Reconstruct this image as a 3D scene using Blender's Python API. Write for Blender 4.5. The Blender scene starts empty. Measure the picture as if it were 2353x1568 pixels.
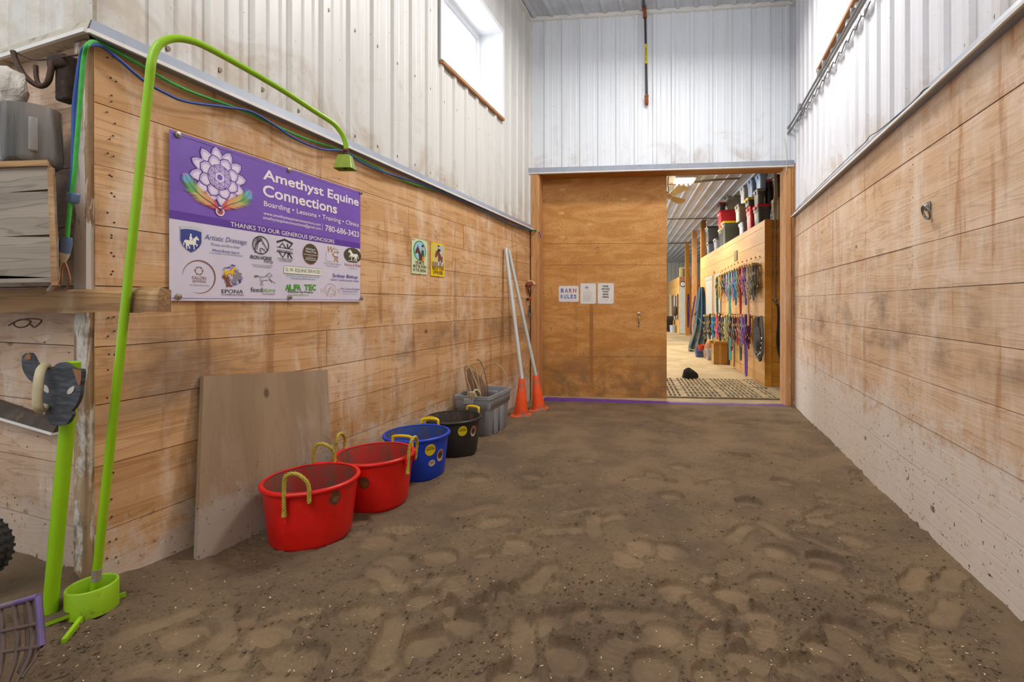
import bpy, bmesh, math, random
import numpy as np
from mathutils import Vector, Matrix

random.seed(7)
S = bpy.context.scene
COL = S.collection
PI = math.pi

# ------------------------------------------------------------------ camera
F, PX, PY, H = 1120.0, 1320.0, 697.0, 1.28          # focal length (px of a 2353 px frame), principal point, eye height
YAW = math.atan((1603 - PX) / F)                    # the lane runs along +Y, the camera is turned left of it
CA, SA = math.cos(YAW), math.sin(YAW)
RV, FV, UV = Vector((CA, SA, 0)), Vector((-SA, CA, 0)), Vector((0, 0, 1))
CAM = Vector((0, 0, H))
cam_data = bpy.data.cameras.new('camera')
cam_data.sensor_fit = 'HORIZONTAL'; cam_data.sensor_width = 36
cam_data.lens = 36 * F / 2353
cam_data.shift_x = (1176.5 - PX) / 2353
cam_data.shift_y = (PY - 784) / 2353
cam_data.clip_start = 0.05; cam_data.clip_end = 200
cam = bpy.data.objects.new('camera', cam_data); COL.objects.link(cam)
cam.location = CAM; cam.rotation_euler = (PI / 2, 0, YAW)
S.camera = cam

# ------------------------------------------------------------------ daylight, added fill lights, exposure
S.view_settings.view_transform = 'Standard'; S.view_settings.look = 'None'
S.view_settings.gamma = 1.0; S.view_settings.use_curve_mapping = False
S.view_settings.exposure = 0.27
W = bpy.data.worlds.new('sky'); S.world = W; W.use_nodes = True
W.node_tree.nodes['Background'].inputs[0].default_value = (0.90, 0.95, 1.0, 1)
nt_ = W.node_tree                                        # overcast sky, brighter on the far side of the building
tc_ = nt_.nodes.new('ShaderNodeTexCoord'); sx_ = nt_.nodes.new('ShaderNodeSeparateXYZ'); mr_ = nt_.nodes.new('ShaderNodeMapRange')
nt_.links.new(tc_.outputs['Generated'], sx_.inputs[0]); nt_.links.new(sx_.outputs['Y'], mr_.inputs[0])
mr_.inputs[1].default_value = -0.1; mr_.inputs[2].default_value = 0.6; mr_.inputs[3].default_value = 0.66; mr_.inputs[4].default_value = 2.2
nt_.links.new(mr_.outputs[0], nt_.nodes['Background'].inputs[1])

def area(name, loc, target, sx, sy, power, col=(1, 1, 1)):
    l = bpy.data.lights.new(name, 'AREA'); l.shape = 'RECTANGLE'; l.size = sx; l.size_y = sy
    l.energy = power; l.color = col
    o = bpy.data.objects.new(name, l); COL.objects.link(o); o.location = loc
    o.rotation_euler = (Vector(target) - Vector(loc)).to_track_quat('-Z', 'Y').to_euler()
    return o
area('fill_behind_camera', (-1.2, -1.5, 4.9), (-0.6, 3.5, 0.3), 2.2, 2.2, 90, (1, 0.97, 0.93))  # added soft fill, unseen, high behind the camera
area('added_top_light', (0.0, 4.3, 4.93), (0.0, 3.2, 0), 0.8, 0.8, 105, (1, 0.97, 0.94))  # added overhead light out of view, gives the lane more directional shadows
area('window_daylight', (-2.8, 5.05, 4.3), (0.5, 5.05, 3.9), 2.4, 2.2, 62, (0.93, 0.97, 1))
area('window_daylight', (1.85, 5.2, 4.6), (-0.5, 5.2, 4.2), 2.4, 2.2, 36, (0.93, 0.97, 1))

# ------------------------------------------------------------------ pixel -> point on a real plane
def ray(x, y): return RV * ((x - PX) / F) + FV + UV * ((PY - y) / F)
def dep(x, y, d): return CAM + ray(x, y) * d
def onx(x, y, X): r = ray(x, y); return CAM + r * (X / r.x)
def onz(x, y, Z): r = ray(x, y); return CAM + r * ((Z - H) / r.z)
def onpl(x, y, P, n): r = ray(x, y); return CAM + r * ((P - CAM).dot(n) / r.dot(n))

XL, XR = -2.14, 1.17                                # faces of the two plank walls
PL = dep(1222, 697, 6.43); PL.z = 0
PR = dep(1815, 697, 6.08); PR.z = 0
E1 = (PR - PL).normalized()                         # along the back wall; the barn behind is square to it
E2 = Vector((-E1.y, E1.x, 0))
BANG = math.atan2(E1.y, E1.x)
def B(s, t, z): return PL + E1 * s + E2 * t + UV * z            # barn frame
def bt(x, y, t): return onpl(x, y, PL + E2 * t, E2)             # pixel on the barn plane at distance t behind the back wall
def st(p): d = p - PL; return d.dot(E1), d.dot(E2), p.z
RB = Matrix.Rotation(BANG, 3, 'Z')

# ------------------------------------------------------------------ mesh builder
class MB:
    def __init__(s): s.v = []; s.f = []; s.m = []; s.s = []
    def add(s, vs, fs, mi=0, sm=False):
        b = len(s.v); s.v += [tuple(v) for v in vs]
        for f in fs: s.f.append([b + i for i in f]); s.m.append(mi); s.s.append(sm)
    def hexa(s, p, mi=0):
        s.add(p, [(0, 3, 2, 1), (4, 5, 6, 7), (0, 1, 5, 4), (1, 2, 6, 5), (2, 3, 7, 6), (3, 0, 4, 7)], mi)
    def box(s, a, b, mi=0):
        (x0, y0, z0), (x1, y1, z1) = a, b
        s.hexa([(x0, y0, z0), (x1, y0, z0), (x1, y1, z0), (x0, y1, z0), (x0, y0, z1), (x1, y0, z1), (x1, y1, z1), (x0, y1, z1)], mi)
    def obox(s, O, U, V, N, mi=0):                      # box from corner O with edge vectors
        O, U, V, N = Vector(O), Vector(U), Vector(V), Vector(N)
        s.hexa([O, O + U, O + U + V, O + V, O + N, O + U + N, O + U + V + N, O + V + N], mi)
    def cbox(s, c, sz, R=None, mi=0, ch=0.0):           # centred box, optional rotation and chamfer
        h = Vector(sz) / 2; c = Vector(c); R = R or Matrix.Identity(3)
        if ch <= 0:
            p = [Vector((x * h.x, y * h.y, z * h.z)) for z in (-1, 1) for (x, y) in ((-1, -1), (1, -1), (1, 1), (-1, 1))]
            s.hexa([c + R @ q for q in p], mi); return
        bm = bmesh.new(); bmesh.ops.create_cube(bm, size=1)
        for v in bm.verts: v.co = Vector((v.co.x * sz[0], v.co.y * sz[1], v.co.z * sz[2]))
        bmesh.ops.bevel(bm, geom=bm.edges[:], offset=ch, segments=2, affect='EDGES', profile=0.5)
        s.bm(bm, lambda q: c + R @ q, mi, True); bm.free()
    def bm(s, bm, fn=lambda q: q, mi=0, sm=False):
        bm.verts.index_update()
        s.add([fn(v.co) for v in bm.verts], [[v.index for v in f.verts] for f in bm.faces], mi, sm)
    def tube(s, pts, r, n=8, mi=0, closed=False, sm=True, cap=True, flat=1.0, up=None):
        pts = [Vector(p) for p in pts]; k = len(pts)
        rs = list(r) if hasattr(r, '__len__') else [r] * k
        tan = []
        for i in range(k):
            a = pts[(i - 1) % k] if (closed or i > 0) else pts[i]
            b = pts[(i + 1) % k] if (closed or i < k - 1) else pts[i]
            t = (b - a); tan.append(t.normalized() if t.length > 1e-9 else Vector((0, 0, 1)))
        u = Vector(up) if up is not None else (Vector((0, 0, 1)) if abs(tan[0].z) < 0.9 else Vector((1, 0, 0)))
        vs = []
        for i in range(k):
            t = tan[i]; u = u - t * u.dot(t)
            if u.length < 1e-6: u = t.orthogonal()
            u.normalize(); w = t.cross(u)
            for j in range(n):
                a = 2 * PI * j / n
                vs.append(pts[i] + (u * math.cos(a) * flat + w * math.sin(a)) * rs[i])
        fs = []
        for i in range(k if closed else k - 1):
            for j in range(n):
                a, b = i * n, ((i + 1) % k) * n
                fs.append((a + j, a + (j + 1) % n, b + (j + 1) % n, b + j))
        if not closed and cap:
            fs.append(tuple(range(n - 1, -1, -1))); fs.append(tuple((k - 1) * n + j for j in range(n)))
        s.add(vs, fs, mi, sm)
    def strap(s, pts, w, t, side, mi=0):                # flat band: width vector side*w, thickness t
        s.tube(pts, [w / 2] * len(pts), 8, mi, flat=t / w, up=side.cross(Vector(pts[1]) - Vector(pts[0])) if side is not None else None)
    def lathe(s, prof, n=32, c=(0, 0, 0), sx=1, sy=1, mi=0, sm=True, R=None, cap0=False, cap1=False):
        c = Vector(c); R = R or Matrix.Identity(3); vs = []
        for (r, z) in prof:
            for j in range(n):
                a = 2 * PI * j / n
                vs.append(c + R @ Vector((r * math.cos(a) * sx, r * math.sin(a) * sy, z)))
        fs = [(i * n + j, i * n + (j + 1) % n, (i + 1) * n + (j + 1) % n, (i + 1) * n + j) for i in range(len(prof) - 1) for j in range(n)]
        if cap0: fs.append(tuple(range(n - 1, -1, -1)))
        if cap1: fs.append(tuple((len(prof) - 1) * n + j for j in range(n)))
        s.add(vs, fs, mi, sm)
    def prism(s, poly, O, U, V, th, mi=0, sm=False):    # polygon in the U,V plane, thickness th along U x V, front face at O + N*th
        O, U, V = Vector(O), Vector(U), Vector(V); N = U.cross(V).normalized() * th
        n = len(poly)
        if sum(poly[i][0] * poly[(i + 1) % n][1] - poly[(i + 1) % n][0] * poly[i][1] for i in range(n)) < 0: poly = poly[::-1]
        a = [O + U * x + V * y for x, y in poly]
        vs = a + [p + N for p in a]
        fs = [tuple(range(n - 1, -1, -1)), tuple(range(n, 2 * n))] + [(i, (i + 1) % n, n + (i + 1) % n, n + i) for i in range(n)]
        s.add(vs, fs, mi, sm)
    def flat(s, poly, O, U, V, mi=0):
        O, U, V = Vector(O), Vector(U), Vector(V); n = len(poly)
        if sum(poly[i][0] * poly[(i + 1) % n][1] - poly[(i + 1) % n][0] * poly[i][1] for i in range(n)) < 0: poly = poly[::-1]
        s.add([O + U * x + V * y for x, y in poly], [tuple(range(n))], mi)
    def line(s, pts, w, O, U, V, mi=0, closed=False):   # a drawn line on a flat face
        k = len(pts); P = [Vector((x, y)) for x, y in pts]; ws = list(w) if hasattr(w, '__len__') else [w] * k
        vs = []
        for i in range(k):
            a = P[(i - 1) % k] if closed or i else P[i]; b = P[(i + 1) % k] if closed or i < k - 1 else P[i]
            t = (b - a); t = t.normalized() if t.length > 0 else Vector((1, 0)); nrm = Vector((-t.y, t.x)) * ws[i] / 2
            vs += [P[i] - nrm, P[i] + nrm]
        O, U, V = Vector(O), Vector(U), Vector(V)
        fs = [(2 * i, 2 * ((i + 1) % k), 2 * ((i + 1) % k) + 1, 2 * i + 1) for i in range(k if closed else k - 1)]
        s.add([O + U * q.x + V * q.y for q in vs], fs, mi)
    def ball(s, c, r, mi=0, n=10, sc=(1, 1, 1), R=None):
        m = max(4, n // 2)
        prof = [(max(1e-5, math.sin(PI * i / m)), -math.cos(PI * i / m)) for i in range(m + 1)]
        R = R or Matrix.Identity(3)
        D = Matrix.Diagonal(Vector(sc)) * r if False else Matrix(((sc[0] * r, 0, 0), (0, sc[1] * r, 0), (0, 0, sc[2] * r)))
        s.lathe(prof, n, c, mi=mi, R=R @ D)

WL = {}                                                 # world location of every parent
def obj(name, mb, mats, parent=None, world=True, keep=False, angle=62):
    if not isinstance(mats, (list, tuple)): mats = [mats]
    me = bpy.data.meshes.new(name)
    v = np.array(mb.v, dtype=float).reshape(-1, 3)
    off = Vector((0, 0, 0)); loc = Vector((0, 0, 0))
    if parent is not None:
        if world: off = WL[parent.name]
    elif not keep:
        lo, hi = v.min(0), v.max(0); loc = off = Vector(((lo[0] + hi[0]) / 2, (lo[1] + hi[1]) / 2, lo[2]))
    v = v - np.array(off)
    me.from_pydata(v.tolist(), [], mb.f)
    for m in mats: me.materials.append(m)
    me.polygons.foreach_set('material_index', mb.m)
    me.polygons.foreach_set('use_smooth', mb.s)
    me.update()
    if any(mb.s) and angle: me.set_sharp_from_angle(angle=math.radians(angle))
    o = bpy.data.objects.new(name, me); COL.objects.link(o)
    o.location = loc
    if parent is not None:
        o.parent = parent; WL[o.name] = Vector(WL[parent.name]) if world else Vector((0, 0, 0))
    else: WL[o.name] = Vector(loc)
    return o
def tag(o, label, cat, group=None, kind=None):
    o['label'] = label; o['category'] = cat
    if group: o['group'] = group
    if kind: o['kind'] = kind
    return o
def struct(name, mb, mats, parent=None, label=None, angle=62):
    o = obj(name, mb, mats, parent, keep=True, angle=angle)
    if parent is None:
        o['kind'] = 'structure'
        if label: o['label'] = label
    return o
def thing(name, label, cat, loc=(0, 0, 0), rz=0, group=None, kind=None):
    o = bpy.data.objects.new(name, None); COL.objects.link(o); o.empty_display_size = 0.1
    o.location = loc; o.rotation_euler = (0, 0, rz); WL[o.name] = Vector(loc)
    return tag(o, label, cat, group, kind)
def dup(root, loc=None, rz=None, label=None):
    r = root.copy(); COL.objects.link(r)
    if loc is not None: r.location = loc
    if rz is not None: r.rotation_euler = (0, 0, rz)
    if label: r['label'] = label
    WL[r.name] = Vector(r.location)
    for ch in list(root.children):
        c = ch.copy(); COL.objects.link(c); c.parent = r
        for g in list(ch.children):
            d = g.copy(); COL.objects.link(d); d.parent = c
    return r

# ------------------------------------------------------------------ materials
def hexc(h):
    h = h.lstrip('#'); c = [int(h[i:i + 2], 16) / 255 for i in (0, 2, 4)]
    return tuple((x / 12.92 if x <= 0.04045 else ((x + 0.055) / 1.055) ** 2.4) for x in c) + (1,)
class NT:
    def __init__(s, name, rough=0.6, metal=0.0):
        s.mat = bpy.data.materials.new(name); s.mat.use_nodes = True
        s.t = s.mat.node_tree; s.b = s.t.nodes['Principled BSDF']
        s.b.inputs['Roughness'].default_value = rough; s.b.inputs['Metallic'].default_value = metal
    def n(s, typ, **kw):
        nd = s.t.nodes.new(typ)
        for k, v in kw.items():
            if hasattr(nd, k) and not k.startswith('i_'): setattr(nd, k, v)
        return nd
    def put(s, sock, v):
        if hasattr(v, 'is_output'): s.t.links.new(v, sock)
        else: sock.default_value = v
    def coords(s, scale=(1, 1, 1), island=0.0, kind='Object'):
        o = s.n('ShaderNodeTexCoord').outputs[kind]
        if island:
            g = s.n('ShaderNodeNewGeometry').outputs['Random Per Island']
            m = s.n('ShaderNodeMath', operation='MULTIPLY'); s.put(m.inputs[0], g); m.inputs[1].default_value = island
            a = s.n('ShaderNodeVectorMath', operation='ADD'); s.put(a.inputs[0], o); s.put(a.inputs[1], m.outputs[0]); o = a.outputs[0]
        m = s.n('ShaderNodeMapping'); s.put(m.inputs['Vector'], o); m.inputs['Scale'].default_value = scale
        return m.outputs[0]
    def noise(s, vec, scale, detail=4, rough=0.55, dist=0.0):
        nd = s.n('ShaderNodeTexNoise'); s.put(nd.inputs['Vector'], vec)
        nd.inputs['Scale'].default_value = scale; nd.inputs['Detail'].default_value = detail
        nd.inputs['Roughness'].default_value = rough; nd.inputs['Distortion'].default_value = dist
        return nd.outputs['Fac']
    def ramp(s, fac, lo, hi, a=0.0, b=1.0):
        m = s.n('ShaderNodeMapRange'); s.put(m.inputs[0], fac)
        m.inputs[1].default_value = lo; m.inputs[2].default_value = hi; m.inputs[3].default_value = a; m.inputs[4].default_value = b
        m.interpolation_type = 'SMOOTHSTEP'
        return m.outputs[0]
    def math(s, op, a, b=0.0):
        m = s.n('ShaderNodeMath', operation=op); s.put(m.inputs[0], a); s.put(m.inputs[1], b); return m.outputs[0]
    def mix(s, fac, a, b, mode='MIX'):
        m = s.n('ShaderNodeMix', data_type='RGBA', blend_type=mode)
        s.put(m.inputs[0], fac); s.put(m.inputs[6], a); s.put(m.inputs[7], b); return m.outputs[2]
    def z(s):
        g = s.n('ShaderNodeNewGeometry'); x = s.n('ShaderNodeSeparateXYZ'); s.put(x.inputs[0], g.outputs['Position']); return x.outputs
    def bump(s, h, strength=0.3, dist=0.01, prev=None):
        b = s.n('ShaderNodeBump'); s.put(b.inputs['Height'], h)
        b.inputs['Strength'].default_value = strength; b.inputs['Distance'].default_value = dist
        if prev is not None: s.put(b.inputs['Normal'], prev)
        return b.outputs[0]
    def done(s, col, normal=None, rough=None):
        s.put(s.b.inputs['Base Color'], col)
        if normal is not None: s.put(s.b.inputs['Normal'], normal)
        if rough is not None: s.put(s.b.inputs['Roughness'], rough)
        return s.mat

def plain(name, col, rough=0.5, metal=0.0, var=0.15, vs=12, dirt=None, damt=0.5, ds=6, bump=0.0, bs=80, stretch=(1, 1, 1)):
    """painted / plastic / metal surface with tonal variation and optional dirt patches"""
    m = NT(name, rough, metal); c = hexc(col); v = m.coords(stretch)
    n = m.noise(v, vs, 5)
    out = m.mix(m.ramp(n, 0.3, 0.7), tuple(x * (1 - var) for x in c[:3]) + (1,), c)
    if dirt:
        d = m.noise(v, ds, 8, 0.68); out = m.mix(m.ramp(d, 0.72 - damt * 0.4, 0.85 - damt * 0.3), out, hexc(dirt))
    nb = m.bump(m.noise(v, bs, 4), bump, 0.004) if bump else None
    return m.done(out, nb)

def wood(name, light, mid, dark, axis=1, along=0.7, across=9, pale=None, pamt=0.4, stain=None, samt=0.3, low=None, lowz=(0.2, 0.9), lowt=0.72,
         rough=0.75, tone=0.25, ring=9, bump=0.25, drip=2.2, ringamt=0.5, dark_band=None, drips=None):
    m = NT(name, rough)
    sc = [across] * 3; sc[axis] = along
    v = m.coords(tuple(sc), island=31.0)
    base = m.noise(v, 1.0, 3, 0.5, 0.4)
    rg = m.math('FRACT', m.math('MULTIPLY', base, ring))
    rg = m.math('ABSOLUTE', m.math('SUBTRACT', rg, 0.5))
    fine_sc = [across * 9] * 3; fine_sc[axis] = along * 4
    fine = m.noise(m.coords(tuple(fine_sc), island=31.0), 1.0, 3, 0.6)
    col = m.mix(m.ramp(base, 0.32, 0.68), hexc(mid), hexc(light))
    col = m.mix(m.math('MULTIPLY', m.ramp(rg, 0.32, 0.5), ringamt), col, hexc(dark))
    col = m.mix(m.ramp(fine, 0.55, 0.8, 0, 0.28), col, hexc(dark))
    g = m.n('ShaderNodeNewGeometry').outputs['Random Per Island']
    col = m.mix(m.ramp(g, 0, 1, 0, tone), col, hexc(dark))
    w = m.coords((1, 1, 1))
    if drips:                                            # brown runs down the boards
        dv = m.coords((9, 9, 0.9)); d = m.noise(dv, 1.0, 6, 0.62)
        col = m.mix(m.ramp(d, 0.57, 0.66, 0, 0.65), col, hexc(drips))
    if pale:
        ps = m.coords((drip * 2.0, drip * 2.0, drip * 0.75)); p = m.noise(ps, 1.0, 10, 0.70, 0.35)
        p2 = m.noise(m.coords((30, 30, 4)), 1.0, 4, 0.6); p = m.math('ADD', p, m.math('MULTIPLY', m.math('SUBTRACT', p2, 0.5), 0.10))
        col = m.mix(m.ramp(p, 0.66 - pamt * 0.45, 0.86 - pamt * 0.3, 0, 0.62), col, hexc(pale))
    if stain:
        q = m.noise(w, 2.3, 7, 0.6, 0.8)
        col = m.mix(m.ramp(q, 0.68 - samt * 0.4, 0.82 - samt * 0.3, 0, 0.6), col, hexc(stain))
    if dark_band:                                        # grime rubbed on at horse-shoulder height
        z = m.z()[2]; k = m.math('MULTIPLY', m.ramp(z, dark_band[0], dark_band[0] + 0.15), m.ramp(z, dark_band[1], dark_band[1] - 0.15))
        q = m.noise(m.coords((1, 1.3, 2)), 1.6, 5, 0.6)
        col = m.mix(m.math('MULTIPLY', k, m.ramp(q, 0.44, 0.68, 0, 0.62)), col, hexc('#6f5a4a'))
    if low:                                              # whitewash and dust near the ground
        z = m.z()[2]; q = m.noise(w, 6.5, 10, 0.78, 0.4)
        k = m.math('ADD', m.ramp(z, lowz[1], lowz[0], 0, 0.45), q)
        col = m.mix(m.ramp(k, lowt, lowt + 0.2, 0, 0.85), col, hexc(low))
        sp = m.noise(w, 38, 5, 0.6); k2 = m.math('MULTIPLY', m.ramp(z, lowz[1], lowz[0]), m.ramp(sp, 0.62, 0.68))
        col = m.mix(k2, col, hexc('#4a3a2b'))
    kn = m.n('ShaderNodeTexVoronoi'); ks = [2.1] * 3; ks[axis] = 1.3
    m.put(kn.inputs['Vector'], m.coords(tuple(ks), island=17.0)); kn.inputs['Scale'].default_value = 1.6
    col = m.mix(m.ramp(kn.outputs['Distance'], 0.075, 0.03, 0, 0.75), col, hexc('#4b3220'))
    nb = m.bump(m.math('ADD', fine, m.math('MULTIPLY', rg, 0.6)), bump, 0.004)
    return m.done(col, nb)
# ------------------------------------------------------------------ shared materials
wood_left = wood('planks_left', '#dcb080', '#c69660', '#9b6e3f', 1, pale='#ead9c6', pamt=0.46, stain='#a67c54', samt=0.20, low='#cbbcae', lowz=(0.0, 0.75), lowt=0.66, drips='#96622f', dark_band=(0.75, 1.3))
wood_right = wood('planks_right', '#e2c2a2', '#d4ae89', '#ad8a69', 1, pale='#efe0d0', pamt=0.53, stain='#b08a66', samt=0.24, low='#e2d8ce', lowz=(0.2, 1.05), lowt=0.62, drips='#b0784a', dark_band=(0.9, 1.42))
wood_stub = wood('planks_grey', '#d0b297', '#bb997c', '#94745a', 0, pale='#e2d6ca', pamt=0.42, stain='#6f5a48', samt=0.35, low='#b9a796', lowz=(0.3, 0.8))
wood_post = wood('post_wood', '#d09c64', '#bd8550', '#8f6038', 2, along=0.6, across=7, pale='#cbb59c', pamt=0.3, stain='#7a5a3d', samt=0.25)
wood_beam = wood('beam_wood', '#b97d36', '#a3691f', '#7b4c17', 0, along=0.6, across=8)
wood_tack = wood('tack_boards', '#d9ae68', '#c99847', '#a87a37', 0, along=0.5, across=6, rough=0.5, tone=0.15, ringamt=0.25)
wood_amber = wood('amber_boards', '#c98a2c', '#b57417', '#8f5a12', 0, along=0.5, across=6, rough=0.5, tone=0.2, ringamt=0.25)
wood_grey = wood('weathered_wood', '#a99c8c', '#8d8072', '#5f5548', 0, along=0.8, across=12, tone=0.3)
wood_rough = wood('rough_sawn', '#b99160', '#9c7148', '#6f4f33', 0, along=0.8, across=11, pale='#cdb591', pamt=0.3, stain='#6a4d36', samt=0.3, bump=0.6)
wood_dusty = wood('dusty_board', '#a68c6e', '#957b5f', '#79634c', 2, along=0.7, across=5, pale='#b3a596', pamt=0.36, stain='#6b5442', samt=0.3, low='#a79a8c', lowz=(0.2, 0.7), ringamt=0.15)

def siding_mat(name, base, dirty, amount=0.5, zlo=2.3, zhi=2.9):
    m = NT(name, 0.42); c = hexc(base)
    v = m.coords((1, 1, 1)); st_ = m.coords((13, 13, 0.7))
    d = m.noise(st_, 1.0, 6, 0.6); e = m.noise(v, 2.2, 8, 0.66, 0.7)
    z = m.z()[2]
    col = m.mix(m.ramp(d, 0.52, 0.72, 0, 0.28 * amount), c, hexc(dirty))
    k = m.math('ADD', e, m.ramp(z, zhi, zlo, 0, 0.20))
    col = m.mix(m.ramp(k, 0.58, 0.85, 0, 0.8 * amount), col, hexc(dirty))
    sp = m.noise(v, 55, 3, 0.5); col = m.mix(m.ramp(sp, 0.70, 0.74, 0, 0.5), col, hexc('#6a5740'))
    return m.done(col, m.bump(m.noise(st_, 1.0, 2), 0.05, 0.003))
siding_l = siding_mat('siding_white', '#d4d3ce', '#a58a63', 0.75, 2.25, 2.9)
siding_r = siding_mat('siding_right', '#dcdde3', '#b39a78', 0.6, 2.35, 2.9)
siding_b = siding_mat('siding_back', '#dde2e8', '#9a8468', 0.6, 2.95, 3.6)
siding_c = siding_mat('siding_ceiling', '#c3cad2', '#8d8070', 0.35, 8, 9)
white_trim = plain('trim_metal', '#9aa0ad', 0.4, 0.1, 0.12, 9, '#7d6a50', 0.25, 5)
white_lip = plain('trim_lip', '#e6e4df', 0.4, 0.0, 0.1, 9, '#8d7a60', 0.12, 7)
white_vinyl = plain('white_vinyl', '#eef0f4', 0.35, 0, 0.05, 6, '#7b7f94', 0.02, 30)
dark_gap = plain('dark_gap', '#2a2018', 0.9)
nail_mat = plain('rusty_nail', '#3a2a20', 0.7)
screw_mat = plain('siding_screw', '#7a6c58', 0.5, 0.3)

# ------------------------------------------------------------------ plank walls
rnd = random.Random(3)
def planks(mb, P, U, N, length, seams, joints, th=0.035, gap=0.003, mi=0):
    """horizontal boards: P start on the face at z=0, U along, N into the wall"""
    for i in range(len(seams) - 1):
        z0, z1 = seams[i], seams[i + 1]
        js = [0] + sorted(joints[i % len(joints)]) + [length]
        for a, b in zip(js[:-1], js[1:]):
            o = rnd.uniform(-0.0005, 0.0035)
            mb.obox(P + U * (a + gap / 2) + UV * (z0 + gap / 2) + N * o, U * (b - a - gap), UV * (z1 - z0 - gap), N * th, mi)
def dots(mb, pts, U, N, r, h, mi):
    for p in pts:
        V = N.cross(U)
        mb.prism([(r * math.cos(2 * PI * k / 6), r * math.sin(2 * PI * k / 6)) for k in range(6)], p - N * 0.0, U, V, -h if (U.cross(V)).dot(N) < 0 else h, mi)

YB_L = PL.y + 0.03                                             # back end of the left wall
YS = 1.300                                              # front corner of the left wall
X_, Y_ = Vector((1, 0, 0)), Vector((0, 1, 0))
mb = MB()
LZ = [-0.1, 0.2, 0.43, 0.676, 0.905, 1.118, 1.344, 1.567, 1.79, 2.018, 2.245]
planks(mb, Vector((XL, YS, 0)), Y_, -X_, YB_L - YS, LZ, [[], [3.9], [], [], [1.15], [], [], [], [2.9], []])
mb.box((XL - 0.06, YS, -0.1), (XL - 0.042, YB_L, 2.24), 1)
npts = []
for yy, n in ((1.345, 1), (1.36, 1), (3.70, 1), (3.71, 1), (2.55, 0)):
    for i in range(len(LZ) - 1):
        for k in range(3 if n else 2):
            npts.append(Vector((XL, yy + rnd.uniform(-0.008, 0.008), LZ[i] + (k + 0.5) * (LZ[i + 1] - LZ[i]) / 3 + rnd.uniform(-.02, .02))))
dots(mb, npts, Y_, X_, 0.0036, 0.0008, 2)
struct('wall_left', mb, [wood_left, dark_gap, nail_mat])

mb = MB()
RZ = [-0.1, 0.13, 0.373, 0.62, 0.864, 1.107, 1.356, 1.60, 1.845, 2.098, 2.34]
YR0 = -2.2; YB_R = PR.y + 0.02
planks(mb, Vector((XR, YR0, 0)), Y_, X_, YB_R - YR0, RZ, [[5.33], [2.6, 7.2], [5.33], [7.22], [5.33], [2.9, 7.23], [5.33], [2.4], [], []])
mb.box((XR + 0.042, YR0, -0.1), (XR + 0.06, YB_R, 2.33), 1)
npts = []
for yy in (3.12, 3.15, 5.05, 1.2, 1.7):
    for i in range(len(RZ) - 1):
        for k in range(3):
            npts.append(Vector((XR, yy + rnd.uniform(-0.008, 0.008), RZ[i] + (k + 0.5) * 0.082 + rnd.uniform(-.02, .02))))
dots(mb, npts, Y_, -X_, 0.0036, 0.0008, 2)
struct('wall_right', mb, [wood_right, dark_gap, nail_mat])

# the arena wall turns the corner to the left
UDL = Vector((-1, 0.1, 0)).normalized(); NDL = Vector((0.1, 1, 0)).normalized()   # along, into the wall
C0 = Vector((XL, YS, 0))
mb = MB()
planks(mb, C0 + UDL * 0.085, UDL, NDL, 3.2, [-0.1, 0.2, 0.44, 0.67, 0.9, 1.12, 1.344, 1.567, 1.79, 2.018, 2.245], [[], [1.4], [], [2.0]])
mb.obox(C0 + NDL * 0.042 + UDL * 0.05, UDL * 3.2, UV * 2.24, NDL * 0.02, 1)
npts = [C0 + UDL * (0.12 + rnd.uniform(-.01, .01)) + UV * (0.25 + 0.078 * k) for k in range(25)] + [C0 + UDL * rnd.uniform(.15, .6) + UV * rnd.uniform(.3, 2) for k in range(30)]
dots(mb, npts, UDL, -NDL, 0.0036, 0.0008, 2)
struct('wall_arena', mb, [wood_stub, dark_gap, nail_mat])
# corner board with peeling paint
m = NT('peeling_paint', 0.8); v = m.coords((7, 7, 1.6)); n1 = m.noise(v, 1.0, 8, 0.62, 0.5); wv = m.coords((30, 30, 1.5))
c = m.mix(m.ramp(m.noise(wv, 1, 4), 0.35, 0.65), hexc('#86684a'), hexc('#a98d6c'))
c = m.mix(m.ramp(n1, 0.50, 0.54), c, hexc('#cfc8bd')); c = m.mix(m.ramp(m.noise(m.coords((3, 3, 3)), 1.3, 7, 0.7), 0.5, 0.66, 0, 0.8), c, hexc('#54402e'))
peel = m.done(c, m.bump(n1, 0.5, 0.004))
mb = MB()
mb.obox(C0 - NDL * 0.022 + UDL * 0.006 + UV * 0.05, UDL * 0.075, UV * 2.185, NDL * 0.026, 0)
struct('trim_1', mb, peel)

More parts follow.
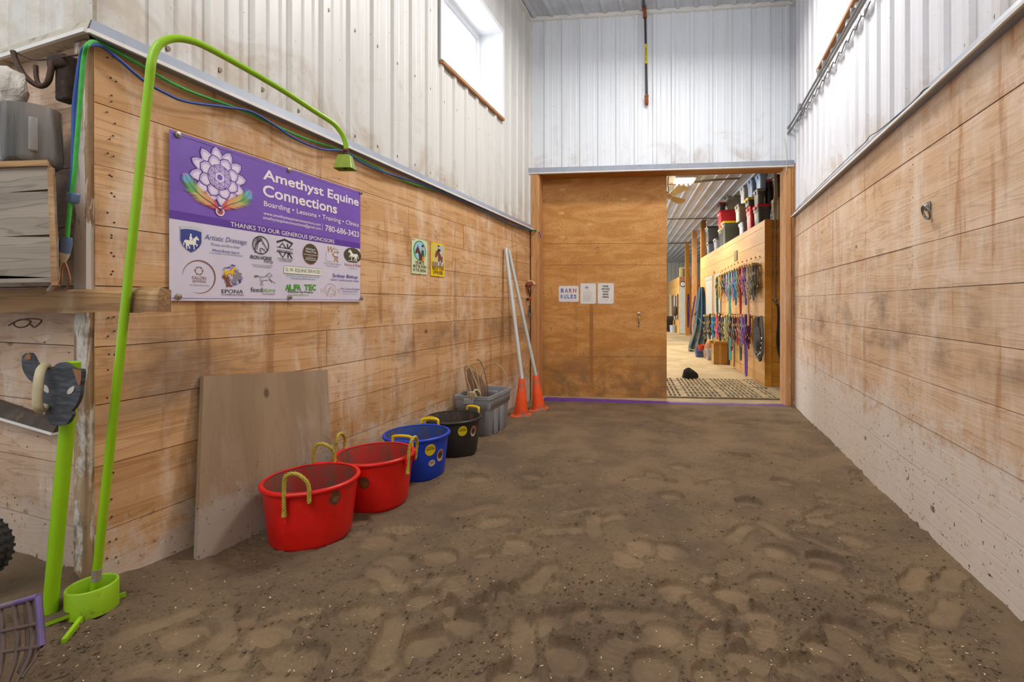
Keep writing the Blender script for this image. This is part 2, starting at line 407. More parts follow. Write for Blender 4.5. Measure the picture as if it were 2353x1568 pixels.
# ------------------------------------------------------------------ ribbed metal siding
def rib_profile(L, pitch=0.2286, off=0.0, rb=0.034, h=0.020):
    pts = [(0.0, 0.0)]; s = off
    while s < L:
        for ds, hh in ((-rb / 2 - 0.014, 0), (-rb / 2, h), (rb / 2, h), (rb / 2 + 0.014, 0), (pitch / 3 - 0.012, 0), (pitch / 3, 0.0035), (pitch / 3 + 0.012, 0), (2 * pitch / 3 - 0.012, 0), (2 * pitch / 3, 0.0035), (2 * pitch / 3 + 0.012, 0)):
            if 0 < s + ds < L: pts.append((s + ds, hh))
        s += pitch
    pts.append((L, 0.0)); return pts
def siding(mb, P, U, N, L, z0, z1, holes=(), mi=0, Wd=UV, off=0.05, **kw):
    """sheet in the plane P + U s + Wd z, ribs towards -N (room side)"""
    prof = rib_profile(L, off=off, **kw)
    cuts = sorted({0, L} | {h[0] for h in holes} | {h[1] for h in holes})
    for a, b in zip(cuts[:-1], cuts[1:]):
        hs = sorted([(h[2], h[3]) for h in holes if h[0] <= a + 1e-6 and h[1] >= b - 1e-6]); zz = [z0]
        for q in hs: zz += [q[0], q[1]]
        zz.append(z1)
        seg = [(s, h) for s, h in prof if a < s < b]
        def hat(s0):
            for (p, hp), (q, hq) in zip(prof[:-1], prof[1:]):
                if p <= s0 <= q: return hp + (hq - hp) * (s0 - p) / max(q - p, 1e-9)
            return 0
        seg = [(a, hat(a))] + seg + [(b, hat(b))]
        for lo, hi in zip(zz[0::2], zz[1::2]):
            n = len(seg)
            vs = [P + U * s - N * h + Wd * lo for s, h in seg] + [P + U * s - N * h + Wd * hi for s, h in seg]
            mb.add(vs, [(i, i + 1, n + i + 1, n + i) for i in range(n - 1)], mi)
ZC = 5.03
WLh = (3.80, 5.11, 3.37, 4.32)                          # left window: y0, y1, z0, z1
WRh = (3.85, 5.24, 3.60, 4.60)                          # right window
XLs, XRs = XL - 0.012, XR + 0.012
mb = MB()
siding(mb, Vector((XLs, YS, 0)), Y_, -X_, YB_L - YS, 2.25, ZC, [(WLh[0] - YS, WLh[1] - YS, WLh[2], WLh[3])], off=0.22)
sp = []
k = 0.22 + 0.115
while k < YB_L - YS:
    for zz in (2.36, 3.05, 3.72, 4.4): sp.append(Vector((XLs, YS + k - 0.075, zz + rnd.uniform(-.015, .015))))
    k += 0.2286
sp = [p for p in sp if not (WLh[0] - .05 < p.y < WLh[1] + .05 and WLh[2] - .06 < p.z < WLh[3] + .06)]
dots(mb, sp, Y_, X_, 0.011, 0.008, 1)
struct('wall_left_upper', mb, [siding_l, screw_mat])
mb = MB()
siding(mb, Vector((XRs, YR0, 0)), Y_, X_, YB_R - YR0, 2.36, ZC, [(WRh[0] - YR0, WRh[1] - YR0, WRh[2], WRh[3])], off=0.16)
sp = []
k = 0.16 + 0.04
while k < YB_R - YR0:
    for zz in (2.45, 3.2, 4.0): sp.append(Vector((XRs, YR0 + k, zz)))
    k += 0.2286
sp = [p for p in sp if not (WRh[0] - .05 < p.y < WRh[1] + .05 and WRh[2] - .06 < p.z < WRh[3] + .06)]
dots(mb, sp, Y_, -X_, 0.011, 0.008, 1)
struct('wall_right_upper', mb, [siding_r, screw_mat])
mb = MB()
siding(mb, C0 + NDL * 0.012, UDL, NDL, 3.2, 2.25, ZC, off=0.19)
struct('wall_arena_upper', mb, siding_l)

# ------------------------------------------------------------------ back wall, header, jambs
SW = (PR - PL).length
ZH = 2.985                                              # underside of the header
mb = MB()
siding(mb, B(-0.05, 0, 0), E1, E2, SW + 0.12, ZH + 0.03, ZC, off=0.24, pitch=0.235)
sp = []
for k in range(13):
    for zz in (3.17, 3.98, 4.75): sp.append(B(0.30 + 0.235 * k - 0.11, 0, zz))
dots(mb, [p for p in sp if st(p)[0] < SW - .05], E1, -E2, 0.009, 0.007, 1)
struct('wall_back', mb, [siding_b, screw_mat])
mb = MB()
mb.obox(B(-0.05, -0.035, ZH - 0.005), E1 * (SW + 0.09), UV * 0.075, E2 * 0.04, 0)
mb.obox(B(-0.05, -0.04, ZH - 0.008), E1 * (SW + 0.09), UV * 0.012, E2 * 0.045, 1)
struct('trim_2', mb, [white_trim, white_lip])
mb = MB()
mb.obox(B(0.0, 0.005, ZH + 0.002), E1 * SW, UV * 0.24, E2 * 0.30, 0)
struct('trim_3', mb, wood_beam, label='amber stained header beam above the sliding door')
# left jamb (rounded timber) and right jamb
mb = MB(); pr = [(0.0, 0.0), (0.085, 0.0), (0.105, 0.02), (0.11, 0.05), (0.11, 0.27), (0.0, 0.27)]
mb.prism(pr, B(-0.005, -0.03, -0.05), E1, E2, 1, 0)
v = [list(p) for p in mb.v]
for i in range(len(v) // 2, len(v)): v[i][2] = ZH
mb.v = [tuple(p) for p in v]
struct('trim_4', mb, wood_post, label='worn timber post left of the sliding door')
mb = MB()
mb.obox(B(SW - 0.055, -0.02, -0.05), E1 * 0.06, UV * (ZH + 0.05), E2 * 0.10, 0)
mb.obox(B(SW - 0.035, 0.08, -0.05), E1 * 0.10, UV * (ZH + 0.05), E2 * 0.2, 0)
struct('trim_5', mb, wood_post, label='timber jamb at the right edge of the doorway')

# ------------------------------------------------------------------ trims on the side walls and ceiling
def ledge(mb, P, U, N, L, z0, z1, out, mitre=0):                 # sloped flashing face plus bright lip
    a = P + UV * z0 - N * out; b = P + UV * z1 - N * (out * 0.42); c = P + UV * z1 + N * 0.02; d = P + UV * z0 + N * 0.02
    ma, mb_ = U * (out * mitre), U * (out * 0.42 * mitre)
    mb.hexa([a - ma, a + U * L, d + U * L, d, b - mb_, b + U * L, c + U * L, c], 0)
    e = a - UV * 0.002 - N * 0.006 - ma; L = L + out * mitre
    mb.obox(e, U * L, UV * 0.014, N * 0.012, 1)
mb = MB(); ledge(mb, Vector((XL, YS, 0)), Y_, -X_, YB_L - YS, 2.24, 2.305, 0.05, 1)
struct('trim_6', mb, [white_trim, white_lip])
mb = MB(); ledge(mb, C0, UDL, NDL, 3.2, 2.24, 2.305, 0.05, 1)
struct('trim_7', mb, [plain('stained_trim', '#bfb5a2', 0.45, 0, 0.2, 9, '#6f5a37', 0.6, 9), white_lip])
mb = MB(); ledge(mb, Vector((XR, YR0, 0)), Y_, X_, YB_R - YR0 - 0.03, 2.345, 2.405, 0.045)
struct('trim_8', mb, [white_trim, white_lip])
mb = MB()
siding(mb, Vector((-2.4, -0.6, ZC)), X_, UV, 3.8, 0, 7.4, Wd=Y_, off=0.1)
struct('ceiling', mb, siding_c)
mb = MB()
mb.obox(B(-0.1, -0.05, ZC - 0.045), E1 * (SW + 0.2), UV * 0.045, E2 * 0.05, 0)
mb.box((XLs, YS, ZC - 0.05), (XLs + 0.05, YB_L, ZC), 0)
mb.box((XRs - 0.05, YR0 + 1.6, ZC - 0.05), (XRs, YB_R, ZC), 0)
struct('trim_9', mb, white_lip)
mb = MB()
mb.box((XLs, YB_L - 0.05, 2.25), (XLs + 0.045, YB_L - 0.005, ZC), 0)
struct('trim_10', mb, white_lip)

# ------------------------------------------------------------------ windows
glass = NT('window_glass', 0.05)
tb = glass.n('ShaderNodeBsdfTransparent'); gb = glass.n('ShaderNodeBsdfGlossy'); gb.inputs['Roughness'].default_value = 0.05
ms = glass.n('ShaderNodeMixShader'); ms.inputs[0].default_value = 0.06
glass.t.links.new(tb.outputs[0], ms.inputs[1]); glass.t.links.new(gb.outputs[0], ms.inputs[2])
glass.t.links.new(ms.outputs[0], glass.t.nodes['Material Output'].inputs['Surface']); glass = glass.mat
sill_wood = wood('sill_wood', '#b98a5e', '#9a6c42', '#6d4a2d', 1, along=0.8, across=10)
def window(name, xw, sgn, y0, y1, z0, z1):
    """recess cut into the siding at x = xw, going outwards by sgn"""
    d = 0.30; t = 0.012; mb = MB()
    xo = xw + sgn * d; lo, hi = min(xw - sgn * 0.03, xo), max(xw - sgn * 0.03, xo)
    mb.box((lo, y1, z0), (hi, y1 + t, z1 + t)); mb.box((lo, y0 - t, z0), (hi, y0, z1 + t))
    mb.box((lo, y0 - t, z1), (hi, y1 + t, z1 + t)); mb.box((lo, y0 - t, z0 - t), (hi, y1 + t, z0))
    a = xw - sgn * 0.03                                   # flange on the room side
    w = 0.045
    for (p, q) in (((y1 + .003, z0), (y1 + w, z1 + .003)), ((y0 - w, z0), (y0 - .003, z1 + .003)), ((y0 - w, z1 + .003), (y1 + w, z1 + w))):
        mb.box((min(a - sgn * .002, a + sgn * 0.006), p[0], p[1]), (max(a - sgn * .002, a + sgn * 0.006), q[0], q[1]))
    o = struct(name, mb, white_vinyl)
    f = MB(); x0 = xo - sgn * 0.05; x0, x1 = min(x0, xo), max(x0, xo)
    for (p, q) in (((y0, z0), (y1, z0 + .05)), ((y0, z1 - .05), (y1, z1)), ((y0, z0 + .05), (y0 + .05, z1 - .05)), ((y1 - .05, z0 + .05), (y1, z1 - .05))):
        f.box((x0, p[0], p[1]), (x1, q[0], q[1]))
    xi = xo - sgn * 0.03
    for (p, q) in (((y0 + .05, z0 + .05), (y1 - .05, z0 + .075)), ((y0 + .05, z1 - .075), (y1 - .05, z1 - .05)), ((y0 + .05, z0 + .075), (y0 + .075, z1 - .075)), ((y1 - .075, z0 + .075), (y1 - .05, z1 - .075))):
        f.box((min(xi, xi + sgn * .02), p[0], p[1]), (max(xi, xi + sgn * .02), q[0], q[1]))
    struct('window_frame', f, white_vinyl, o)
    g = MB(); g.box((min(xi + sgn * .006, xi + sgn * .012), y0 + .07, z0 + .07), (max(xi + sgn * .006, xi + sgn * .012), y1 - .07, z1 - .07)); struct('pane', g, glass, o)
    s_ = MB(); s_.box((min(a - sgn * .012, xw), y0 - .03, z0 - 0.032), (max(a - sgn * .012, xw), y1 + .03, z0 - 0.004)); struct('window_sill', s_, sill_wood, o)
window('window_1', XLs, -1, *WLh)
window('window_2', XRs, 1, *WRh)
# ------------------------------------------------------------------ the arena footing: a height field with hoof and boot prints
def interp(x, xs, ys): return float(np.interp(x, xs, ys))
def base_np(x, y):
    zr = np.interp(y, [1.0, 1.6, 3.6, 6.3], [0.13, 0.12, 0.05, 0.0])
    zl = np.interp(y, [1.2, 1.8, 2.7, 3.9, 4.45, 4.9, 5.3, 6.0], [0.195, 0.17, 0.15, 0.12, 0.10, 0.065, 0.045, 0.0])
    t = np.clip((x + 1.75) / 2.9, 0, 1)
    z = zl * (1 - t) + zr * t
    heap = np.clip((-1.93 - x) / 0.22, 0, 1.3); heap = heap * heap * np.interp(y, [1.0, 1.7, 2.6, 4.5], [0.06, 0.05, 0.025, 0.0])
    return z + heap
def fz(x, y): return float(base_np(np.array([x]), np.array([y]))[0])
def fl(px, py, dz=0.0):                                  # pixel -> point on the footing
    z = 0.1
    for _ in range(12): p = onz(px, py, z + dz); z = fz(p.x, p.y)
    return onz(px, py, z + dz)
_rs = np.random.RandomState(11)
def vnoise(x, y, s, seed):
    r = np.random.RandomState(seed); g = r.rand(256, 256)
    X, Y = x / s + 1000.3, y / s + 1000.7
    i, j = np.floor(X).astype(int), np.floor(Y).astype(int); fx, fy = X - i, Y - j
    fx, fy = fx * fx * fx * (fx * (fx * 6 - 15) + 10), fy * fy * fy * (fy * (fy * 6 - 15) + 10)
    a, b, c, d = g[i % 256, j % 256], g[(i + 1) % 256, j % 256], g[i % 256, (j + 1) % 256], g[(i + 1) % 256, (j + 1) % 256]
    return (a * (1 - fx) + b * fx) * (1 - fy) + (c * (1 - fx) + d * fx) * fy - 0.5
def relief(x, y):
    z = 0.020 * vnoise(x, y, 0.55, 1) + 0.015 * vnoise(x + 0.3 * vnoise(x, y, .3, 9), y, 0.21, 2) + 0.011 * vnoise(x, y, 0.09, 3)
    rough = np.clip(vnoise(x, y, 0.45, 21) * 2.6 + 0.55, 0.15, 1.3)              # trampled against smooth areas
    cl = np.abs(vnoise(x, y, 0.045, 4)); c2 = np.abs(vnoise(x, y, 0.024, 5))
    z = z + rough * (0.018 * (0.25 - cl) + 0.014 * (0.22 - c2) + 0.010 * vnoise(x, y, 0.013, 6))
    return z
xs = np.concatenate([np.arange(-7, -2.4, 0.05), np.arange(-2.4, 1.24, 0.0065)])
ys = np.concatenate([np.arange(-3.5, 0.9, 0.1), np.arange(0.9, 2.6, 0.0062), np.arange(2.6, 4.2, 0.0095), np.arange(4.2, 6.66, 0.016)])
GX, GY = np.meshgrid(xs, ys)
GZ = base_np(GX, GY)
dback = -((GX - PL.x) * E2.x + (GY - PL.y) * E2.y)       # distance in front of the door line
amp = np.clip(dback / 0.5, 0.12, 1)
GZ = GZ + relief(GX, GY) * amp
CM = np.zeros_like(GZ)                                   # how firmly the footing is pressed
def stamp(px, py, ang, kind):
    """hoof / boot prints pressed into the footing"""
    c = fl(px, py); cx, cy = c.x, c.y; R_ = 0.26
    global GZ
    iy = np.where(np.abs(ys - cy) < R_)[0]; ix = np.where(np.abs(xs - cx) < R_)[0]
    if len(iy) == 0 or len(ix) == 0: return
    sl = (slice(iy[0], iy[-1] + 1), slice(ix[0], ix[-1] + 1))
    X, Y = GX[sl] - cx, GY[sl] - cy; ca, sa = math.cos(ang), math.sin(ang)
    u, v = X * ca + Y * sa, -X * sa + Y * ca
    u = u + 0.008 * vnoise(GX[sl], GY[sl], 0.06, 31); v = v + 0.008 * vnoise(GX[sl], GY[sl], 0.06, 32)
    def put(d, depth, tread):                              # d < 1 inside
        global GZ
        k = 1 / (1 + np.exp(np.clip((d - 1) * 42, -60, 60))); rim = np.exp(-((d - 1.17) / 0.13) ** 2); CM[sl] = np.maximum(CM[sl] * (1 - rim), k)
        Zl = GZ[sl]; flat = base_np(GX[sl], GY[sl]) - depth + tread
        GZ[sl] = Zl * (1 - k) + (flat + (Zl - base_np(GX[sl], GY[sl])) * 0.22) * k + rim * 0.008
    if kind == 'hoof':
        u, v = u / 1.22, v / 1.22
        d = np.sqrt((u / 0.066) ** 2 + (v / 0.062) ** 2) + 0.25 * np.clip(-u / 0.066, 0, 1) * (np.abs(v) < 0.02)
        put(d, 0.014 + 0.009 * u / 0.066, 0.006 * (np.sqrt((u / .04) ** 2 + (v / .036) ** 2) < 1))
    elif kind == 'boot':
        u, v = u / 1.12, v / 1.12
        d1 = np.sqrt(((u - 0.055) / 0.085) ** 2 + (v / 0.048) ** 2); d2 = np.sqrt(((u + 0.095) / 0.042) ** 2 + (v / 0.036) ** 2)
        tr = 0.0035 * np.sign(np.sin(u * 230 + 1.5 * np.sin(v * 90)))
        put(d1, 0.010, tr); put(d2, 0.014, tr * 0.5)
    elif kind == 'sneaker':
        d = np.sqrt((u / 0.135) ** 2 + (v / (0.046 - 0.010 * np.cos(u * 30))) ** 2)
        put(d, 0.009, 0.0028 * np.sin(u * 420 + 2.2 * np.sin(v * 160)))
prints = [(1390, 1520, 1.2, 'boot'), (1215, 1480, 1.9, 'hoof'), (1215, 1355, .6, 'boot'), (1175, 1375, .7, 'boot'), (1440, 1280, .2, 'hoof'), (1475, 1255, .2, 'hoof'),
          (1545, 1265, .1, 'hoof'), (1390, 1195, .8, 'sneaker'), (1330, 1175, .7, 'sneaker'), (1115, 1205, .8, 'boot'), (1090, 1170, .9, 'sneaker'), (1220, 1220, .6, 'boot'),
          (1165, 1270, .5, 'boot'), (1540, 1145, .4, 'hoof'), (1560, 1075, .4, 'hoof'), (1720, 1160, 1.4, 'hoof'), (1790, 1270, .2, 'hoof'), (1765, 1340, 2.2, 'hoof'),
          (1740, 1420, 1.5, 'hoof'), (1740, 1490, 1.2, 'boot'), (1630, 1500, 1.4, 'boot'), (1715, 1525, 1.5, 'hoof'), (1660, 1310, 1.0, 'boot'), (1550, 1360, 2.4, 'hoof'),
          (905, 1290, .7, 'hoof'), (930, 1345, .6, 'sneaker'), (690, 1520, .5, 'hoof'), (510, 1545, .6, 'hoof'), (500, 1500, .6, 'hoof'), (620, 1440, .5, 'sneaker'),
          (880, 1535, .4, 'hoof'), (640, 1420, .5, 'boot'), (780, 1420, .6, 'boot'), (1010, 1280, .6, 'hoof'), (1970, 1095, 1.3, 'boot'), (1900, 1290, .9, 'hoof'),
          (2040, 1400, .8, 'hoof'), (2080, 1500, 1.2, 'boot'), (1900, 1500, .4, 'hoof'), (1960, 1240, .3, 'hoof'), (1480, 1100, .6, 'sneaker'), (1250, 1120, .8, 'boot'),
          (1640, 1110, .7, 'boot'), (1800, 1110, .5, 'hoof'), (1700, 1050, .4, 'hoof'), (1350, 1060, .7, 'hoof'), (1880, 1180, .9, 'sneaker'), (1300, 1430, .8, 'sneaker'), (1060, 1440, .9, 'hoof')]
for p in prints: stamp(*p)
rp = random.Random(5)
for _ in range(60): stamp(rp.uniform(300, 2250), 940 + 628 * rp.random() ** 0.8, rp.uniform(0, 3.1), rp.choice(['hoof', 'boot', 'sneaker', 'hoof']))
def ground(x, y):                                        # height of the finished surface
    i = int(np.clip(np.searchsorted(ys, y), 1, len(ys) - 1)); j = int(np.clip(np.searchsorted(xs, x), 1, len(xs) - 1)); return float(GZ[i, j])
ny, nx = GX.shape
keep = np.ones((ny - 1, nx - 1), bool)
cxm, cym = (GX[:-1, :-1] + GX[1:, 1:]) / 2, (GY[:-1, :-1] + GY[1:, 1:]) / 2
keep &= ~((cxm < XL - 0.03) & (cym > YS + 0.02 + 0.1 * (XL - cxm)))
keep &= ((cxm - PL.x) * E2.x + (cym - PL.y) * E2.y) < 0.10
idx = np.arange(ny * nx).reshape(ny, nx)
q = np.stack([idx[:-1, :-1], idx[:-1, 1:], idx[1:, 1:], idx[1:, :-1]], -1)[keep]
used = np.zeros(ny * nx, bool); used[q.ravel()] = True
remap = np.cumsum(used) - 1
V3 = np.stack([GX.ravel(), GY.ravel(), GZ.ravel()], -1)[used]; Q = remap[q]
me = bpy.data.meshes.new('floor')
me.vertices.add(len(V3)); me.vertices.foreach_set('co', V3.ravel())
me.loops.add(Q.size); me.loops.foreach_set('vertex_index', Q.ravel().astype(np.int32))
me.polygons.add(len(Q)); me.polygons.foreach_set('loop_start', np.arange(0, Q.size, 4, dtype=np.int32))
me.polygons.foreach_set('use_smooth', np.ones(len(Q), bool)); me.update(calc_edges=True); me.validate()
at_ = me.attributes.new('compact', 'FLOAT', 'POINT'); at_.data.foreach_set('value', CM.ravel()[used].astype(np.float32))
m = NT('dirt', 0.95); v = m.coords((1, 1, 1))
n1, n2, n3 = m.noise(v, 3.0, 7, 0.62), m.noise(v, 30, 7, 0.7), m.noise(v, 130, 5, 0.66)
ca_ = m.n('ShaderNodeAttribute', attribute_name='compact').outputs['Fac']; loose = m.math('SUBTRACT', 1.0, m.math('MULTIPLY', ca_, 0.35)); cl_ = m.math('MULTIPLY', m.math('SUBTRACT', 1.0, m.math('MULTIPLY', ca_, 0.10)), m.ramp(m.noise(v, 4.5, 5, 0.6), 0.38, 0.6, 0.45, 1.0))
c = m.mix(m.ramp(n1, 0.34, 0.66), hexc('#745f48'), hexc('#8c7457'))
c = m.mix(m.math('MULTIPLY', cl_, m.ramp(n2, 0.54, 0.70, 0, 0.35)), c, hexc('#594734'))
c = m.mix(m.math('MULTIPLY', cl_, m.ramp(n3, 0.58, 0.68, 0, 0.5)), c, hexc('#4a3a2a')); c = m.mix(m.ramp(n3, 0.36, 0.26, 0, 0.4), c, hexc('#b09a7c'))
b1 = m.bump(n2, 0.7, 0.018); m.put(m.t.nodes[-1].inputs['Strength'], m.math('MULTIPLY', loose, 0.7)); b2 = m.bump(n3, 0.9, 0.010, b1); m.put(m.t.nodes[-1].inputs['Strength'], loose)
dirt_mat = m.done(c, b2)
me.materials.append(dirt_mat)
o = bpy.data.objects.new('floor', me); COL.objects.link(o); o['kind'] = 'structure'; o['label'] = 'trampled brown arena footing with boot and hoof prints'

# loose clods and wood shavings lying on the footing
def scatter(n, rmin, rmax, seed, flat=1.0, near=0.0):
    r = random.Random(seed); mb = MB()
    for _ in range(n):
        px, py = r.uniform(60, 2300), 935 + 633 * r.random() ** 0.75
        p = fl(px, py)
        if not (XL + 0.03 < p.x < XR - 0.02 and (p - PL).dot(E2) < -0.03): continue
        z = ground(p.x, p.y)
        if flat > 0.5 and CM[min(np.searchsorted(ys, p.y), len(ys) - 1), min(np.searchsorted(xs, p.x), len(xs) - 1)] > 0.3: continue
        rad = r.uniform(rmin, rmax) * (0.7 + 0.3 * r.random()); a = r.uniform(0, PI)
        if flat < 0.5:
            L, w = rad, rad * r.uniform(0.2, 0.5); d = Vector((math.cos(a), math.sin(a), r.uniform(-.2, .3))) * L; e = Vector((-math.sin(a), math.cos(a), 0)) * w
            c0 = Vector((p.x, p.y, z + 0.0015)); mb.obox(c0, d, e, UV * 0.0012)
        else:
            k = 6; vs = []
            for (s, zz) in ((0.55, -0.3), (1.0, 0.15), (0.6, 0.75)):
                for j in range(k):
                    q = rad * s * r.uniform(0.7, 1.25); vs.append((p.x + q * math.cos(2 * PI * j / k + a), p.y + q * math.sin(2 * PI * j / k + a), z + rad * zz * r.uniform(.7, 1.1)))
            fs = [(i * k + j, i * k + (j + 1) % k, (i + 1) * k + (j + 1) % k, (i + 1) * k + j) for i in range(2) for j in range(k)] + [tuple(range(2 * k, 3 * k))]
            mb.add(vs, fs, 0, True)
    return mb
WL['floor'] = Vector((0, 0, 0)); obj('loose_clods', scatter(7000, 0.002, 0.0085, 41), dirt_mat, o)['kind'] = 'stuff'
shave = plain('wood_shaving', '#d9c398', 0.8)
obj('wood_shavings', scatter(700, 0.004, 0.011, 42, 0.2), shave, o)['kind'] = 'stuff'
# ------------------------------------------------------------------ flat printed lettering and marks
_tc = {}
def glyphs(s, bold=0.0):
    k = (s, bold)
    if k in _tc: return _tc[k]
    cu = bpy.data.curves.new('t', 'FONT'); cu.body = s; cu.resolution_u = 3; cu.offset = bold; cu.fill_mode = 'FRONT'
    ob = bpy.data.objects.new('t', cu); COL.objects.link(ob)
    bpy.context.view_layer.update()
    me = bpy.data.meshes.new_from_object(ob)
    vs = [(v.co.x, v.co.y) for v in me.vertices]; fs = [tuple(p.vertices) for p in me.polygons]
    bpy.data.objects.remove(ob); bpy.data.meshes.remove(me); bpy.data.curves.remove(cu)
    _tc[k] = (vs, fs); return vs, fs
CAPH = max(v[1] for v in glyphs('H')[0])
class Face:
    """flat face with its own 2-D frame; O origin, U right, V up; decals stack outwards along N"""
    def __init__(s, O, U, V): s.O, s.U, s.V = Vector(O), Vector(U).normalized(), Vector(V).normalized(); s.N = s.U.cross(s.V)
    def at(s, lift): return s.O + s.N * lift
    def uv(s, px, py): p = onpl(px, py, s.O, s.N) - s.O; return p.dot(s.U), p.dot(s.V)
    def text(s, mb, txt, x0, x1, y0, h, lift=0.002, mi=0, bold=0.0, shear=0.0):
        vs, fs = glyphs(txt, bold); a, b = min(v[0] for v in vs), max(v[0] for v in vs)
        sx = (x1 - x0) / (b - a); sy = h / CAPH; O = s.at(lift)
        mb.add([O + s.U * (x0 + (v[0] - a) * sx + v[1] * sy * shear) + s.V * (y0 + v[1] * sy) for v in vs], fs, mi)
    def ptext(s, mb, txt, left, right, caph, **kw):       # left, right: pixels at the ends of the baseline, caph: pixels of cap height at the left end
        x0, y0 = s.uv(*left); x1, y1 = s.uv(*right); _, t = s.uv(left[0], left[1] - caph)
        s.text(mb, txt, x0, x1, (y0 + y1) / 2, t - y0, **kw)
def circ(cx, cy, rx, ry=None, n=28, a0=0, a1=2 * PI):
    ry = ry or rx; full = abs(a1 - a0 - 2 * PI) < 1e-6
    return [(cx + rx * math.cos(a0 + (a1 - a0) * i / (n if full else n - 1)), cy + ry * math.sin(a0 + (a1 - a0) * i / (n if full else n - 1))) for i in range(n)]
HORSE = [(0.0, .20), (.03, .40), (.07, .54), (.15, .61), (.30, .59), (.46, .57), (.55, .62), (.65, .79), (.75, .88), (.79, .95), (.83, .88), (.92, .75), (.95, .67), (.89, .64), (.83, .70), (.77, .66),
         (.76, .53), (.74, .43), (.85, .37), (.87, .31), (.80, .22), (.75, .20), (.77, .25), (.81, .30), (.72, .34), (.665, .33), (.66, .20), (.67, .04), (.71, 0), (.62, 0), (.61, .18), (.58, .33), (.45, .29),
         (.34, .33), (.36, .23), (.41, .12), (.41, .03), (.34, .02), (.34, .11), (.27, .21), (.22, .16), (.25, .05), (.27, 0), (.18, 0), (.16, .14), (.16, .27), (.11, .46), (.075, .40), (.06, .21)]
RIDER = [(.38, .58), (.36, .70), (.37, .84), (.42, .90), (.39, .96), (.41, 1.05), (.47, 1.06), (.50, .99), (.48, .91), (.52, .84), (.53, .74), (.62, .72), (.62, .69), (.50, .66), (.50, .58), (.56, .46), (.55, .36), (.50, .36), (.50, .45)]
HEAD = [(.05, .0), (.02, .25), (.08, .52), (.22, .75), (.40, .88), (.46, 1.0), (.53, .88), (.66, .72), (.80, .52), (.97, .32), (.98, .20), (.90, .14), (.80, .22), (.62, .34), (.48, .36), (.42, .22), (.50, .0)]
# ------------------------------------------------------------------ vinyl sponsor banner on the left wall
YB0, YB1, ZB0, ZB1 = 1.553, 2.738, 1.290, 2.005
BF = Face((XL + 0.0088, 0, 0), Y_, UV)
bn = thing('sponsor_banner', 'purple and white vinyl sponsor banner screwed to the left plank wall', 'banner', (XL + 0.004, (YB0 + YB1) / 2, ZB0))
vin_p = plain('banner_purple', '#7d58bd', 0.38, 0, 0.16, 4, '#9a86b8', 0.16, 3)
vin_b = plain('banner_band', '#5f38a2', 0.38, 0, 0.12, 5)
vin_w = plain('banner_white', '#d9d3e3', 0.42, 0, 0.06, 5, '#b79c7c', 0.13, 5)
ink = {k: plain('ink_' + k, c, 0.45, 0, 0.04) for k, c in dict(white='#efe6ea', navy='#33428f', black='#2a2a2e', brown='#8d5a45', gold='#b58848', green='#4f9f3b', dkgreen='#2f6a4c', red='#b0524e', purple='#4c2f96', grey='#8a8794',
       yellow='#f0bf22', umber='#86492f', silver='#c9c9cf', cream='#f2efe0', lilac='#c9b3e3', pale='#e8dcf2', indigo='#3d2a78', orange='#e0703a', lime='#77b548', olive='#4a4638', teal='#3c7f86',
       r_red='#d8604f', r_orange='#e0a468', r_yellow='#cdbb70', r_green='#6fae5e', r_blue='#6fb4d6', r_lilac='#b78fc4').items()}
def bwave(y, z): return 0.0004 * math.sin(y * 9 + z * 4) + 0.0003 * math.sin(z * 17 + y * 5)
def sheet(z0f, z1f, lift, th=0.0022):
    mb = MB(); n, mm = 56, 10; vs = []
    for j in range(mm + 1):
        for i in range(n + 1):
            f = i / n; y = YB0 + (YB1 - YB0) * f; a, b = z0f(f), z1f(f); z = a + (b - a) * j / mm
            vs.append((XL + 0.008 + lift + bwave(y, z), y, z))
    w = n + 1
    fs = [(j * w + i, j * w + i + 1, (j + 1) * w + i + 1, (j + 1) * w + i) for j in range(mm) for i in range(n)]
    mb.add(vs, fs, 0, True); return mb
def band(py0, py1):                                       # height along the banner from two pixel rows at its ends
    return BF.uv(400, py0)[1], BF.uv(834, py1)[1]
zt = sum(band(488, 558)) / 2; zbm = sum(band(506.5, 571)) / 2
body = sheet(lambda f: ZB0, lambda f: ZB1, 0)
nb = len(body.v); back = [(XL + 0.003, y, z) for x, y, z in (body.v[0], body.v[56], body.v[-1], body.v[-57])]
obj('printed_vinyl', body, vin_w, bn, angle=None)
obj('purple_field', sheet(lambda f: zt, lambda f: ZB1, 0.0006), vin_p, bn, angle=None)
obj('dark_purple_band', sheet(lambda f: zbm, lambda f: zt, 0.0006), vin_b, bn, angle=None)
hemm = plain('hem', '#8b7bb0', 0.5)
for z in (ZB0 + 0.012, ZB1 - 0.012): hem = MB(); hem.box((XL + 0.008, YB0 + 0.004, z - 0.0006), (XL + 0.0099, YB1 - 0.004, z + 0.0006)); obj('hem_stitching', hem, hemm, bn)

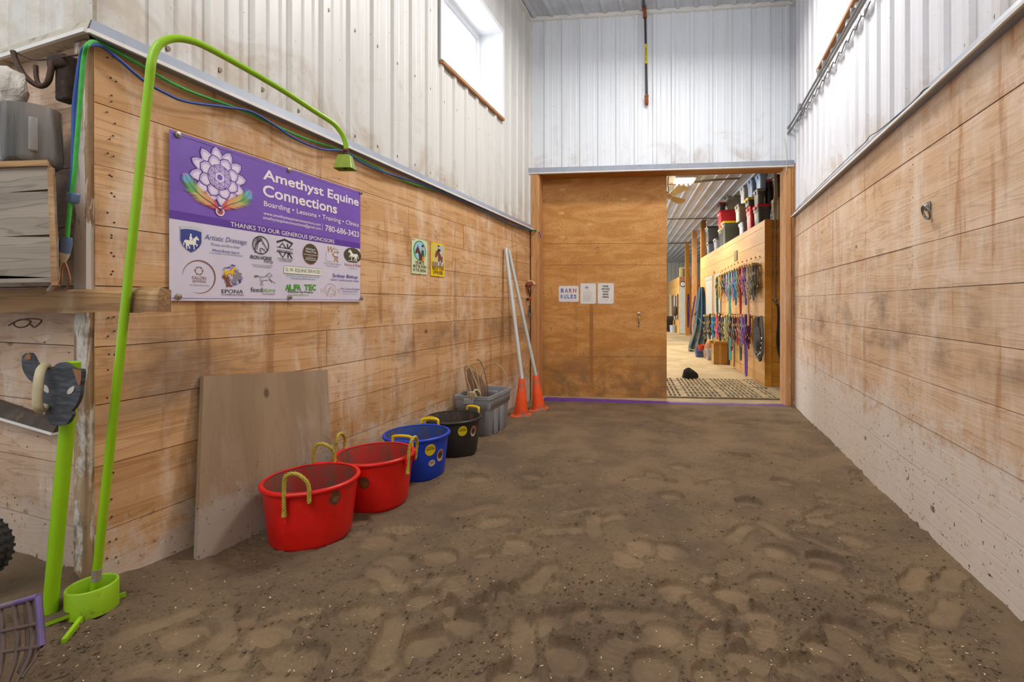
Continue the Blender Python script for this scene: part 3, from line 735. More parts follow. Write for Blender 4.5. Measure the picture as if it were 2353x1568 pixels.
def P(mb, lift=0.0): return mb
T = MB(); Lf = 0.0011
BF.ptext(T, 'Amethyst Equine', (604, 414.5), (824, 470.5), 22.5, lift=Lf, bold=0.022)
BF.ptext(T, 'Connections', (603.5, 450.5), (774, 490), 25, lift=Lf, bold=0.022)
obj('title_lettering', T, ink['white'], bn)
T = MB()
BF.ptext(T, 'Boarding • Lessons • Training • Clinics', (606, 473.5), (824, 521.5), 11.5, lift=Lf, bold=0.008)
BF.ptext(T, 'www.amethystequineconnections.com', (605, 493), (736.5, 520), 7.2, lift=Lf, bold=0.006)
BF.ptext(T, 'amethystequineconnections@gmail.com', (604, 503.5), (737, 528.5), 7.2, lift=Lf, bold=0.006)
BF.ptext(T, '780-686-3423', (747, 530), (824.5, 545.5), 13, lift=Lf, bold=0.015)
a = BF.uv(740.5, 514); b = BF.uv(741.5, 530); T.flat([(a[0] - .0012, b[1]), (a[0] + .0012, b[1]), (a[0] + .0012, a[1]), (a[0] - .0012, a[1])], BF.at(Lf), BF.U, BF.V)
BF.ptext(T, 'THANKS TO OUR GENEROUS SPONOSORS', (529, 521.5), (768, 558.5), 10.5, lift=Lf, bold=0.008)
obj('contact_lettering', T, ink['white'], bn)

# lotus with crossed feathers
cy, cz = BF.uv(503.8, 408)
def pet(ang, r0, r1, w, tip=0.5):
    c, s_ = math.cos(ang), math.sin(ang)
    pts = [(r0, 0), (r0 + (r1 - r0) * .25, w * .8), (r0 + (r1 - r0) * tip, w), (r0 + (r1 - r0) * .82, w * .62), (r1, 0), (r0 + (r1 - r0) * .82, -w * .62), (r0 + (r1 - r0) * tip, -w), (r0 + (r1 - r0) * .25, -w * .8)]
    return [(cy + x * c - y * s_, cz + x * s_ + y * c) for x, y in pts]
LM = [ink['indigo'], ink['lilac'], ink['pale'], vin_p, ink['purple']]
lo = MB(); l0 = 0.0010
def rel(poly, k): mx = sum(p[0] for p in poly) / len(poly); my = sum(p[1] for p in poly) / len(poly); return [(mx + (x - mx) * k, my + (y - my) * k) for x, y in poly]
for ring, (n, r0, r1, w, a0, lf) in enumerate(((12, .062, .137, .026, .13, 0.0), (8, .040, .098, .030, .35, 0.0009))):
    for i in range(n):
        p = pet(a0 + 2 * PI * i / n, r0, r1, w)
        lo.flat(rel(p, 1.16), BF.at(l0 + lf), BF.U, BF.V, 0); lo.flat(p, BF.at(l0 + lf + .0003), BF.U, BF.V, 1)
        lo.flat([(x, y - 0.003) for x, y in rel(p, 0.66)], BF.at(l0 + lf + .0005), BF.U, BF.V, 2)
lo.flat(circ(cy, cz, .058), BF.at(l0 + .0018), BF.U, BF.V, 0); lo.flat(circ(cy, cz, .055), BF.at(l0 + .002), BF.U, BF.V, 1)
hx = [(cy + .026 * math.cos(PI / 6 + k * PI / 3), cz + .026 * math.sin(PI / 6 + k * PI / 3)) for k in range(6)]; hx2 = [(cy + .054 * math.cos(k * PI / 3), cz + .054 * math.sin(k * PI / 3)) for k in range(6)]; hx3 = [(cy + .054 * math.cos(PI / 6 + k * PI / 3), cz + .054 * math.sin(PI / 6 + k * PI / 3)) for k in range(6)]
lo.flat(hx, BF.at(l0 + .0022), BF.U, BF.V, 2); lo.flat(rel(hx, .55), BF.at(l0 + .0024), BF.U, BF.V, 3)
for k in range(6):
    for q in ((hx[k], hx[(k + 1) % 6]), (hx[k], hx2[k]), (hx[k], hx2[(k + 1) % 6]), (hx2[k], hx2[(k + 1) % 6]), (hx[k], hx3[k])):
        lo.line(q, .0014, BF.at(l0 + .0026), BF.U, BF.V, 4)
obj('lotus_emblem', lo, LM, bn)
fe = MB(); fm = [ink['r_red'], ink['r_orange'], ink['r_yellow'], ink['r_green'], ink['r_blue'], ink['r_lilac'], ink['indigo']]
rf = random.Random(2)
for spine in ([(505, 482), (486, 468), (462, 452), (441, 432), (427, 410), (418, 392)], [(505, 482), (522, 472), (541, 466), (558, 459), (570, 448), (576, 432)]):
    P3 = [Vector(BF.uv(*p)) for p in spine]
    L = len(P3) - 1; N = 64
    def sp(t): i = min(int(t * L), L - 1); f = t * L - i; return P3[i].lerp(P3[i + 1], f)
    for k in range(N):
        t = 0.05 + 0.93 * k / N; c = sp(t); d = (sp(min(t + .04, 1)) - sp(max(t - .04, 0))).normalized(); nn = Vector((-d.y, d.x))
        w = 0.052 * math.sin(PI * min(1, 0.12 + t * 0.95)) ** 0.7
        for sg in (-1, 1):
            e = c + (nn * sg * 0.75 + d * 0.8) * w * rf.uniform(.75, 1.05); ci = min(5, int(t * 6 + rf.uniform(-.25, .25)))
            fe.flat([(c.x - d.x * .0035, c.y - d.y * .0035), (c.x + d.x * .0035, c.y + d.y * .0035), (e.x, e.y)], BF.at(l0 + .003 + .00002 * k), BF.U, BF.V, max(0, ci))
    fe.line([(sp(i / 14).x, sp(i / 14).y) for i in range(15)], [.0035 - .0002 * i for i in range(15)], BF.at(l0 + .0046), BF.U, BF.V, 6)
obj('feather_pair', fe, fm, bn)
ri = MB(); q = BF.uv(504.5, 486); r_ = .0215
ri.flat(circ(q[0], q[1], r_), BF.at(l0 + .0028), BF.U, BF.V, 0); ri.flat(circ(q[0], q[1], r_ * .72), BF.at(l0 + .0030), BF.U, BF.V, 1)
ri.line([(q[0] - .008, q[1] - .012), (q[0], q[1] + .004), (q[0] + .009, q[1] + .013)], .004, BF.at(l0 + .0032), BF.U, BF.V, 2); ri.line([(q[0] + .008, q[1] - .012), (q[0], q[1] + .004), (q[0] - .009, q[1] + .013)], .004, BF.at(l0 + .0033), BF.U, BF.V, 2)
obj('ring_emblem', ri, [ink['pale'], ink['r_red'], ink['indigo']], bn)

# sponsor marks: (pixel) helpers for a mark drawn in a box given by its left-bottom and right-top pixels
def boxuv(l, b, r, t):
    mx = (l + r) / 2; x0, _ = BF.uv(l, b); x1, _ = BF.uv(r, t); _, y0 = BF.uv(mx, b); _, y1 = BF.uv(mx, t); return x0, y0, x1, y1
def place(poly, bx, flip=False, top=1.0):
    x0, y0, x1, y1 = bx; return [(x0 + (x1 - x0) * ((1 - x) if flip else x), y0 + (y1 - y0) * y / top) for x, y in poly]
def mark(name, draw):
    mb = MB(); mats = draw(mb); obj(name, mb, [ink[k] for k in mats], bn)
def fp(mb, poly, lift, mi): mb.flat(poly, BF.at(Lf + lift), BF.U, BF.V, mi)
def ln(mb, poly, w, lift, mi, closed=False): mb.line(poly, w, BF.at(Lf + lift), BF.U, BF.V, mi, closed)
def d1(mb):
    bx = boxuv(413.5, 581, 463, 522)
    sh = [(0, .97), (.25, 1.02), (.5, 1.03), (.75, 1.02), (1, .97), (1, .42), (.9, .25), (.72, .10), (.5, 0), (.28, .10), (.1, .25), (0, .42)]
    fp(mb, place(sh, bx), 0, 0); fp(mb, place([(x * .97 + .015, y * (.88 if y > .5 else 1) + (0.012 if y < .5 else 0)) for x, y in sh], bx), .0003, 1)
    hb = boxuv(420, 573, 459, 541); fp(mb, place(HORSE, hb, top=.95), .0006, 2); fp(mb, place(RIDER, hb, top=.95), .0007, 2)
    BF.ptext(mb, 'Artistic Dressage', (470, 549), (566, 563), 12, lift=Lf, mi=1, shear=.25, bold=-.004)
    BF.ptext(mb, 'Thomas and Shana Ritter', (483, 563), (551, 572.5), 6, lift=Lf, mi=1, shear=.25, bold=-.004)
    BF.ptext(mb, 'Mind-Body-Spirit', (488.5, 577.5), (550, 585), 6.2, lift=Lf, mi=1)
    BF.ptext(mb, 'for the Holistic Horse-Rider Relationship', (482, 583), (558, 589.5), 3, lift=Lf, mi=1)
    return ['silver', 'navy', 'cream']
mark('shield_logo', d1)
def headart(mb, bx, mi, w, lift=.0003):
    ln(mb, place([(.10, .0), (.05, .25), (.12, .5), (.26, .72), (.44, .85), (.50, 1.0), (.56, .86), (.70, .68), (.84, .48), (.98, .28), (.96, .17), (.86, .13), (.72, .26), (.55, .34), (.46, .30), (.44, .18), (.52, .0)], bx), w, lift, mi)
    ln(mb, place([(.44, .85), (.30, .66), (.22, .44), (.20, .2)], bx), w * .9, lift, mi); ln(mb, place([(.62, .66), (.68, .62)], bx), w, lift, mi)
def d2(mb):
    x0, y0, x1, y1 = bx = boxuv(580, 584, 618, 543)
    ln(mb, circ((x0 + x1) / 2, (y0 + y1) / 2, (x1 - x0) / 2 * .96, (y1 - y0) / 2 * .98, 36), .0045, 0, 0, True)
    headart(mb, (x0 + (x1 - x0) * .1, y0 + (y1 - y0) * .04, x1 - (x1 - x0) * .1, y1 - (y1 - y0) * .1), 0, .004)
    for k in range(4): ln(mb, place([(.06, .45 + .11 * k), (.3, .62 + .09 * k), (.6, .80 + .03 * k)], bx), [.0006, .005, .0006], .0004, 0)
    BF.ptext(mb, 'IRON HORSE', (575, 593.5), (624, 599.5), 8, lift=Lf, bold=.02)
    BF.ptext(mb, 'Hemp', (606.5, 603), (627, 606.5), 7.5, lift=Lf, shear=.3, bold=-.003)
    BF.ptext(mb, 'Hemp Seed Pellets, Supplement Snacks & Meals', (577.5, 608.5), (626.5, 612.5), 1.9, lift=Lf, bold=.01)
    BF.ptext(mb, 'www.ironhorsehemp.ca', (581.5, 613), (623, 616.5), 3, lift=Lf)
    return ['black']
mark('horse_head_logo', d2)
def d3(mb):
    bx = boxuv(636, 594, 673, 551)
    ln(mb, place([(.0, .82), (.47, 1.0), (.99, .84)], bx), .010, 0, 0)
    ln(mb, place([(.14, .55), (.34, .80), (.55, .55)], bx), .006, 0, 0); ln(mb, place([(.14, .32), (.36, .03), (.55, .32)], bx), .006, 0, 0)
    for q in ([(.66, .80), (.66, .55)], [(.92, .80), (.72, .55)], [(.69, .33), (.69, .03)], [(.72, .33), (.95, .03)]): ln(mb, place(q, bx), .007, 0, 0)
    ln(mb, place([(.0, .57), (1, .53)], bx), .003, 0, 0); ln(mb, place([(.0, .33), (1, .30)], bx), .004, 0, 0)
    BF.ptext(mb, 'RAFTER DIAMOND K', (637, 576.5), (672, 581), 3.2, lift=Lf, bold=.02)
    BF.ptext(mb, 'RAFTER DIAMOND K CREATIONS', (638, 594.5), (673, 598.5), 2.2, lift=Lf, bold=.01)
    BF.ptext(mb, 'Tack & Apparel Embroidery', (641, 597.5), (671, 600.5), 2.2, lift=Lf, bold=.01)
    BF.ptext(mb, 'www.rafterdiamondk.com', (641, 600.5), (670, 603.5), 2.2, lift=Lf, bold=.01)
    return ['black']
mark('rafter_logo', d3)
def d4(mb):
    x0, y0, x1, y1 = boxuv(695, 608, 731, 560); c = ((x0 + x1) / 2, (y0 + y1) / 2)
    fp(mb, circ(*c, (x1 - x0) / 2, (y1 - y0) / 2, 36), 0, 0); fp(mb, circ(*c, (x1 - x0) / 2 * .965, (y1 - y0) / 2 * .97, 36), .0003, 1)
    for t, l, r, cp in (('Wild Rags &', (702, 574), (724, 576), 4.2), ('Western Swag', (701, 580), (726, 582), 4.2), ('www.westernswag.com', (697, 585.5), (729.5, 588.5), 2.6), ('Handmade Scarves', (702, 594), (725, 595.5), 2.8), ('and Decorated Hats', (701, 598), (726, 599.5), 2.8)):
        BF.ptext(mb, t, l, r, cp, lift=Lf + .0006, mi=2, bold=.012)
    a = BF.uv(706.5, 589.5); b = BF.uv(721, 590.5); ln(mb, [a, b], .003, .0006, 0)
    return ['orange', 'olive', 'white']
mark('oval_logo', d4)
def d5(mb):
    bx = boxuv(748, 602, 778, 566)
    ln(mb, place([(.03, .62), (.05, .03), (.55, .0)], bx), .0022, 0, 0); ln(mb, place([(.62, .85), (.95, .83), (.93, .5)], bx), .0022, 0, 0)
    BF.ptext(mb, 'W', (750, 579), (766, 581), 14, lift=Lf, shear=.25); BF.ptext(mb, 'C', (763, 590), (777, 592), 13, lift=Lf, shear=.2); BF.ptext(mb, 'R', (768, 602), (778, 603), 12, lift=Lf, shear=.15)
    BF.ptext(mb, 'WOLF CREEK RANCH', (744, 607), (783, 610.5), 4.2, lift=Lf, mi=1, bold=-.004); BF.ptext(mb, 'WETASKIWIN, ALBERTA', (749, 612.5), (778, 615), 3, lift=Lf, mi=1)
    return ['gold', 'grey']
mark('initials_logo', d5)
def d6(mb):
    x0, y0, x1, y1 = bx = boxuv(790, 604.5, 829.5, 573); c = ((x0 + x1) / 2, (y0 + y1) / 2 + .004)
    fp(mb, [p for p in circ(*c, (x1 - x0) / 2, (y1 - y0) / 2 * 1.12, 40) if p[1] > y0 + .003], 0, 0)
    fp(mb, place(HORSE, (x0 + (x1 - x0) * .2, y0 + (y1 - y0) * .18, x0 + (x1 - x0) * .84, y1 - (y1 - y0) * .02), True, .95), .0004, 1)
    ln(mb, place([(.22, .13), (.5, .17), (.85, .12)], bx), .002, .0004, 1)
    BF.ptext(mb, 'Horse & Rider', (792, 611.5), (830.5, 614), 7, lift=Lf, mi=2, bold=-.002); BF.ptext(mb, 'horseandrider.ca', (801, 617.5), (822, 618.5), 2, lift=Lf, mi=3)
    return ['olive', 'cream', 'red', 'grey']
mark('walking_horse_logo', d6)
def d7(mb):
    x0, y0, x1, y1 = boxuv(419, 674, 494, 599); c = ((x0 + x1) / 2, (y0 + y1) / 2)
    n = 60; A = [PI * .98 - 2 * PI * .80 * i / (n - 1) for i in range(n)]
    ln(mb, [(c[0] + (x1 - x0) / 2 * math.cos(a), c[1] + (y1 - y0) / 2 * math.sin(a)) for a in A], [.0008 + .0052 * math.sin(PI * i / (n - 1)) for i in range(n)], 0, 0)
    k = BF.uv(457, 622.5)
    for i in range(18):
        a = 2 * PI * i / 18; fp(mb, circ(k[0] + .0165 * math.cos(a), k[1] + .0165 * math.sin(a), .0022 + .0012 * (i % 3 == 0), n=8), 0, 0)
    BF.ptext(mb, 'FALON', (441.5, 641.5), (473, 644), 7.5, lift=Lf); BF.ptext(mb, 'SEWING', (442, 648.5), (473, 650.5), 5.5, lift=Lf); BF.ptext(mb, 'Art Quality Embroidery', (434, 656), (481, 658.5), 3.5, lift=Lf, shear=.4, bold=-.004)
    return ['brown']
mark('circle_logo', d7)
def d8(mb):
    x0, y0, x1, y1 = boxuv(509, 660, 558, 609); c = ((x0 + x1) / 2, (y0 + y1) / 2); rx, ry = (x1 - x0) / 2, (y1 - y0) / 2; r = random.Random(4)
    for i in range(90):
        a, q = r.uniform(0, 2 * PI), math.sqrt(r.uniform(.12, .94)); p = (c[0] + rx * q * math.cos(a), c[1] + ry * q * math.sin(a)); ln(mb, circ(p[0], p[1], .0042, n=7, a1=4.2), .0018, 0, 0)
    fp(mb, place(HORSE, boxuv(512, 637, 545, 613), top=.95), .0006, 1)
    fp(mb, place([(.4, 0), (.95, .1), (.72, .3), (.62, .62), (.7, .88), (.4, .78), (.1, 1.0), (0, .8), (.12, .66), (.4, .55), (.36, .3)], boxuv(510, 660, 535, 632)), .0004, 2)
    fp(mb, place([(0, .1), (.3, .5), (.1, .8), (.5, 1), (.9, .8), (1, .4), (.6, .3), (.4, 0)], boxuv(529, 653, 556, 622)), .0003, 3)
    BF.ptext(mb, 'EPONA', (509, 673.5), (558.5, 674.5), 8.5, lift=Lf, mi=4); BF.ptext(mb, 'CONSULTING', (509, 679), (560, 680), 4, lift=Lf, mi=4)
    return ['purple', 'yellow', 'umber', 'grey', 'black']
mark('globe_logo', d8)
def d9(mb):
    bx = boxuv(583, 658, 632, 627)
    for q in ([(.0, .72), (.12, .78), (.25, .70), (.45, .66), (.58, .78), (.66, .95), (.74, 1.0), (.78, .92), (.86, .78), (.80, .74), (.72, .76), (.70, .6), (.78, .48), (.90, .36), (1.0, .28), (.98, .2)], [(.70, .52), (.82, .38), (.84, .24)], [(.66, .46), (.45, .42), (.34, .46), (.40, .30), (.34, .18), (.44, .06)], [(.30, .62), (.28, .44), (.38, .28), (.28, .10), (.36, .02)], [(.02, .66), (.12, .72), (.22, .66)], [(.03, .60), (.14, .66)], [(.55, .72), (.62, .88)], [(.6, .7), (.67, .84)]):
        ln(mb, place(q, bx), .0022, 0, 0)
    BF.ptext(mb, 'feed', (576, 671), (602.5, 671.5), 11, lift=Lf, mi=0); BF.ptext(mb, 'store', (603, 671.5), (632.5, 672), 11, lift=Lf, mi=1); BF.ptext(mb, 'to-your-door', (602.5, 677.5), (631.5, 677.8), 4, lift=Lf, mi=0, shear=.2)
    return ['black', 'lime']
mark('running_horse_logo', d9)
def d10(mb):
    x0, y0, x1, y1 = boxuv(652.5, 631, 736.5, 614.5); fp(mb, [(x0, y0), (x1, y0), (x1, y1), (x0, y1)], 0, 0); ln(mb, [(x0, y0), (x1, y0), (x1, y1), (x0, y1)], .0018, .0002, 1, True)
    BF.ptext(mb, 'G. W. EQUINE SERVICES', (656, 624), (734.5, 628.5), 8, lift=Lf + .0003, mi=1, bold=.006)
    BF.ptext(mb, '"Specializing in Quality Appendix Quarter Horses"', (656, 635), (733, 639), 3.2, lift=Lf, mi=2, shear=.2); BF.ptext(mb, 'www.gwequineservices.com', (667, 641), (724, 644), 4, lift=Lf, mi=2)
    return ['cream', 'dkgreen', 'teal']
mark('boxed_lettering', d10)
def d11(mb):
    for t, l, r in (('A', 655.5, 665), ('L', 664, 675), ('F', 675, 684.5), ('A', 682.5, 691.5), ('T', 699, 709), ('E', 709.5, 717), ('C', 717.5, 725.5)):
        BF.ptext(mb, t, (l, 667), (r, 667.4), 12.5, lift=Lf, mi=0, bold=.05)
    BF.ptext(mb, 'Nutritious Hay Products', (661, 672.5), (719, 674), 4.6, lift=Lf, mi=1, bold=.015); BF.ptext(mb, 'www.alfatec.ca', (671, 679.5), (709, 680), 4.6, lift=Lf, mi=2)
    return ['green', 'black', 'lime']
mark('block_lettering', d11)
def d12(mb):
    BF.ptext(mb, 'Sydney Bishop', (763, 637.5), (821, 640), 8, lift=Lf, mi=0, shear=.3, bold=.004); a, b = BF.uv(759, 641.5), BF.uv(825, 644); ln(mb, [a, (b[0], a[1])], .0008, 0, 0)
    BF.ptext(mb, 'BLANKET  CLEANING & REPAIR • SEWING', (760, 645.5), (824, 648), 3.2, lift=Lf, mi=0); return ['purple']
mark('script_lettering', d12)
def d13(mb):
    x0, y0, x1, y1 = boxuv(747, 683, 771, 652.5); ln(mb, circ((x0 + x1) / 2, (y0 + y1) / 2 + .003, (x1 - x0) / 2, (y1 - y0) / 2 * .95, 30, -.9, PI + .9), .002, 0, 0)
    headart(mb, (x0 + (x1 - x0) * .12, y0 - .002, x1, y1 - (y1 - y0) * .14), 0, .002)
    for cx_ in (738.5, 743, 777, 781):
        for cyy in (666, 671): p = BF.uv(cx_, cyy); ln(mb, circ(p[0], p[1], .0042, n=9, a1=4.7), .0014, 0, 0)
    BF.ptext(mb, 'The Creative Daughter', (783, 665.5), (826.5, 667), 4.4, lift=Lf, mi=1); BF.ptext(mb, 'Captivating Equestrian Attire', (786.5, 671), (822, 672), 3, lift=Lf, mi=1); BF.ptext(mb, 'www.thecreativedaughter.ca', (786, 676), (821.5, 676.5), 2, lift=Lf, mi=2)
    return ['gold', 'purple', 'grey']
mark('medallion_logo', d13)
gm = plain('screw_zinc', '#a7a08c', 0.35, 0.8, 0.2, 30, '#6b5a3c', .3, 40)
for i, (px, py) in enumerate(((408, 310), (663.5, 391), (829, 443.5), (409, 682), (665, 683), (829.5, 686))):
    y, z = BF.uv(px, py); mb = MB(); RX = Matrix(((0, 0, 1), (0, 1, 0), (-1, 0, 0)))
    mb.lathe([(.0001, .0135), (.006, .0125), (.0065, .008), (.0125, .0065), (.0135, .002)], 16, (XL + .009, y, z), R=Matrix(((0, 0, 1), (1, 0, 0), (0, 1, 0))))
    obj('screw', mb, gm, bn)
# ------------------------------------------------------------------ two small signs on the left wall
def smooth(pts, n=6, closed=False):                       # Catmull-Rom through the points
    P = [Vector(p) for p in pts]; k = len(P); out = []
    for i in range(k if closed else k - 1):
        p0, p1, p2, p3 = (P[(i - 1) % k] if closed or i > 0 else P[0] * 2 - P[1]), P[i], P[(i + 1) % k], (P[(i + 2) % k] if closed or i < k - 2 else P[-1] * 2 - P[-2])
        for j in range(n):
            t = j / n; out.append(((p1 * 2) + (p2 - p0) * t + (p0 * 2 - p1 * 5 + p2 * 4 - p3) * t * t + (p1 * 3 - p0 - p2 * 3 + p3) * t ** 3) * 0.5)
    if not closed: out.append(P[-1])
    return out
def sign(name, label, tl, br, colA, border):
    Fc = Face((XL + 0.006, 0, 0), Y_, UV)
    y0, z1 = Fc.uv(*tl); y1, z0 = Fc.uv(*br)
    t = thing(name, label, 'sign', (XL + 0.003, (y0 + y1) / 2, z0))
    mb = MB(); mb.box((XL + 0.003, y0, z0), (XL + 0.006, y1, z1)); obj('sign_plate', mb, plain(name + '_plate', colA, 0.35, 0, 0.1, 20), t)
    return t, Fc, (y0, z0, y1, z1)
sc = {k: plain('sign_' + k, c, 0.4, 0, 0.08, 30) for k, c in dict(green='#2f9a4a', sky='#9fcbe6', horse='#5a3728', bay='#7d4536', black='#2b2a2d', coat='#2c5c3c', tan='#d98e3d', skin='#dca877', text='#5a3a1c', ytext='#7a3d1c',
       yel='#f3d61e', grey='#b9c0c4', straw='#d8c76a', ground='#9b8a6c', white='#e6e2da', orange='#ef8d45').items()}
def place2(poly, b, flip=False, top=1.0): return [(b[0] + (b[2] - b[0]) * ((1 - x) if flip else x), b[1] + (b[3] - b[1]) * y / top) for x, y in poly]
t, Fc, (y0, z0, y1, z1) = sign('helmet_sign', 'pale green helmet rule sign with a dark horse in a green ring', (946, 546), (982, 632), '#d3e3b9', None)
w, h = y1 - y0, z1 - z0; cy, cz = y0 + w * .5, z0 + h * .67
mb = MB(); mb.flat(circ(cy, cz, w * .40, h * .29), Fc.at(.0006), Fc.U, Fc.V, 0); mb.flat(circ(cy, cz, w * .345, h * .262), Fc.at(.0010), Fc.U, Fc.V, 1)
def q(poly, a, b, c, d, lift, mi, flip=False): mb.flat(place2(poly, (y0 + w * a, z0 + h * b, y0 + w * c, z0 + h * d), flip), Fc.at(lift), Fc.U, Fc.V, mi)
q([(0, .42), (.05, .60), (.25, .80), (.34, 1.0), (.42, .86), (.55, .74), (.70, .50), (1, .34), (.95, 0), (.55, 0), (.50, .30), (.42, .46), (.22, .44), (.08, .36)], .20, .40, .66, .84, .0016, 2)
q([(.2, .0), (.0, .45), (.15, .75), (.35, .78), (.75, .72), (.85, .4), (.8, 0)], .58, .52, .80, .76, .0020, 4); q(circ(.5, .5, .5, .5, 12), .62, .72, .72, .80, .0022, 5); q([(0, .2), (.2, .5), (.35, 1), (.8, 1), (1, .2)], .58, .78, .76, .86, .0024, 3); q([(0, 0), (.2, 1), (1, 1), (.7, 0)], .62, .38, .82, .53, .0019, 6)
obj('printed_picture', mb, [sc[k] for k in ('green', 'sky', 'horse', 'black', 'coat', 'skin', 'tan')], t)
mb = MB()
for s_, a, b, zz in (('HELMETS', .22, .78, .285), ('MUST BE WORN', .09, .91, .175), ('IN THE ARENA!', .09, .91, .065)): Fc.text(mb, s_, y0 + w * a, y0 + w * b, z0 + h * zz, h * .085, lift=.0007, bold=.025)
obj('lettering', mb, sc['text'], t)
mb = MB(); mb.flat(circ(y0 + w * .13, z1 - h * .045, w * .08, h * .014), Fc.at(.001), Fc.U, Fc.V); obj('orange_mark', mb, sc['orange'], t)
for a, b in ((.05, .97), (.93, .97), (.5, .01)): mb = MB(); mb.ball((XL + .0065, y0 + w * a, z0 + h * b), .0035, n=8); obj('nail', mb, nail_mat, t)
t, Fc, (y0, z0, y1, z1) = sign('risk_sign', 'yellow bordered risk warning sign with a mounted brown horse', (990, 555.5), (1021.5, 637), '#f0d31c', None)
w, h = y1 - y0, z1 - z0; mb = MB()
q([(0, 0), (1, 0), (1, 1), (0, 1)], .06, .30, .94, .95, .0006, 0); q([(0, 0), (1, 0), (1, 1), (0, 1)], .06, .42, .48, .95, .0009, 1); q([(0, 0), (1, 0), (1, .8), (.5, 1), (0, .9)], .06, .28, .94, .43, .0010, 2)
q([(0, .60), (.08, .50), (.20, .52), (.26, .70), (.36, .62), (.38, .40), (.36, 0), (.50, 0), (.55, .36), (.70, .36), (.74, 0), (.86, 0), (.90, .5), (.86, .78), (.60, .84), (.38, 1.0), (.18, .98), (.08, .86)], .28, .33, .90, .78, .0014, 3)
q([(.0, .0), (.1, .6), (.3, .7), (.9, .6), (1, 0)], .46, .74, .70, .88, .0018, 4); q(circ(.5, .5, .5, .5, 12), .48, .86, .58, .92, .0020, 5); q([(0, .1), (.3, 1), (.8, .9), (1, .1)], .46, .895, .62, .945, .0022, 4); q([(0, 1), (.5, 1), (1, .2), (.8, 0), (.4, .5)], .60, .60, .80, .76, .0020, 6)
for a in (.50, .76): q([(0, 0), (1, 0), (1, 1), (0, 1)], a, .33, a + .08, .44, .0018, 6)
obj('printed_picture', mb, [sc[k] for k in ('grey', 'straw', 'ground', 'bay', 'black', 'skin', 'white')], t)
mb = MB()
for s_, a, b, zz in (('RIDE AT YOUR', .10, .92, .19), ('OWN RISK', .14, .88, .065)): Fc.text(mb, s_, y0 + w * a, y0 + w * b, z0 + h * zz, h * .10, lift=.0012, bold=.025)
obj('lettering', mb, sc['ytext'], t)
for a, b in ((.06, .97), (.94, .97), (.5, .015)): mb = MB(); mb.ball((XL + .0065, y0 + w * a, z0 + h * b), .0035, n=8); obj('nail', mb, nail_mat, t)

# ------------------------------------------------------------------ plywood panel leaning on the left wall
a, b = onx(468, 865, XL + .024), onx(752, 850, XL + .024)
c = Vector((XL + .095, 1.60, fz(XL + .095, 1.60) - .03)); d = Vector((XL + .095, 2.40, fz(XL + .095, 2.40) - .03))
n = (b - a).cross(a - c).normalized(); n = -n if n.x < 0 else n
mb = MB(); th = 0.019
mb.hexa([c - n * th, d - n * th, d, c, a - n * th, b - n * th, b, a])
tag(obj('plywood_panel', mb, wood_dusty), 'dusty plywood panel leaning on the wall under the banner', 'board')

# ------------------------------------------------------------------ muck tubs
def tubmat(name, col, dark, rough=0.38):
    m = NT(name, rough); v = m.coords((1, 1, 1)); c = hexc(col)
    n = m.noise(v, 6, 6, 0.6, .4); s_ = m.noise(m.coords((9, 9, 2)), 1.5, 8, 0.66)
    o = m.mix(m.ramp(n, .35, .7), tuple(x * .78 for x in c[:3]) + (1,), c); o = m.mix(m.ramp(s_, .58, .74, 0, .55), o, hexc(dark))
    sp = m.noise(v, 60, 4); o = m.mix(m.ramp(sp, .70, .74, 0, .5), o, hexc('#b9a48a'))
    return m.done(o, None, m.ramp(n, .3, .7, rough - .08, rough + .15))
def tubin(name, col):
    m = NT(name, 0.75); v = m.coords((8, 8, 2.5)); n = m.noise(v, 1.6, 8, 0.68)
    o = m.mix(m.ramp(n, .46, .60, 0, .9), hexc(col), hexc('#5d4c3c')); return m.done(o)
rope_y = plain('yellow_rope', '#c2ab3c', 0.7, 0, 0.25, 60, '#7d6a35', .5, 30)
yel_pl = plain('yellow_plastic', '#efc814', 0.4, 0, 0.12, 20, '#a28a2a', .2, 20)
stick_y = plain('yellow_sticker', '#dcc316', 0.35, 0, 0.06, 20); stick_k = plain('sticker_print', '#3c3820', 0.5); stick_w = plain('white_sticker', '#c9b8a4', 0.4, 0, .12, 30); stick_r = plain('sticker_red', '#a4452f', 0.4)
peel_c = plain('peeled_core', '#8d5a2c', .7, 0, .3, 50); peel_m = plain('peeled_sticker', '#6d4024', .7, 0, .35, 40, '#a9742f', .4, 40)
TH, R0, R1, RR = 0.285, 0.178, 0.205, 0.011
def tub_r(z): return R0 + (R1 - R0) * z / TH
def twisted(mb, path, r, turns, mi=0):
    P_ = smooth(path, 8); k = len(P_); L = [0]
    for i in range(1, k): L.append(L[-1] + (P_[i] - P_[i - 1]).length)
    for s_ in range(3):
        pts = []; u = Vector((.3, .5, .8))
        for i in range(k):
            t = (P_[min(i + 1, k - 1)] - P_[max(i - 1, 0)]).normalized(); u = (u - t * u.dot(t)).normalized(); w_ = t.cross(u)
            a_ = 2 * PI * (turns * L[i] / L[-1] + s_ / 3); pts.append(P_[i] + (u * math.cos(a_) + w_ * math.sin(a_)) * r * .55)
        mb.tube(pts, r * .58, 6, mi)
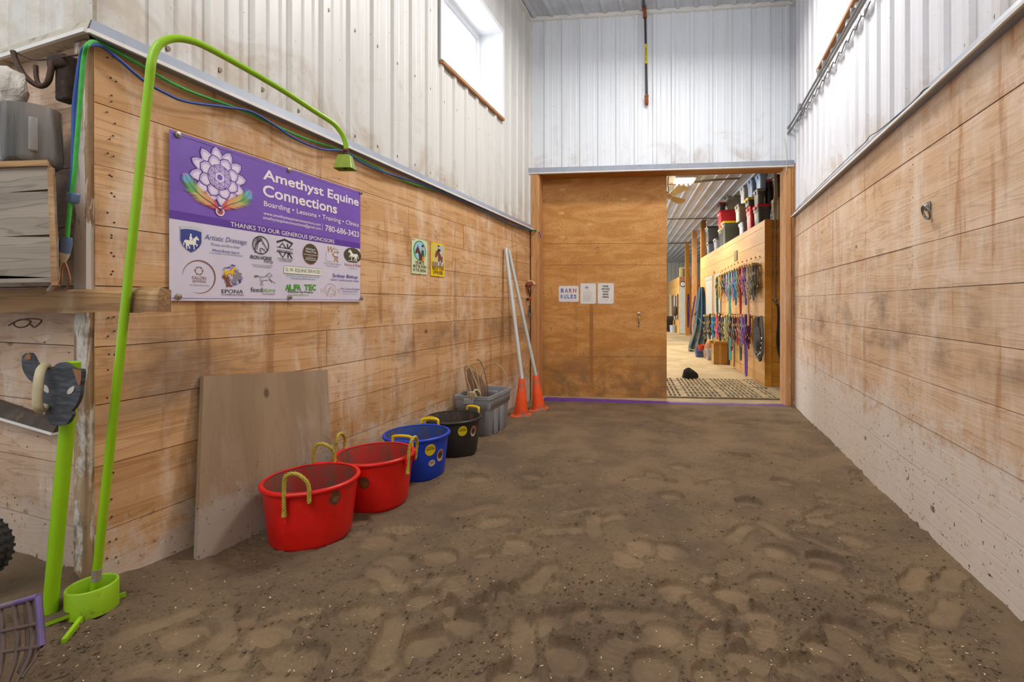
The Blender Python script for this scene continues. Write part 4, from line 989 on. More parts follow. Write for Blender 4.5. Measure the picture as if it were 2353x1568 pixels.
def tub(label, col, dark, inn, px, py, kind, hang, cat='tub', tilt=(0, 0), stickers=(), sand=0.0):
    f = fl(px, py); dirv = Vector((f.x, f.y, 0)).normalized(); ctr = f + dirv * (R0 - .004); ctr.z = fz(ctr.x, ctr.y) - .012
    t = thing('muck_tub', label, cat, ctr, 0, 'round muck tubs along the left wall')
    t.rotation_euler = (tilt[0], tilt[1], 0)
    outm, inm = tubmat('tub_' + col, col, dark), tubin('tubin_' + col, inn)
    mb = MB(); prof = [(.0001, .004), (R0 - .03, 0), (R0 - .008, .006), (R0, .022), (tub_r(.15), .15), (R1 - .001, TH - .02), (R1 + .001, TH - .022)]
    prof += [(R1 + RR * .2 + RR * math.cos(a_) * 1.0, TH - .008 + RR * math.sin(a_)) for a_ in [-1.2 + i * 3.6 / 7 for i in range(8)]]
    mb.lathe(prof, 48)
    obj('shell', mb, outm, t, world=False)
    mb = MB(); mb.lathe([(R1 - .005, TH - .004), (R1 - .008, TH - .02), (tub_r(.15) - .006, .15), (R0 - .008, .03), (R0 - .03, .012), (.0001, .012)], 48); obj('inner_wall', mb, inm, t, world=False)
    if sand:
        mb = MB(); rr = tub_r(sand) - .009; r = random.Random(3)
        mb.lathe([(.0001, sand + .012), (rr * .35, sand + .018), (rr * .7, sand + .004), (rr, sand - .01)], 30); obj('dirt_fill', mb, dirt_mat, t, world=False)
    for j, hg in enumerate((hang, hang + PI)):
        cs, sn = math.cos(hg), math.sin(hg); tg = Vector((-sn, cs, 0)); rd = Vector((cs, sn, 0)); mb = MB()
        wd = .050 if kind == 'rope' else .062
        for sg in (-1, 1):                                # lugs under the rim that carry the handle
            o_ = rd * (R1 + .004) + tg * wd * sg + UV * (TH - .045); mb.cbox(o_ + UV * .016, (.016, .02, .048), Matrix.Rotation(hg, 3, 'Z'), 0, .003)
        mb.tube([rd * (R1 + .008) * 1.0 + tg * wd * k / 5 + UV * (TH - .006) for k in range(-5, 6)], .012, 8)
        obj('handle_lug', mb, outm, t, world=False)
        hb = MB(); R_ = R1 + .010
        if kind == 'rope':
            hh = .092 if j == 0 else .10; lean = .02 if j == 0 else -.012; sk = .012 * (1 if j else -1)
            path = [rd * R_ - tg * wd + UV * (TH - .075), rd * (R_ + .004) - tg * wd + UV * (TH - .02), rd * (R_ + lean * .5) - tg * (wd * .95) + UV * (TH + hh * .55), rd * (R_ + lean) - tg * (wd * .45 - sk) + UV * (TH + hh * .98), rd * (R_ + lean) + tg * (wd * .40 + sk) + UV * (TH + hh), rd * (R_ + lean * .6) + tg * wd * .95 + UV * (TH + hh * .5), rd * (R_ + .003) + tg * wd + UV * (TH - .02), rd * R_ + tg * wd + UV * (TH - .045)]
            twisted(hb, path, .0088, 9); hb.tube([path[0] + UV * .004, path[0] - UV * .02], [.009, .011], 8)
            obj('rope_handle', hb, rope_y, t, world=False)
        else:
            hh = .032
            path = [rd * R_ - tg * wd + UV * (TH - .07), rd * (R_ + .004) - tg * wd + UV * (TH + .012), rd * (R_ + .008) - tg * wd * .86 + UV * (TH + hh), rd * (R_ + .010) + UV * (TH + hh + .006), rd * (R_ + .008) + tg * wd * .86 + UV * (TH + hh), rd * (R_ + .004) + tg * wd + UV * (TH + .012), rd * R_ + tg * wd + UV * (TH - .07)]
            hb.tube(smooth(path, 5), .0062, 8, flat=1.5); hb.cbox(path[0], (.012, .017, .012), Matrix.Rotation(hg, 3, 'Z'), 0, .002); hb.cbox(path[-1], (.012, .017, .012), Matrix.Rotation(hg, 3, 'Z'), 0, .002)
            obj('plastic_handle', hb, yel_pl, t, world=False)
    for (pxc, pyc, kind_) in stickers:                    # curved stickers wrapped round the shell
        r_ = ray(pxc, pyc); best = None
        for i in range(400):
            p = CAM + r_ * (1.5 + i * .008) - ctr
            if math.hypot(p.x, p.y) < tub_r(p.z): best = p; break
        if best is None: continue
        a0, zc = math.atan2(best.y, best.x), best.z
        def wrap(u_, v_, lift): rr = tub_r(zc + v_) + lift; a_ = a0 + u_ / tub_r(zc); return Vector((rr * math.cos(a_), rr * math.sin(a_), zc + v_))
        def disc(mb, rx, ry, lift, mi, cx_=0, cy_=0, n=20):
            mb.add([wrap(cx_, cy_, lift)] + [wrap(cx_ + rx * math.cos(2 * PI * k / n), cy_ + ry * math.sin(2 * PI * k / n), lift) for k in range(n)], [(0, 1 + k, 1 + (k + 1) % n) for k in range(n)], mi)
        def wtext(mb, s_, x0, x1, y0_, h_, mi, lift=.0022):
            vs, fs = glyphs(s_, .02); lo, hi = min(v[0] for v in vs), max(v[0] for v in vs)
            mb.add([wrap(x0 + (v[0] - lo) / (hi - lo) * (x1 - x0), y0_ + v[1] / CAPH * h_, lift) for v in vs], fs, mi)
        mb = MB()
        if kind_ == 'disc':
            disc(mb, .036, .038, .0014, 0); wtext(mb, 'NEW EXTRA', -.019, .019, .0155, .007, 1); wtext(mb, 'STRONG HANDLE', -.029, .029, .0055, .007, 1)
            n = 10; mb.add([wrap(-.033 + .066 * k / n, y_, .0018) for y_ in (.0, .0026) for k in range(n + 1)], [(k, k + 1, n + 2 + k, n + 1 + k) for k in range(n)], 1)
            obj('round_sticker', mb, [stick_y, stick_k], t, world=False)['label'] = 'round yellow sticker'
        elif kind_ == 'oval':
            disc(mb, .024, .021, .0014, 0); wtext(mb, 'BUTLER', -.016, .016, .004, .007, 1); wtext(mb, 'MADE IN USA', -.014, .014, -.005, .005, 2); obj('oval_sticker', mb, [stick_w, stick_k, stick_r], t, world=False)['label'] = 'pale oval sticker'
        elif kind_ == 'peel':
            disc(mb, .030, .034, .0012, 0, n=9); disc(mb, .018, .016, .0016, 1, .004, -.006, n=7); obj('peeled_patch', mb, [peel_m, peel_c], t, world=False)['label'] = 'brown peeled sticker patch'
        else:
            disc(mb, .030, .040, .0014, 0); disc(mb, .025, .030, .0017, 1, 0, .006); disc(mb, .020, .018, .002, 2, 0, .002); obj('tall_sticker', mb, [stick_w, stick_r, stick_k], t, world=False)['label'] = 'tall sticker with red border'
    return t
tub('red muck tub with rope handles nearest the camera', '#e3140c', '#9a2014', '#9c2f26', 716, 1262, 'rope', -1.10, stickers=((769, 1144, 'peel'),), sand=.15)
tub('red muck tub behind the nearest red tub, beside the blue tub', '#e2160d', '#9a2014', '#b02c22', 862, 1178, 'rope', .15, stickers=((836, 1110, 'peel'),))
tub('blue muck tub with yellow plastic handles and a round sticker', '#1040c4', '#14265c', '#2a4a95', 958, 1108, 'plastic', -1.42, stickers=((988, 1034, 'disc'), (991, 1064, 'oval'), (1011, 1046, 'tall')))
tub('black muck tub with yellow plastic handles beside the grey tote', '#2b2926', '#4c4034', '#3d352e', 1042, 1053, 'plastic', -1.85, stickers=((1063, 991, 'disc'), (1087, 991, 'tall')))

# ------------------------------------------------------------------ grey tote with coiled ropes
c0 = fl(1119, 1005); g = plain('tote_grey', '#8c8f93', 0.5, 0, 0.12, 8, '#6d5c48', .28, 9)
tx0, tx1, ty0, ty1, tz, thh = c0.x - .30, c0.x + .022, c0.y - .012, c0.y + .50, fz(c0.x - .1, c0.y + .2) - .012, .37
t = thing('storage_tote', 'open grey plastic tote by the left wall with ropes sticking out', 'tote', ((tx0 + tx1) / 2, (ty0 + ty1) / 2, tz))
def rrect(cx_, cy_, hx, hy, r, n=5):
    out = []
    for (sx, sy, a0) in ((1, 1, 0), (-1, 1, PI / 2), (-1, -1, PI), (1, -1, 1.5 * PI)):
        for k in range(n + 1): a_ = a0 + k * PI / 2 / n; out.append((cx_ + sx * (hx - r) + r * math.cos(a_), cy_ + sy * (hy - r) + r * math.sin(a_)))
    return out
def loft(mb, rings, mi=0, cap0=True, cap1=False, sm=True):
    n = len(rings[0]); vs = [p for r in rings for p in r]
    fs = [(i * n + j, i * n + (j + 1) % n, (i + 1) * n + (j + 1) % n, (i + 1) * n + j) for i in range(len(rings) - 1) for j in range(n)]
    if cap0: fs.append(tuple(range(n - 1, -1, -1)))
    if cap1: fs.append(tuple((len(rings) - 1) * n + j for j in range(n)))
    mb.add(vs, fs, mi, sm)
def tote_shell(mb, hx, hy, h, taper=.86, rim=.014, mi=0, inner=True):
    def ring(z, k, e=0.0): return [(x, y, z) for x, y in rrect(0, 0, hx * k + e, hy * k + e, .035)]
    rings = [ring(0, taper * .96), ring(.012, taper), ring(h * .68, taper + (1 - taper) * .68), ring(h * .69, taper + (1 - taper) * .69, .008), ring(h - .05, 1 - .01, .008), ring(h - .03, 1, .006), ring(h - .03, 1, rim), ring(h, 1, rim), ring(h, 1, -.002)]
    if inner: rings += [ring(h - .03, 1, -.008), ring(h * .6, taper + (1 - taper) * .6, -.006), ring(.012, taper, -.006)]
    loft(mb, rings, mi, True, True)
mb = MB(); tote_shell(mb, (tx1 - tx0) / 2, (ty1 - ty0) / 2, thh)
for yy in (-.08, .05): mb.cbox(((tx1 - tx0) / 2 * .93, yy, thh * .33), (.012, .09, thh * .6), None, 0, .004)
obj('tub_body', mb, g, t, world=False)
tg_ = plain('tote_grip', '#9a9da0', .5)
for gb in (((-.02, -(ty1 - ty0) / 2 - .012, thh - .045), (.10, .016, .05)), ((-.02, (ty1 - ty0) / 2 - .012, thh - .07), (.10, .02, .06))): mb = MB(); mb.cbox(gb[0], gb[1], None, 0, .004); obj('grip', mb, tg_, t, world=False)
rope_t = plain('tan_rope', '#b59c78', 0.85, 0, .25, 40, '#6d5638', .4, 30); rope_g = plain('olive_rope', '#5f5840', 0.8); rope_b = plain('brown_rope', '#8d6a50', 0.8, 0, .2, 30); rope_w = plain('pale_rope_end', '#d6c39c', 0.9)
def pd(px, py, y): r = ray(px, py); return CAM + r * (y / r.y)     # pixel on the plane y = const
yr = ty0 + .14
ro = thing('coiled_rope', 'tan rope coil standing in the open grey tote', 'rope', (tx0 + .12, yr, tz + .03), 0, 'ropes in the grey tote')
mb = MB()
for k, (pp, r_) in enumerate((([(1078, 915), (1072, 880), (1068, 850), (1072, 841), (1080, 845), (1090, 870), (1103, 905), (1112, 930)], .007), ([(1094, 915), (1086, 870), (1082, 846), (1087, 842), (1094, 850), (1100, 880), (1106, 915), (1116, 945)], .006), ([(1080, 905), (1070, 866), (1069, 853), (1076, 855), (1086, 880), (1096, 915)], .005))):
    mb.tube(smooth([pd(x, y, yr + .015 * k) for x, y in pp], 6), r_, 8)
obj('coil', mb, rope_t, ro)
mb = MB()
for k in range(6):
    x = 1084 + k * 3.2; mb.tube(smooth([pd(x + 22 - k * 2, 935, yr + .02 + .012 * k), pd(x + 16, 890, yr + .03 + .012 * k), pd(x - 2, 856 + k, yr + .03 + .012 * k), pd(x - 8, 848 + 2 * k, yr + .03 + .012 * k), pd(x - 8, 870 + k, yr + .03 + .012 * k), pd(x + 6, 912, yr + .03 + .01 * k)], 6), .0055, 6)
obj('loop_bundle', mb, rope_b, ro)
for nm, pp, yy, mat_, r_, lb in (('lunge_whip', [(1122, 930), (1120, 890), (1112, 850), (1104, 832), (1098, 827), (1096, 829)], yr + .10, rope_g, .004, 'thin dark whip arching up from the grey tote'), ('cane_hoop', [(1104, 915), (1102, 890), (1106, 866), (1114, 848), (1124, 838), (1134, 835), (1146, 839), (1156, 851), (1163, 870), (1165, 895)], yr + .07, rope_t, .005, 'pale stiff rope arching in a hoop over the grey tote')):
    mb = MB(); P_ = [pd(x, y, yy) for x, y in pp]; P_[0].z -= .05; P_[-1].z -= .02 if nm == 'cane_hoop' else 0
    mb.tube(smooth(P_, 6), r_, 8); tag(obj(nm, mb, mat_), lb, 'rope', 'ropes in the grey tote')
fr = thing('frayed_rope', 'frayed pale rope end hanging over the rim of the grey tote', 'rope', pd(1084, 905, ty0 - .028), 0, 'ropes in the grey tote')
mb = MB(); r = random.Random(8); c = pd(1086, 903, ty0 - .028)
for k in range(46): a_ = r.uniform(-1.3, 1.3); L = r.uniform(.025, .058); mb.tube(smooth([c, c + Vector((math.sin(a_) * L * .6, -.012 - r.random() * .012, .008)), c + Vector((math.sin(a_) * L, -.012 * r.random(), -L * (.35 + .7 * math.cos(a_))))], 3), .0022, 4)
obj('strands', mb, rope_w, fr); mb = MB(); mb.tube(smooth([c, pd(1095, 896, ty0 + .0), pd(1103, 905, ty0 + .06)], 4), .008, 8); obj('cord', mb, rope_w, fr)

# ------------------------------------------------------------------ safety cones with white poles standing in them
org = plain('cone_orange', '#f25317', 0.5, 0, .1, 8, '#7c6754', .62, 7); org_b = plain('cone_base', '#ef5a1c', 0.6, 0, .1, 8, '#75624c', .75, 6)
pole_m = plain('pole_white', '#c6cac6', 0.45, 0, .1, 10, '#8a7a60', .2, 25)
def cone(label, px, py, ptop, tilt, rz):
    f = fl(px, py); dv = Vector((f.x, f.y, 0)).normalized(); c = f + dv * .115; c.z = fz(c.x, c.y) - .004
    t = thing('traffic_cone', label, 'cone', c, rz, 'traffic cones by the door')
    t.rotation_euler = (tilt[0], tilt[1], rz)
    mb = MB(); loft(mb, [[(x, y, z) for x, y in rrect(0, 0, .112 * k, .112 * k, .045)] for z, k in ((0, .97), (.004, 1), (.016, 1), (.022, .96), (.024, .6))], 0, True, True); obj('base', mb, org_b, t, world=False)
    mb = MB(); mb.lathe([(.085, .020), (.078, .028), (.076, .05), (.030, .405), (.028, .41), (.026, .405), (.05, .2)], 28); obj('cone_body', mb, org, t, world=False)
    return c
c1 = cone('orange traffic cone holding the left white pole, nearer the grey tote', 1197, 961, 0, (-.02, .02), .3)
c2 = cone('orange traffic cone holding the right white pole, beside the plywood door', 1238, 947, 0, (-.02, -.09), .25)
for i, (c, top, lb) in enumerate(((c1, onx(1162, 571, XL + .03), 'white round pole leaning from the nearer cone onto the plank wall'), (c2, onx(1168.5, 575, XL + .03), 'white round pole leaning from the farther cone, knotted halfway up'))):
    mb = MB(); tip = c + Matrix.Rotation((.02, -.09)[i], 3, 'Y') @ Matrix.Rotation(-.02 if i == 0 else 0, 3, 'X') @ Vector((0, 0, .41)); a_ = tip + (tip - top).normalized() * .05; mb.tube([a_, top], .0205, 14)
    if i: mb.ball(a_.lerp(top, .48) + Vector((.02, -.008, 0)), .006)
    tag(obj('white_pole', mb, pole_m), lb, 'pole', 'white poles leaning in cones')

# ------------------------------------------------------------------ grooming tools hung on the post by the door
PX_ = lambda px, py: onx(px, py, XL + .05)
br_w = plain('brush_wood', '#d7b684', .5, 0, .1, 20); br_r = plain('brush_bristle', '#8d4436', .8, 0, .3, 90)
t = thing('scrub_brush', 'wooden scrub brush with reddish bristles lodged on the door post', 'brush', PX_(1218, 652))
c = PX_(1222, 650); RY = Matrix.Rotation(BANG, 3, 'Z') @ Matrix.Rotation(.35, 3, 'Y')
mb = MB(); loft(mb, [[c + RY @ Vector((x, z_, y)) for x, y in circ(0, 0, .056 * k, .028 * k, 20)] for z_, k in ((-.03, .7), (-.026, .95), (-.01, 1), (.0, .98))], 0, True, True); obj('brush_block', mb, br_w, t)
mb = MB(); cb = onx(1214, 655, XL + .035); mb.ball(cb, .042, n=16, sc=(.8, .9, .75)); mb.tube([cb, c], [.036, .028], 12); obj('bristles', mb, br_r, t)
t = thing('hoof_pick', 'red and black hoof pick hanging on the wall below the scrub brush', 'tool', PX_(1216, 690)); blk = plain('black_handle', '#26262a', .5); red = plain('pick_red', '#e0301f', .45)
P_ = lambda px, py: onx(px, py, XL + .022)
mb = MB(); mb.tube(smooth([P_(1213.5, 664), P_(1215, 673), P_(1218, 683)], 4), [.011, .009] + [.0075] * 7, 10); obj('handle', mb, plain('pick_handle', '#4a2a2c', .5), t)
R2 = Matrix.Rotation(BANG, 3, 'Z') @ Matrix.Rotation(.45, 3, 'Y')
mb = MB(); mb.cbox(P_(1218, 685.5), (.03, .02, .035), R2, 0, .003); obj('red_block', mb, red, t); mb = MB(); mb.cbox(P_(1213, 688.5), (.034, .022, .032), R2, 0, .003); obj('brush_head', mb, blk, t)
t = thing('sweat_scraper', 'dark green hand tool hanging lowest on the wall beside the door post', 'tool', P_(1216, 730)); mb = MB(); mb.tube([P_(1216.5, 702), P_(1216.5, 712), P_(1216.5, 720)], [.010, .0095, .009], 10); obj('handle', mb, plain('scraper_green', '#2f3d38', .45), t)
mb = MB(); mb.prism([(-.009, .035), (.009, .035), (.022, .0), (.018, -.022), (-.018, -.022), (-.022, 0)], P_(1217, 725), E1, UV, .018); obj('blade', mb, plain('scraper_blade', '#5b655e', .45), t)
# ------------------------------------------------------------------ lime green bell stand
lime = plain('lime_paint', '#93c414', 0.35, 0, 0.10, 6, '#5c5a24', .16, 14); lime_d = plain('lime_worn', '#94bf1c', 0.4, 0, .15, 8, '#5f5230', .4, 12)
f = fl(212, 1427); dv = Vector((f.x, f.y, 0)).normalized(); CR = .070
cc = f + dv * CR; cc.z = ground(cc.x, cc.y) - .012
t = thing('bell_stand', 'lime green bent pole with an arched arm standing in a short green pipe base', 'stand', cc)
rimz = onpl(190, 1367, cc - dv * CR, dv).z
mb = MB(); hgt = rimz - cc.z
mb.lathe([(CR - .006, 0), (CR, 0), (CR, hgt - .003), (CR - .002, hgt), (CR - .007, hgt), (CR - .009, hgt - .003), (CR - .009, .004), (.0001, .004)], 36, cc); obj('base_pipe', mb, lime_d, t)
mb = MB()
for e in (fl(146, 1478, .005), fl(289, 1374, .005)):
    dd = (e - cc); dd.z = 0; L = dd.length; dd.normalize(); sd = Vector((-dd.y, dd.x, 0)); z0 = cc.z + .003; ez = ground(e.x, e.y) + .004
    p0, p1 = cc + dd * .03, Vector((e.x, e.y, ez)); p0.z = z0
    mb.hexa([p0 - sd * .006, p0 + sd * .006, p1 + sd * .006, p1 - sd * .006, p0 - sd * .006 + UV * .02, p0 + sd * .006 + UV * .02, p1 + sd * .006 + UV * .014, p1 - sd * .006 + UV * .014])
obj('foot', mb, lime_d, t)
top = pd(350, 130, 1.20); endp = CAM + ray(797, 340) * 2.2
an = (endp - top).cross(UV).normalized()
arm = [onpl(x, y, top, an) for x, y in ((347, 150), (353, 122), (368, 100), (395, 89), (428, 91), (470, 106), (560, 155), (650, 208), (725, 257), (765, 283), (784, 305), (793, 325), (796, 342))]
base_pt = cc + Vector((.004, 0, .006))
path = [base_pt] + [base_pt.lerp(arm[0], k_) for k_ in (.2, .4, .6, .75, .86, .93, .975)] + arm
mb = MB(); pts = smooth(path, 7); mb.tube(pts, [.0128 - .0022 * min(1, max(0, (i - 60) / 60)) for i in range(len(pts))], 16); obj('bent_pole', mb, lime, t)
mb = MB(); k = base_pt.lerp(arm[0], .055); k2 = base_pt.lerp(arm[0], .078); mb.tube([k, k2], .0137, 16); obj('tape_wrap', mb, plain('tape', '#a39684', .6, 0, .3, 30), t)['label'] = 'grey tape wrapped round the pole foot'
b0 = arm[-1]
mb = MB(); mb.tube([b0 + Vector((.011 * math.cos(a_), 0, .011 * math.sin(a_) - .014)) for a_ in [2 * PI * i / 12 for i in range(12)]], .0022, 6, closed=True); obj('hook_ring', mb, plain('rust_iron', '#6b4a33', .6, .5, .3, 40), t)
bc = onpl(793, 372, top, an); bell = thing('cowbell', 'green painted cowbell hanging from the arched arm', 'bell', bc)
bw = .034; rz = math.atan2(an.y, an.x) + .5; RZ_ = Matrix.Rotation(rz, 3, 'Z')
def sq(w_, d_, z): return [bc + RZ_ @ Vector((x, y, z)) for x, y in rrect(0, 0, w_, d_, min(w_, d_) * .3, 3)]
mb = MB(); loft(mb, [sq(.022, .014, .030), sq(.028, .018, .026), sq(.040, .030, -.030), sq(.043, .033, -.034), sq(.039, .029, -.033), sq(.024, .014, .022)], 0, False, True); obj('bell_body', mb, plain('bell_green', '#8a9e2a', .4, .1, .2, 30, '#5a5428', .3, 30), bell)
mb = MB(); mb.tube([bc + Vector((0, 0, .028)), bc + Vector((0, 0, -.03))], .002, 6); mb.ball(bc + Vector((0, 0, -.028)), .010); obj('clapper', mb, plain('clapper', '#4b4436', .5, .4), bell)
mb = MB(); mb.tube([bc + RZ_ @ Vector((.014 * math.cos(a_), 0, .030 + .022 * math.sin(a_))) for a_ in [PI * i / 8 for i in range(9)]], .0028, 6); mb.ball(bc + Vector((0, 0, .052)), .010, sc=(1.3, 1, .8)); obj('bell_loop', mb, plain('rust_loop', '#6d4631', .6, .4, .3, 40), bell)

# ------------------------------------------------------------------ bull head target on a second green post
pb = pd(114, 1412, 1.16); pb.z = ground(pb.x, pb.y) - .01; pt_ = pd(168, 832, 1.16)
t = thing('bull_target', 'lime green post carrying a black wooden bull head by the wall corner', 'target', pb)
mb = MB(); mb.tube([pb, pt_], .0195, 18); obj('post', mb, lime, t)
bh = [(50, 824), (54, 815), (66, 811), (74, 819), (79, 830), (86, 840), (97, 846), (110, 845), (122, 843), (131, 836), (143, 833), (153, 836), (160, 842), (172, 848), (188, 850), (188, 870), (185, 888), (184, 905), (180, 920), (172, 935), (164, 945), (166, 953), (160, 965), (153, 974), (140, 979), (127, 978), (113, 977), (111, 966), (105, 958), (103, 946), (99, 934), (98, 918), (99, 895), (84, 884), (70, 876), (58, 862), (51, 845)]
YB_ = 1.115; n = pd(118, 905, YB_)
bh = [(q_.x, q_.y) for q_ in smooth([(x, y, 0) for x, y in bh], 3, True)]
poly = [(pd(x, y, YB_).x - n.x, pd(x, y, YB_).z - n.z) for x, y in bh]
bwd = NT('bull_black', .75); v = bwd.coords((14, 14, 90)); nn = bwd.noise(v, 1, 5, .6); o_ = bwd.mix(bwd.ramp(nn, .4, .65), hexc('#34363b'), hexc('#4d5056')); bullm = bwd.done(o_, bwd.bump(nn, .5, .003))
mb = MB(); mb.prism(poly, n, X_, UV, -.010 if X_.cross(UV).y < 0 else .010, 0); obj('bull_head_board', mb, bullm, t, angle=30)
eyem = plain('eye_paint', '#c9c2b4', .6, 0, .2, 60)
for pp in ([(101, 885), (108, 887), (113, 895), (113, 903), (106, 901), (101, 895)], [(156, 905), (158, 896), (165, 890), (172, 888), (170, 898), (164, 905)]): eye = MB(); eye.prism([(pd(x, y, YB_).x - n.x, pd(x, y, YB_).z - n.z) for x, y in [(q_.x, q_.y) for q_ in smooth([(a_, b_, 0) for a_, b_ in pp], 3, True)]], n - Y_ * .0005, X_, UV, .0015); obj('painted_eye', eye, eyem, t)['label'] = 'pale painted eye'
mb = MB(); mb.prism([(pd(x, y, YB_).x - n.x, pd(x, y, YB_).z - n.z) for x, y in ((168, 848), (188, 850), (188, 868), (185, 886), (180, 884), (175, 866))], n - Y_ * .0005, X_, UV, .0015); rwm = plain('raw_wood', '#9a6a4c', .9, 0, .35, 60, '#4c3426', .4, 60, .6, 90); obj('broken_edge', mb, rwm, t)['label'] = 'splintered bare wood edge'; mb = MB()
mb.prism([(pd(x, y, YB_).x - n.x, pd(x, y, YB_).z - n.z) for x, y in ((57, 824), (66, 811), (73, 819), (72, 826), (62, 827))], n - Y_ * .0005, X_, UV, .0015)
obj('broken_edge', mb, rwm, t)['label'] = 'splintered bare horn tip'
mb = MB(); s0 = fl(92, 1430, .012); e = fl(160, 1410, .012); d_ = Vector((e.x - s0.x, e.y - s0.y, 0)); L = d_.length; d_.normalize(); sd = Vector((-d_.y, d_.x, 0))
z0 = max(ground(s0.x, s0.y), ground(e.x, e.y), ground((e.x + s0.x) / 2, (e.y + s0.y) / 2)) - .004
mb.obox(Vector((s0.x, s0.y, z0)) - sd * .022, d_ * L, sd * .044, UV * .012, 0); obj('foot_bar', mb, lime_d, t)
mb = MB(); mb.obox(Vector((s0.x, s0.y, z0 + .0115)) + d_ * .004 - sd * .0205, d_ * (L * .97), sd * .041, UV * .004, 0); obj('dust_cover', mb, dirt_mat, t)
# the ring hooked over the horn
rc = [pd(x, y, YB_ + yo) for x, y, yo in ((104, 839, .012), (95, 850, -.03), (90, 870, -.045), (87, 900, -.05), (86, 925, -.05), (89, 938, -.045), (95, 944, -.03), (101, 938, -.012), (104, 920, .034), (106, 890, .036), (108, 860, .034), (109, 845, .03))]
mb = MB(); mb.tube(smooth(rc, 6, True), .0125, 10, closed=True, flat=.7); tag(obj('tossing_ring', mb, plain('ring_cream', '#c3b592', .5, 0, .15, 20, '#8d7a55', .4, 18)), 'cream ring hooked over the horn of the bull head', 'ring')

# ------------------------------------------------------------------ purple manure fork at the lower left
pur = plain('fork_purple', '#624a80', .5, 0, .3, 12, '#77655a', .6, 10); purd = plain('fork_dusty', '#5a463e', .7, 0, .3, 14, '#5b4a3e', .5, 12)
t = thing('manure_fork', 'dusty purple plastic basket manure fork standing at the lower left', 'fork', dep(30, 1568, 1.22))
def fk(x, y, t_): return dep(x, y, t_)
A0, A1 = fk(-130, 1432, 1.42), fk(88, 1371, 1.30); B0, B1 = fk(-130, 1520, 1.36), fk(97, 1485, 1.255); D0, D1 = fk(-130, 1720, 1.24), fk(52, 1562, 1.20)
E0 = fk(48, 1386, 1.43); E1_, E2_ = fk(52, 1492, 1.40), fk(40, 1540, 1.33)
mb = MB(); mb.tube([A0, A1], .0075, 8); mb.tube([A1, B1], .0075, 8); mb.tube([A1, E0, fk(-130, 1425, 1.55)], .006, 8); obj('rim', mb, pur, t)
for k in range(7):
    f_ = k / 7; a_, b_, c_ = A0.lerp(A1, f_ + .05), B0.lerp(B1, f_ + .05), D0.lerp(D1, f_ + .05)
    mb = MB(); mb.tube(smooth([a_, b_, c_], 5), [.0055] * 6 + [.005, .005, .004, .004, .003], 7); obj('tine', mb, purd, t)
for k in range(4):
    f_ = (k + .6) / 4.6; a_, b_ = A1.lerp(E0, f_), B1.lerp(E1_, f_); c_ = D1.lerp(E2_, f_)
    mb = MB(); mb.tube(smooth([a_, b_, c_], 5), .0035, 7); obj('side_tine', mb, purd, t)
mb = MB()
for s_ in (.55, 1.0): mb.tube([A0.lerp(B0, s_), A1.lerp(B1, s_), E0.lerp(E1_, s_)], .005, 7)
obj('cross_bar', mb, purd, t)

# ------------------------------------------------------------------ rough timber, weathered crate and clutter on the arena wall
YT = 1.235
a0, a1 = pd(361, 668, YT), pd(361, 717, YT); zt_, zb_ = a0.z, a1.z
mb = MB(); r = random.Random(9); N = 16; xa, xb = a0.x, -3.3
rings = []
for i in range(N + 1):
    x = xa + (xb - xa) * (i / N) ** 1.4; j = lambda s_: r.uniform(-s_, s_)
    rings.append([(x, YT + j(.003), zb_ - .010 * (i / N) + j(.004)), (x, YT + .045, zb_ + j(.002)), (x, YT + .045, zt_ + j(.004)), (x, YT + .018 + j(.006), zt_ + .012 + j(.006)), (x, YT + j(.003), zt_ - .006 + j(.006))])
loft(mb, rings, 0, True, True, False); tag(obj('timber_beam', mb, wood_rough), 'rough sawn timber nailed across the wall corner behind the green pole', 'beam')
zc0 = zt_ + .016; YC = 1.13
t = thing('plank_crate', 'weathered grey plank crate sitting on the rough timber', 'crate', (-2.3, YC + .05, zc0))
bz = [zc0, zc0 + .028]
SH = Vector((-.165, .10, 0)); SB = Vector((-.028, .018, 0))
rows = [(638, 650, 0, 120), (545, 640, 0, 119), (440, 540, 0, 114), (383, 436, 0, 110)]
for (ya, yb_, _, xe) in rows:
    p = pd(xe, ya, YC); q_ = pd(xe, yb_, YC); mb = MB(); mb.hexa([(-3.0, YC, q_.z + .002), (p.x, YC, q_.z + .002), (p.x, YC + .018, q_.z + .002), (-3.0, YC + .018, q_.z + .002), (-3.0, YC, p.z + .035), (p.x, YC, p.z), (p.x, YC + .018, p.z), (-3.0, YC + .018, p.z + .035)])
    obj('plank', mb, wood_grey, t)
p, q_ = pd(112, 386, YC), pd(124, 384, YC); r0, r1 = pd(121, 645, YC), pd(136, 645, YC)
mb = MB(); g4 = [Vector((r0.x, YC - .004, zc0)), Vector((r1.x, YC - .004, zc0)), Vector((p.x, YC - .004, p.z)), Vector((q_.x, YC - .004, p.z))]; mb.hexa([g4[0], g4[1], g4[1] + SH, g4[0] + SH, g4[2], g4[3], g4[3] + SH, g4[2] + SH]); obj('corner_post', mb, wood_rough, t)
p = pd(120, 374, YC); mb = MB(); px_ = p.x - .165; mb.hexa([(-3.0, YC - .012, p.z + .03), (p.x, YC - .012, p.z - .012), (px_, YC + .10, p.z - .012), (-3.0, YC + .10, p.z + .03), (-3.0, YC - .012, p.z + .055), (p.x, YC - .012, p.z + .006), (px_, YC + .10, p.z + .006), (-3.0, YC + .10, p.z + .055)]); obj('top_board', mb, wood_rough, t)
ztop = p.z + .012
sm = NT('smoky_plastic', .28); sm.b.inputs['Transmission Weight'].default_value = .7; sm.b.inputs['Alpha'].default_value = 1
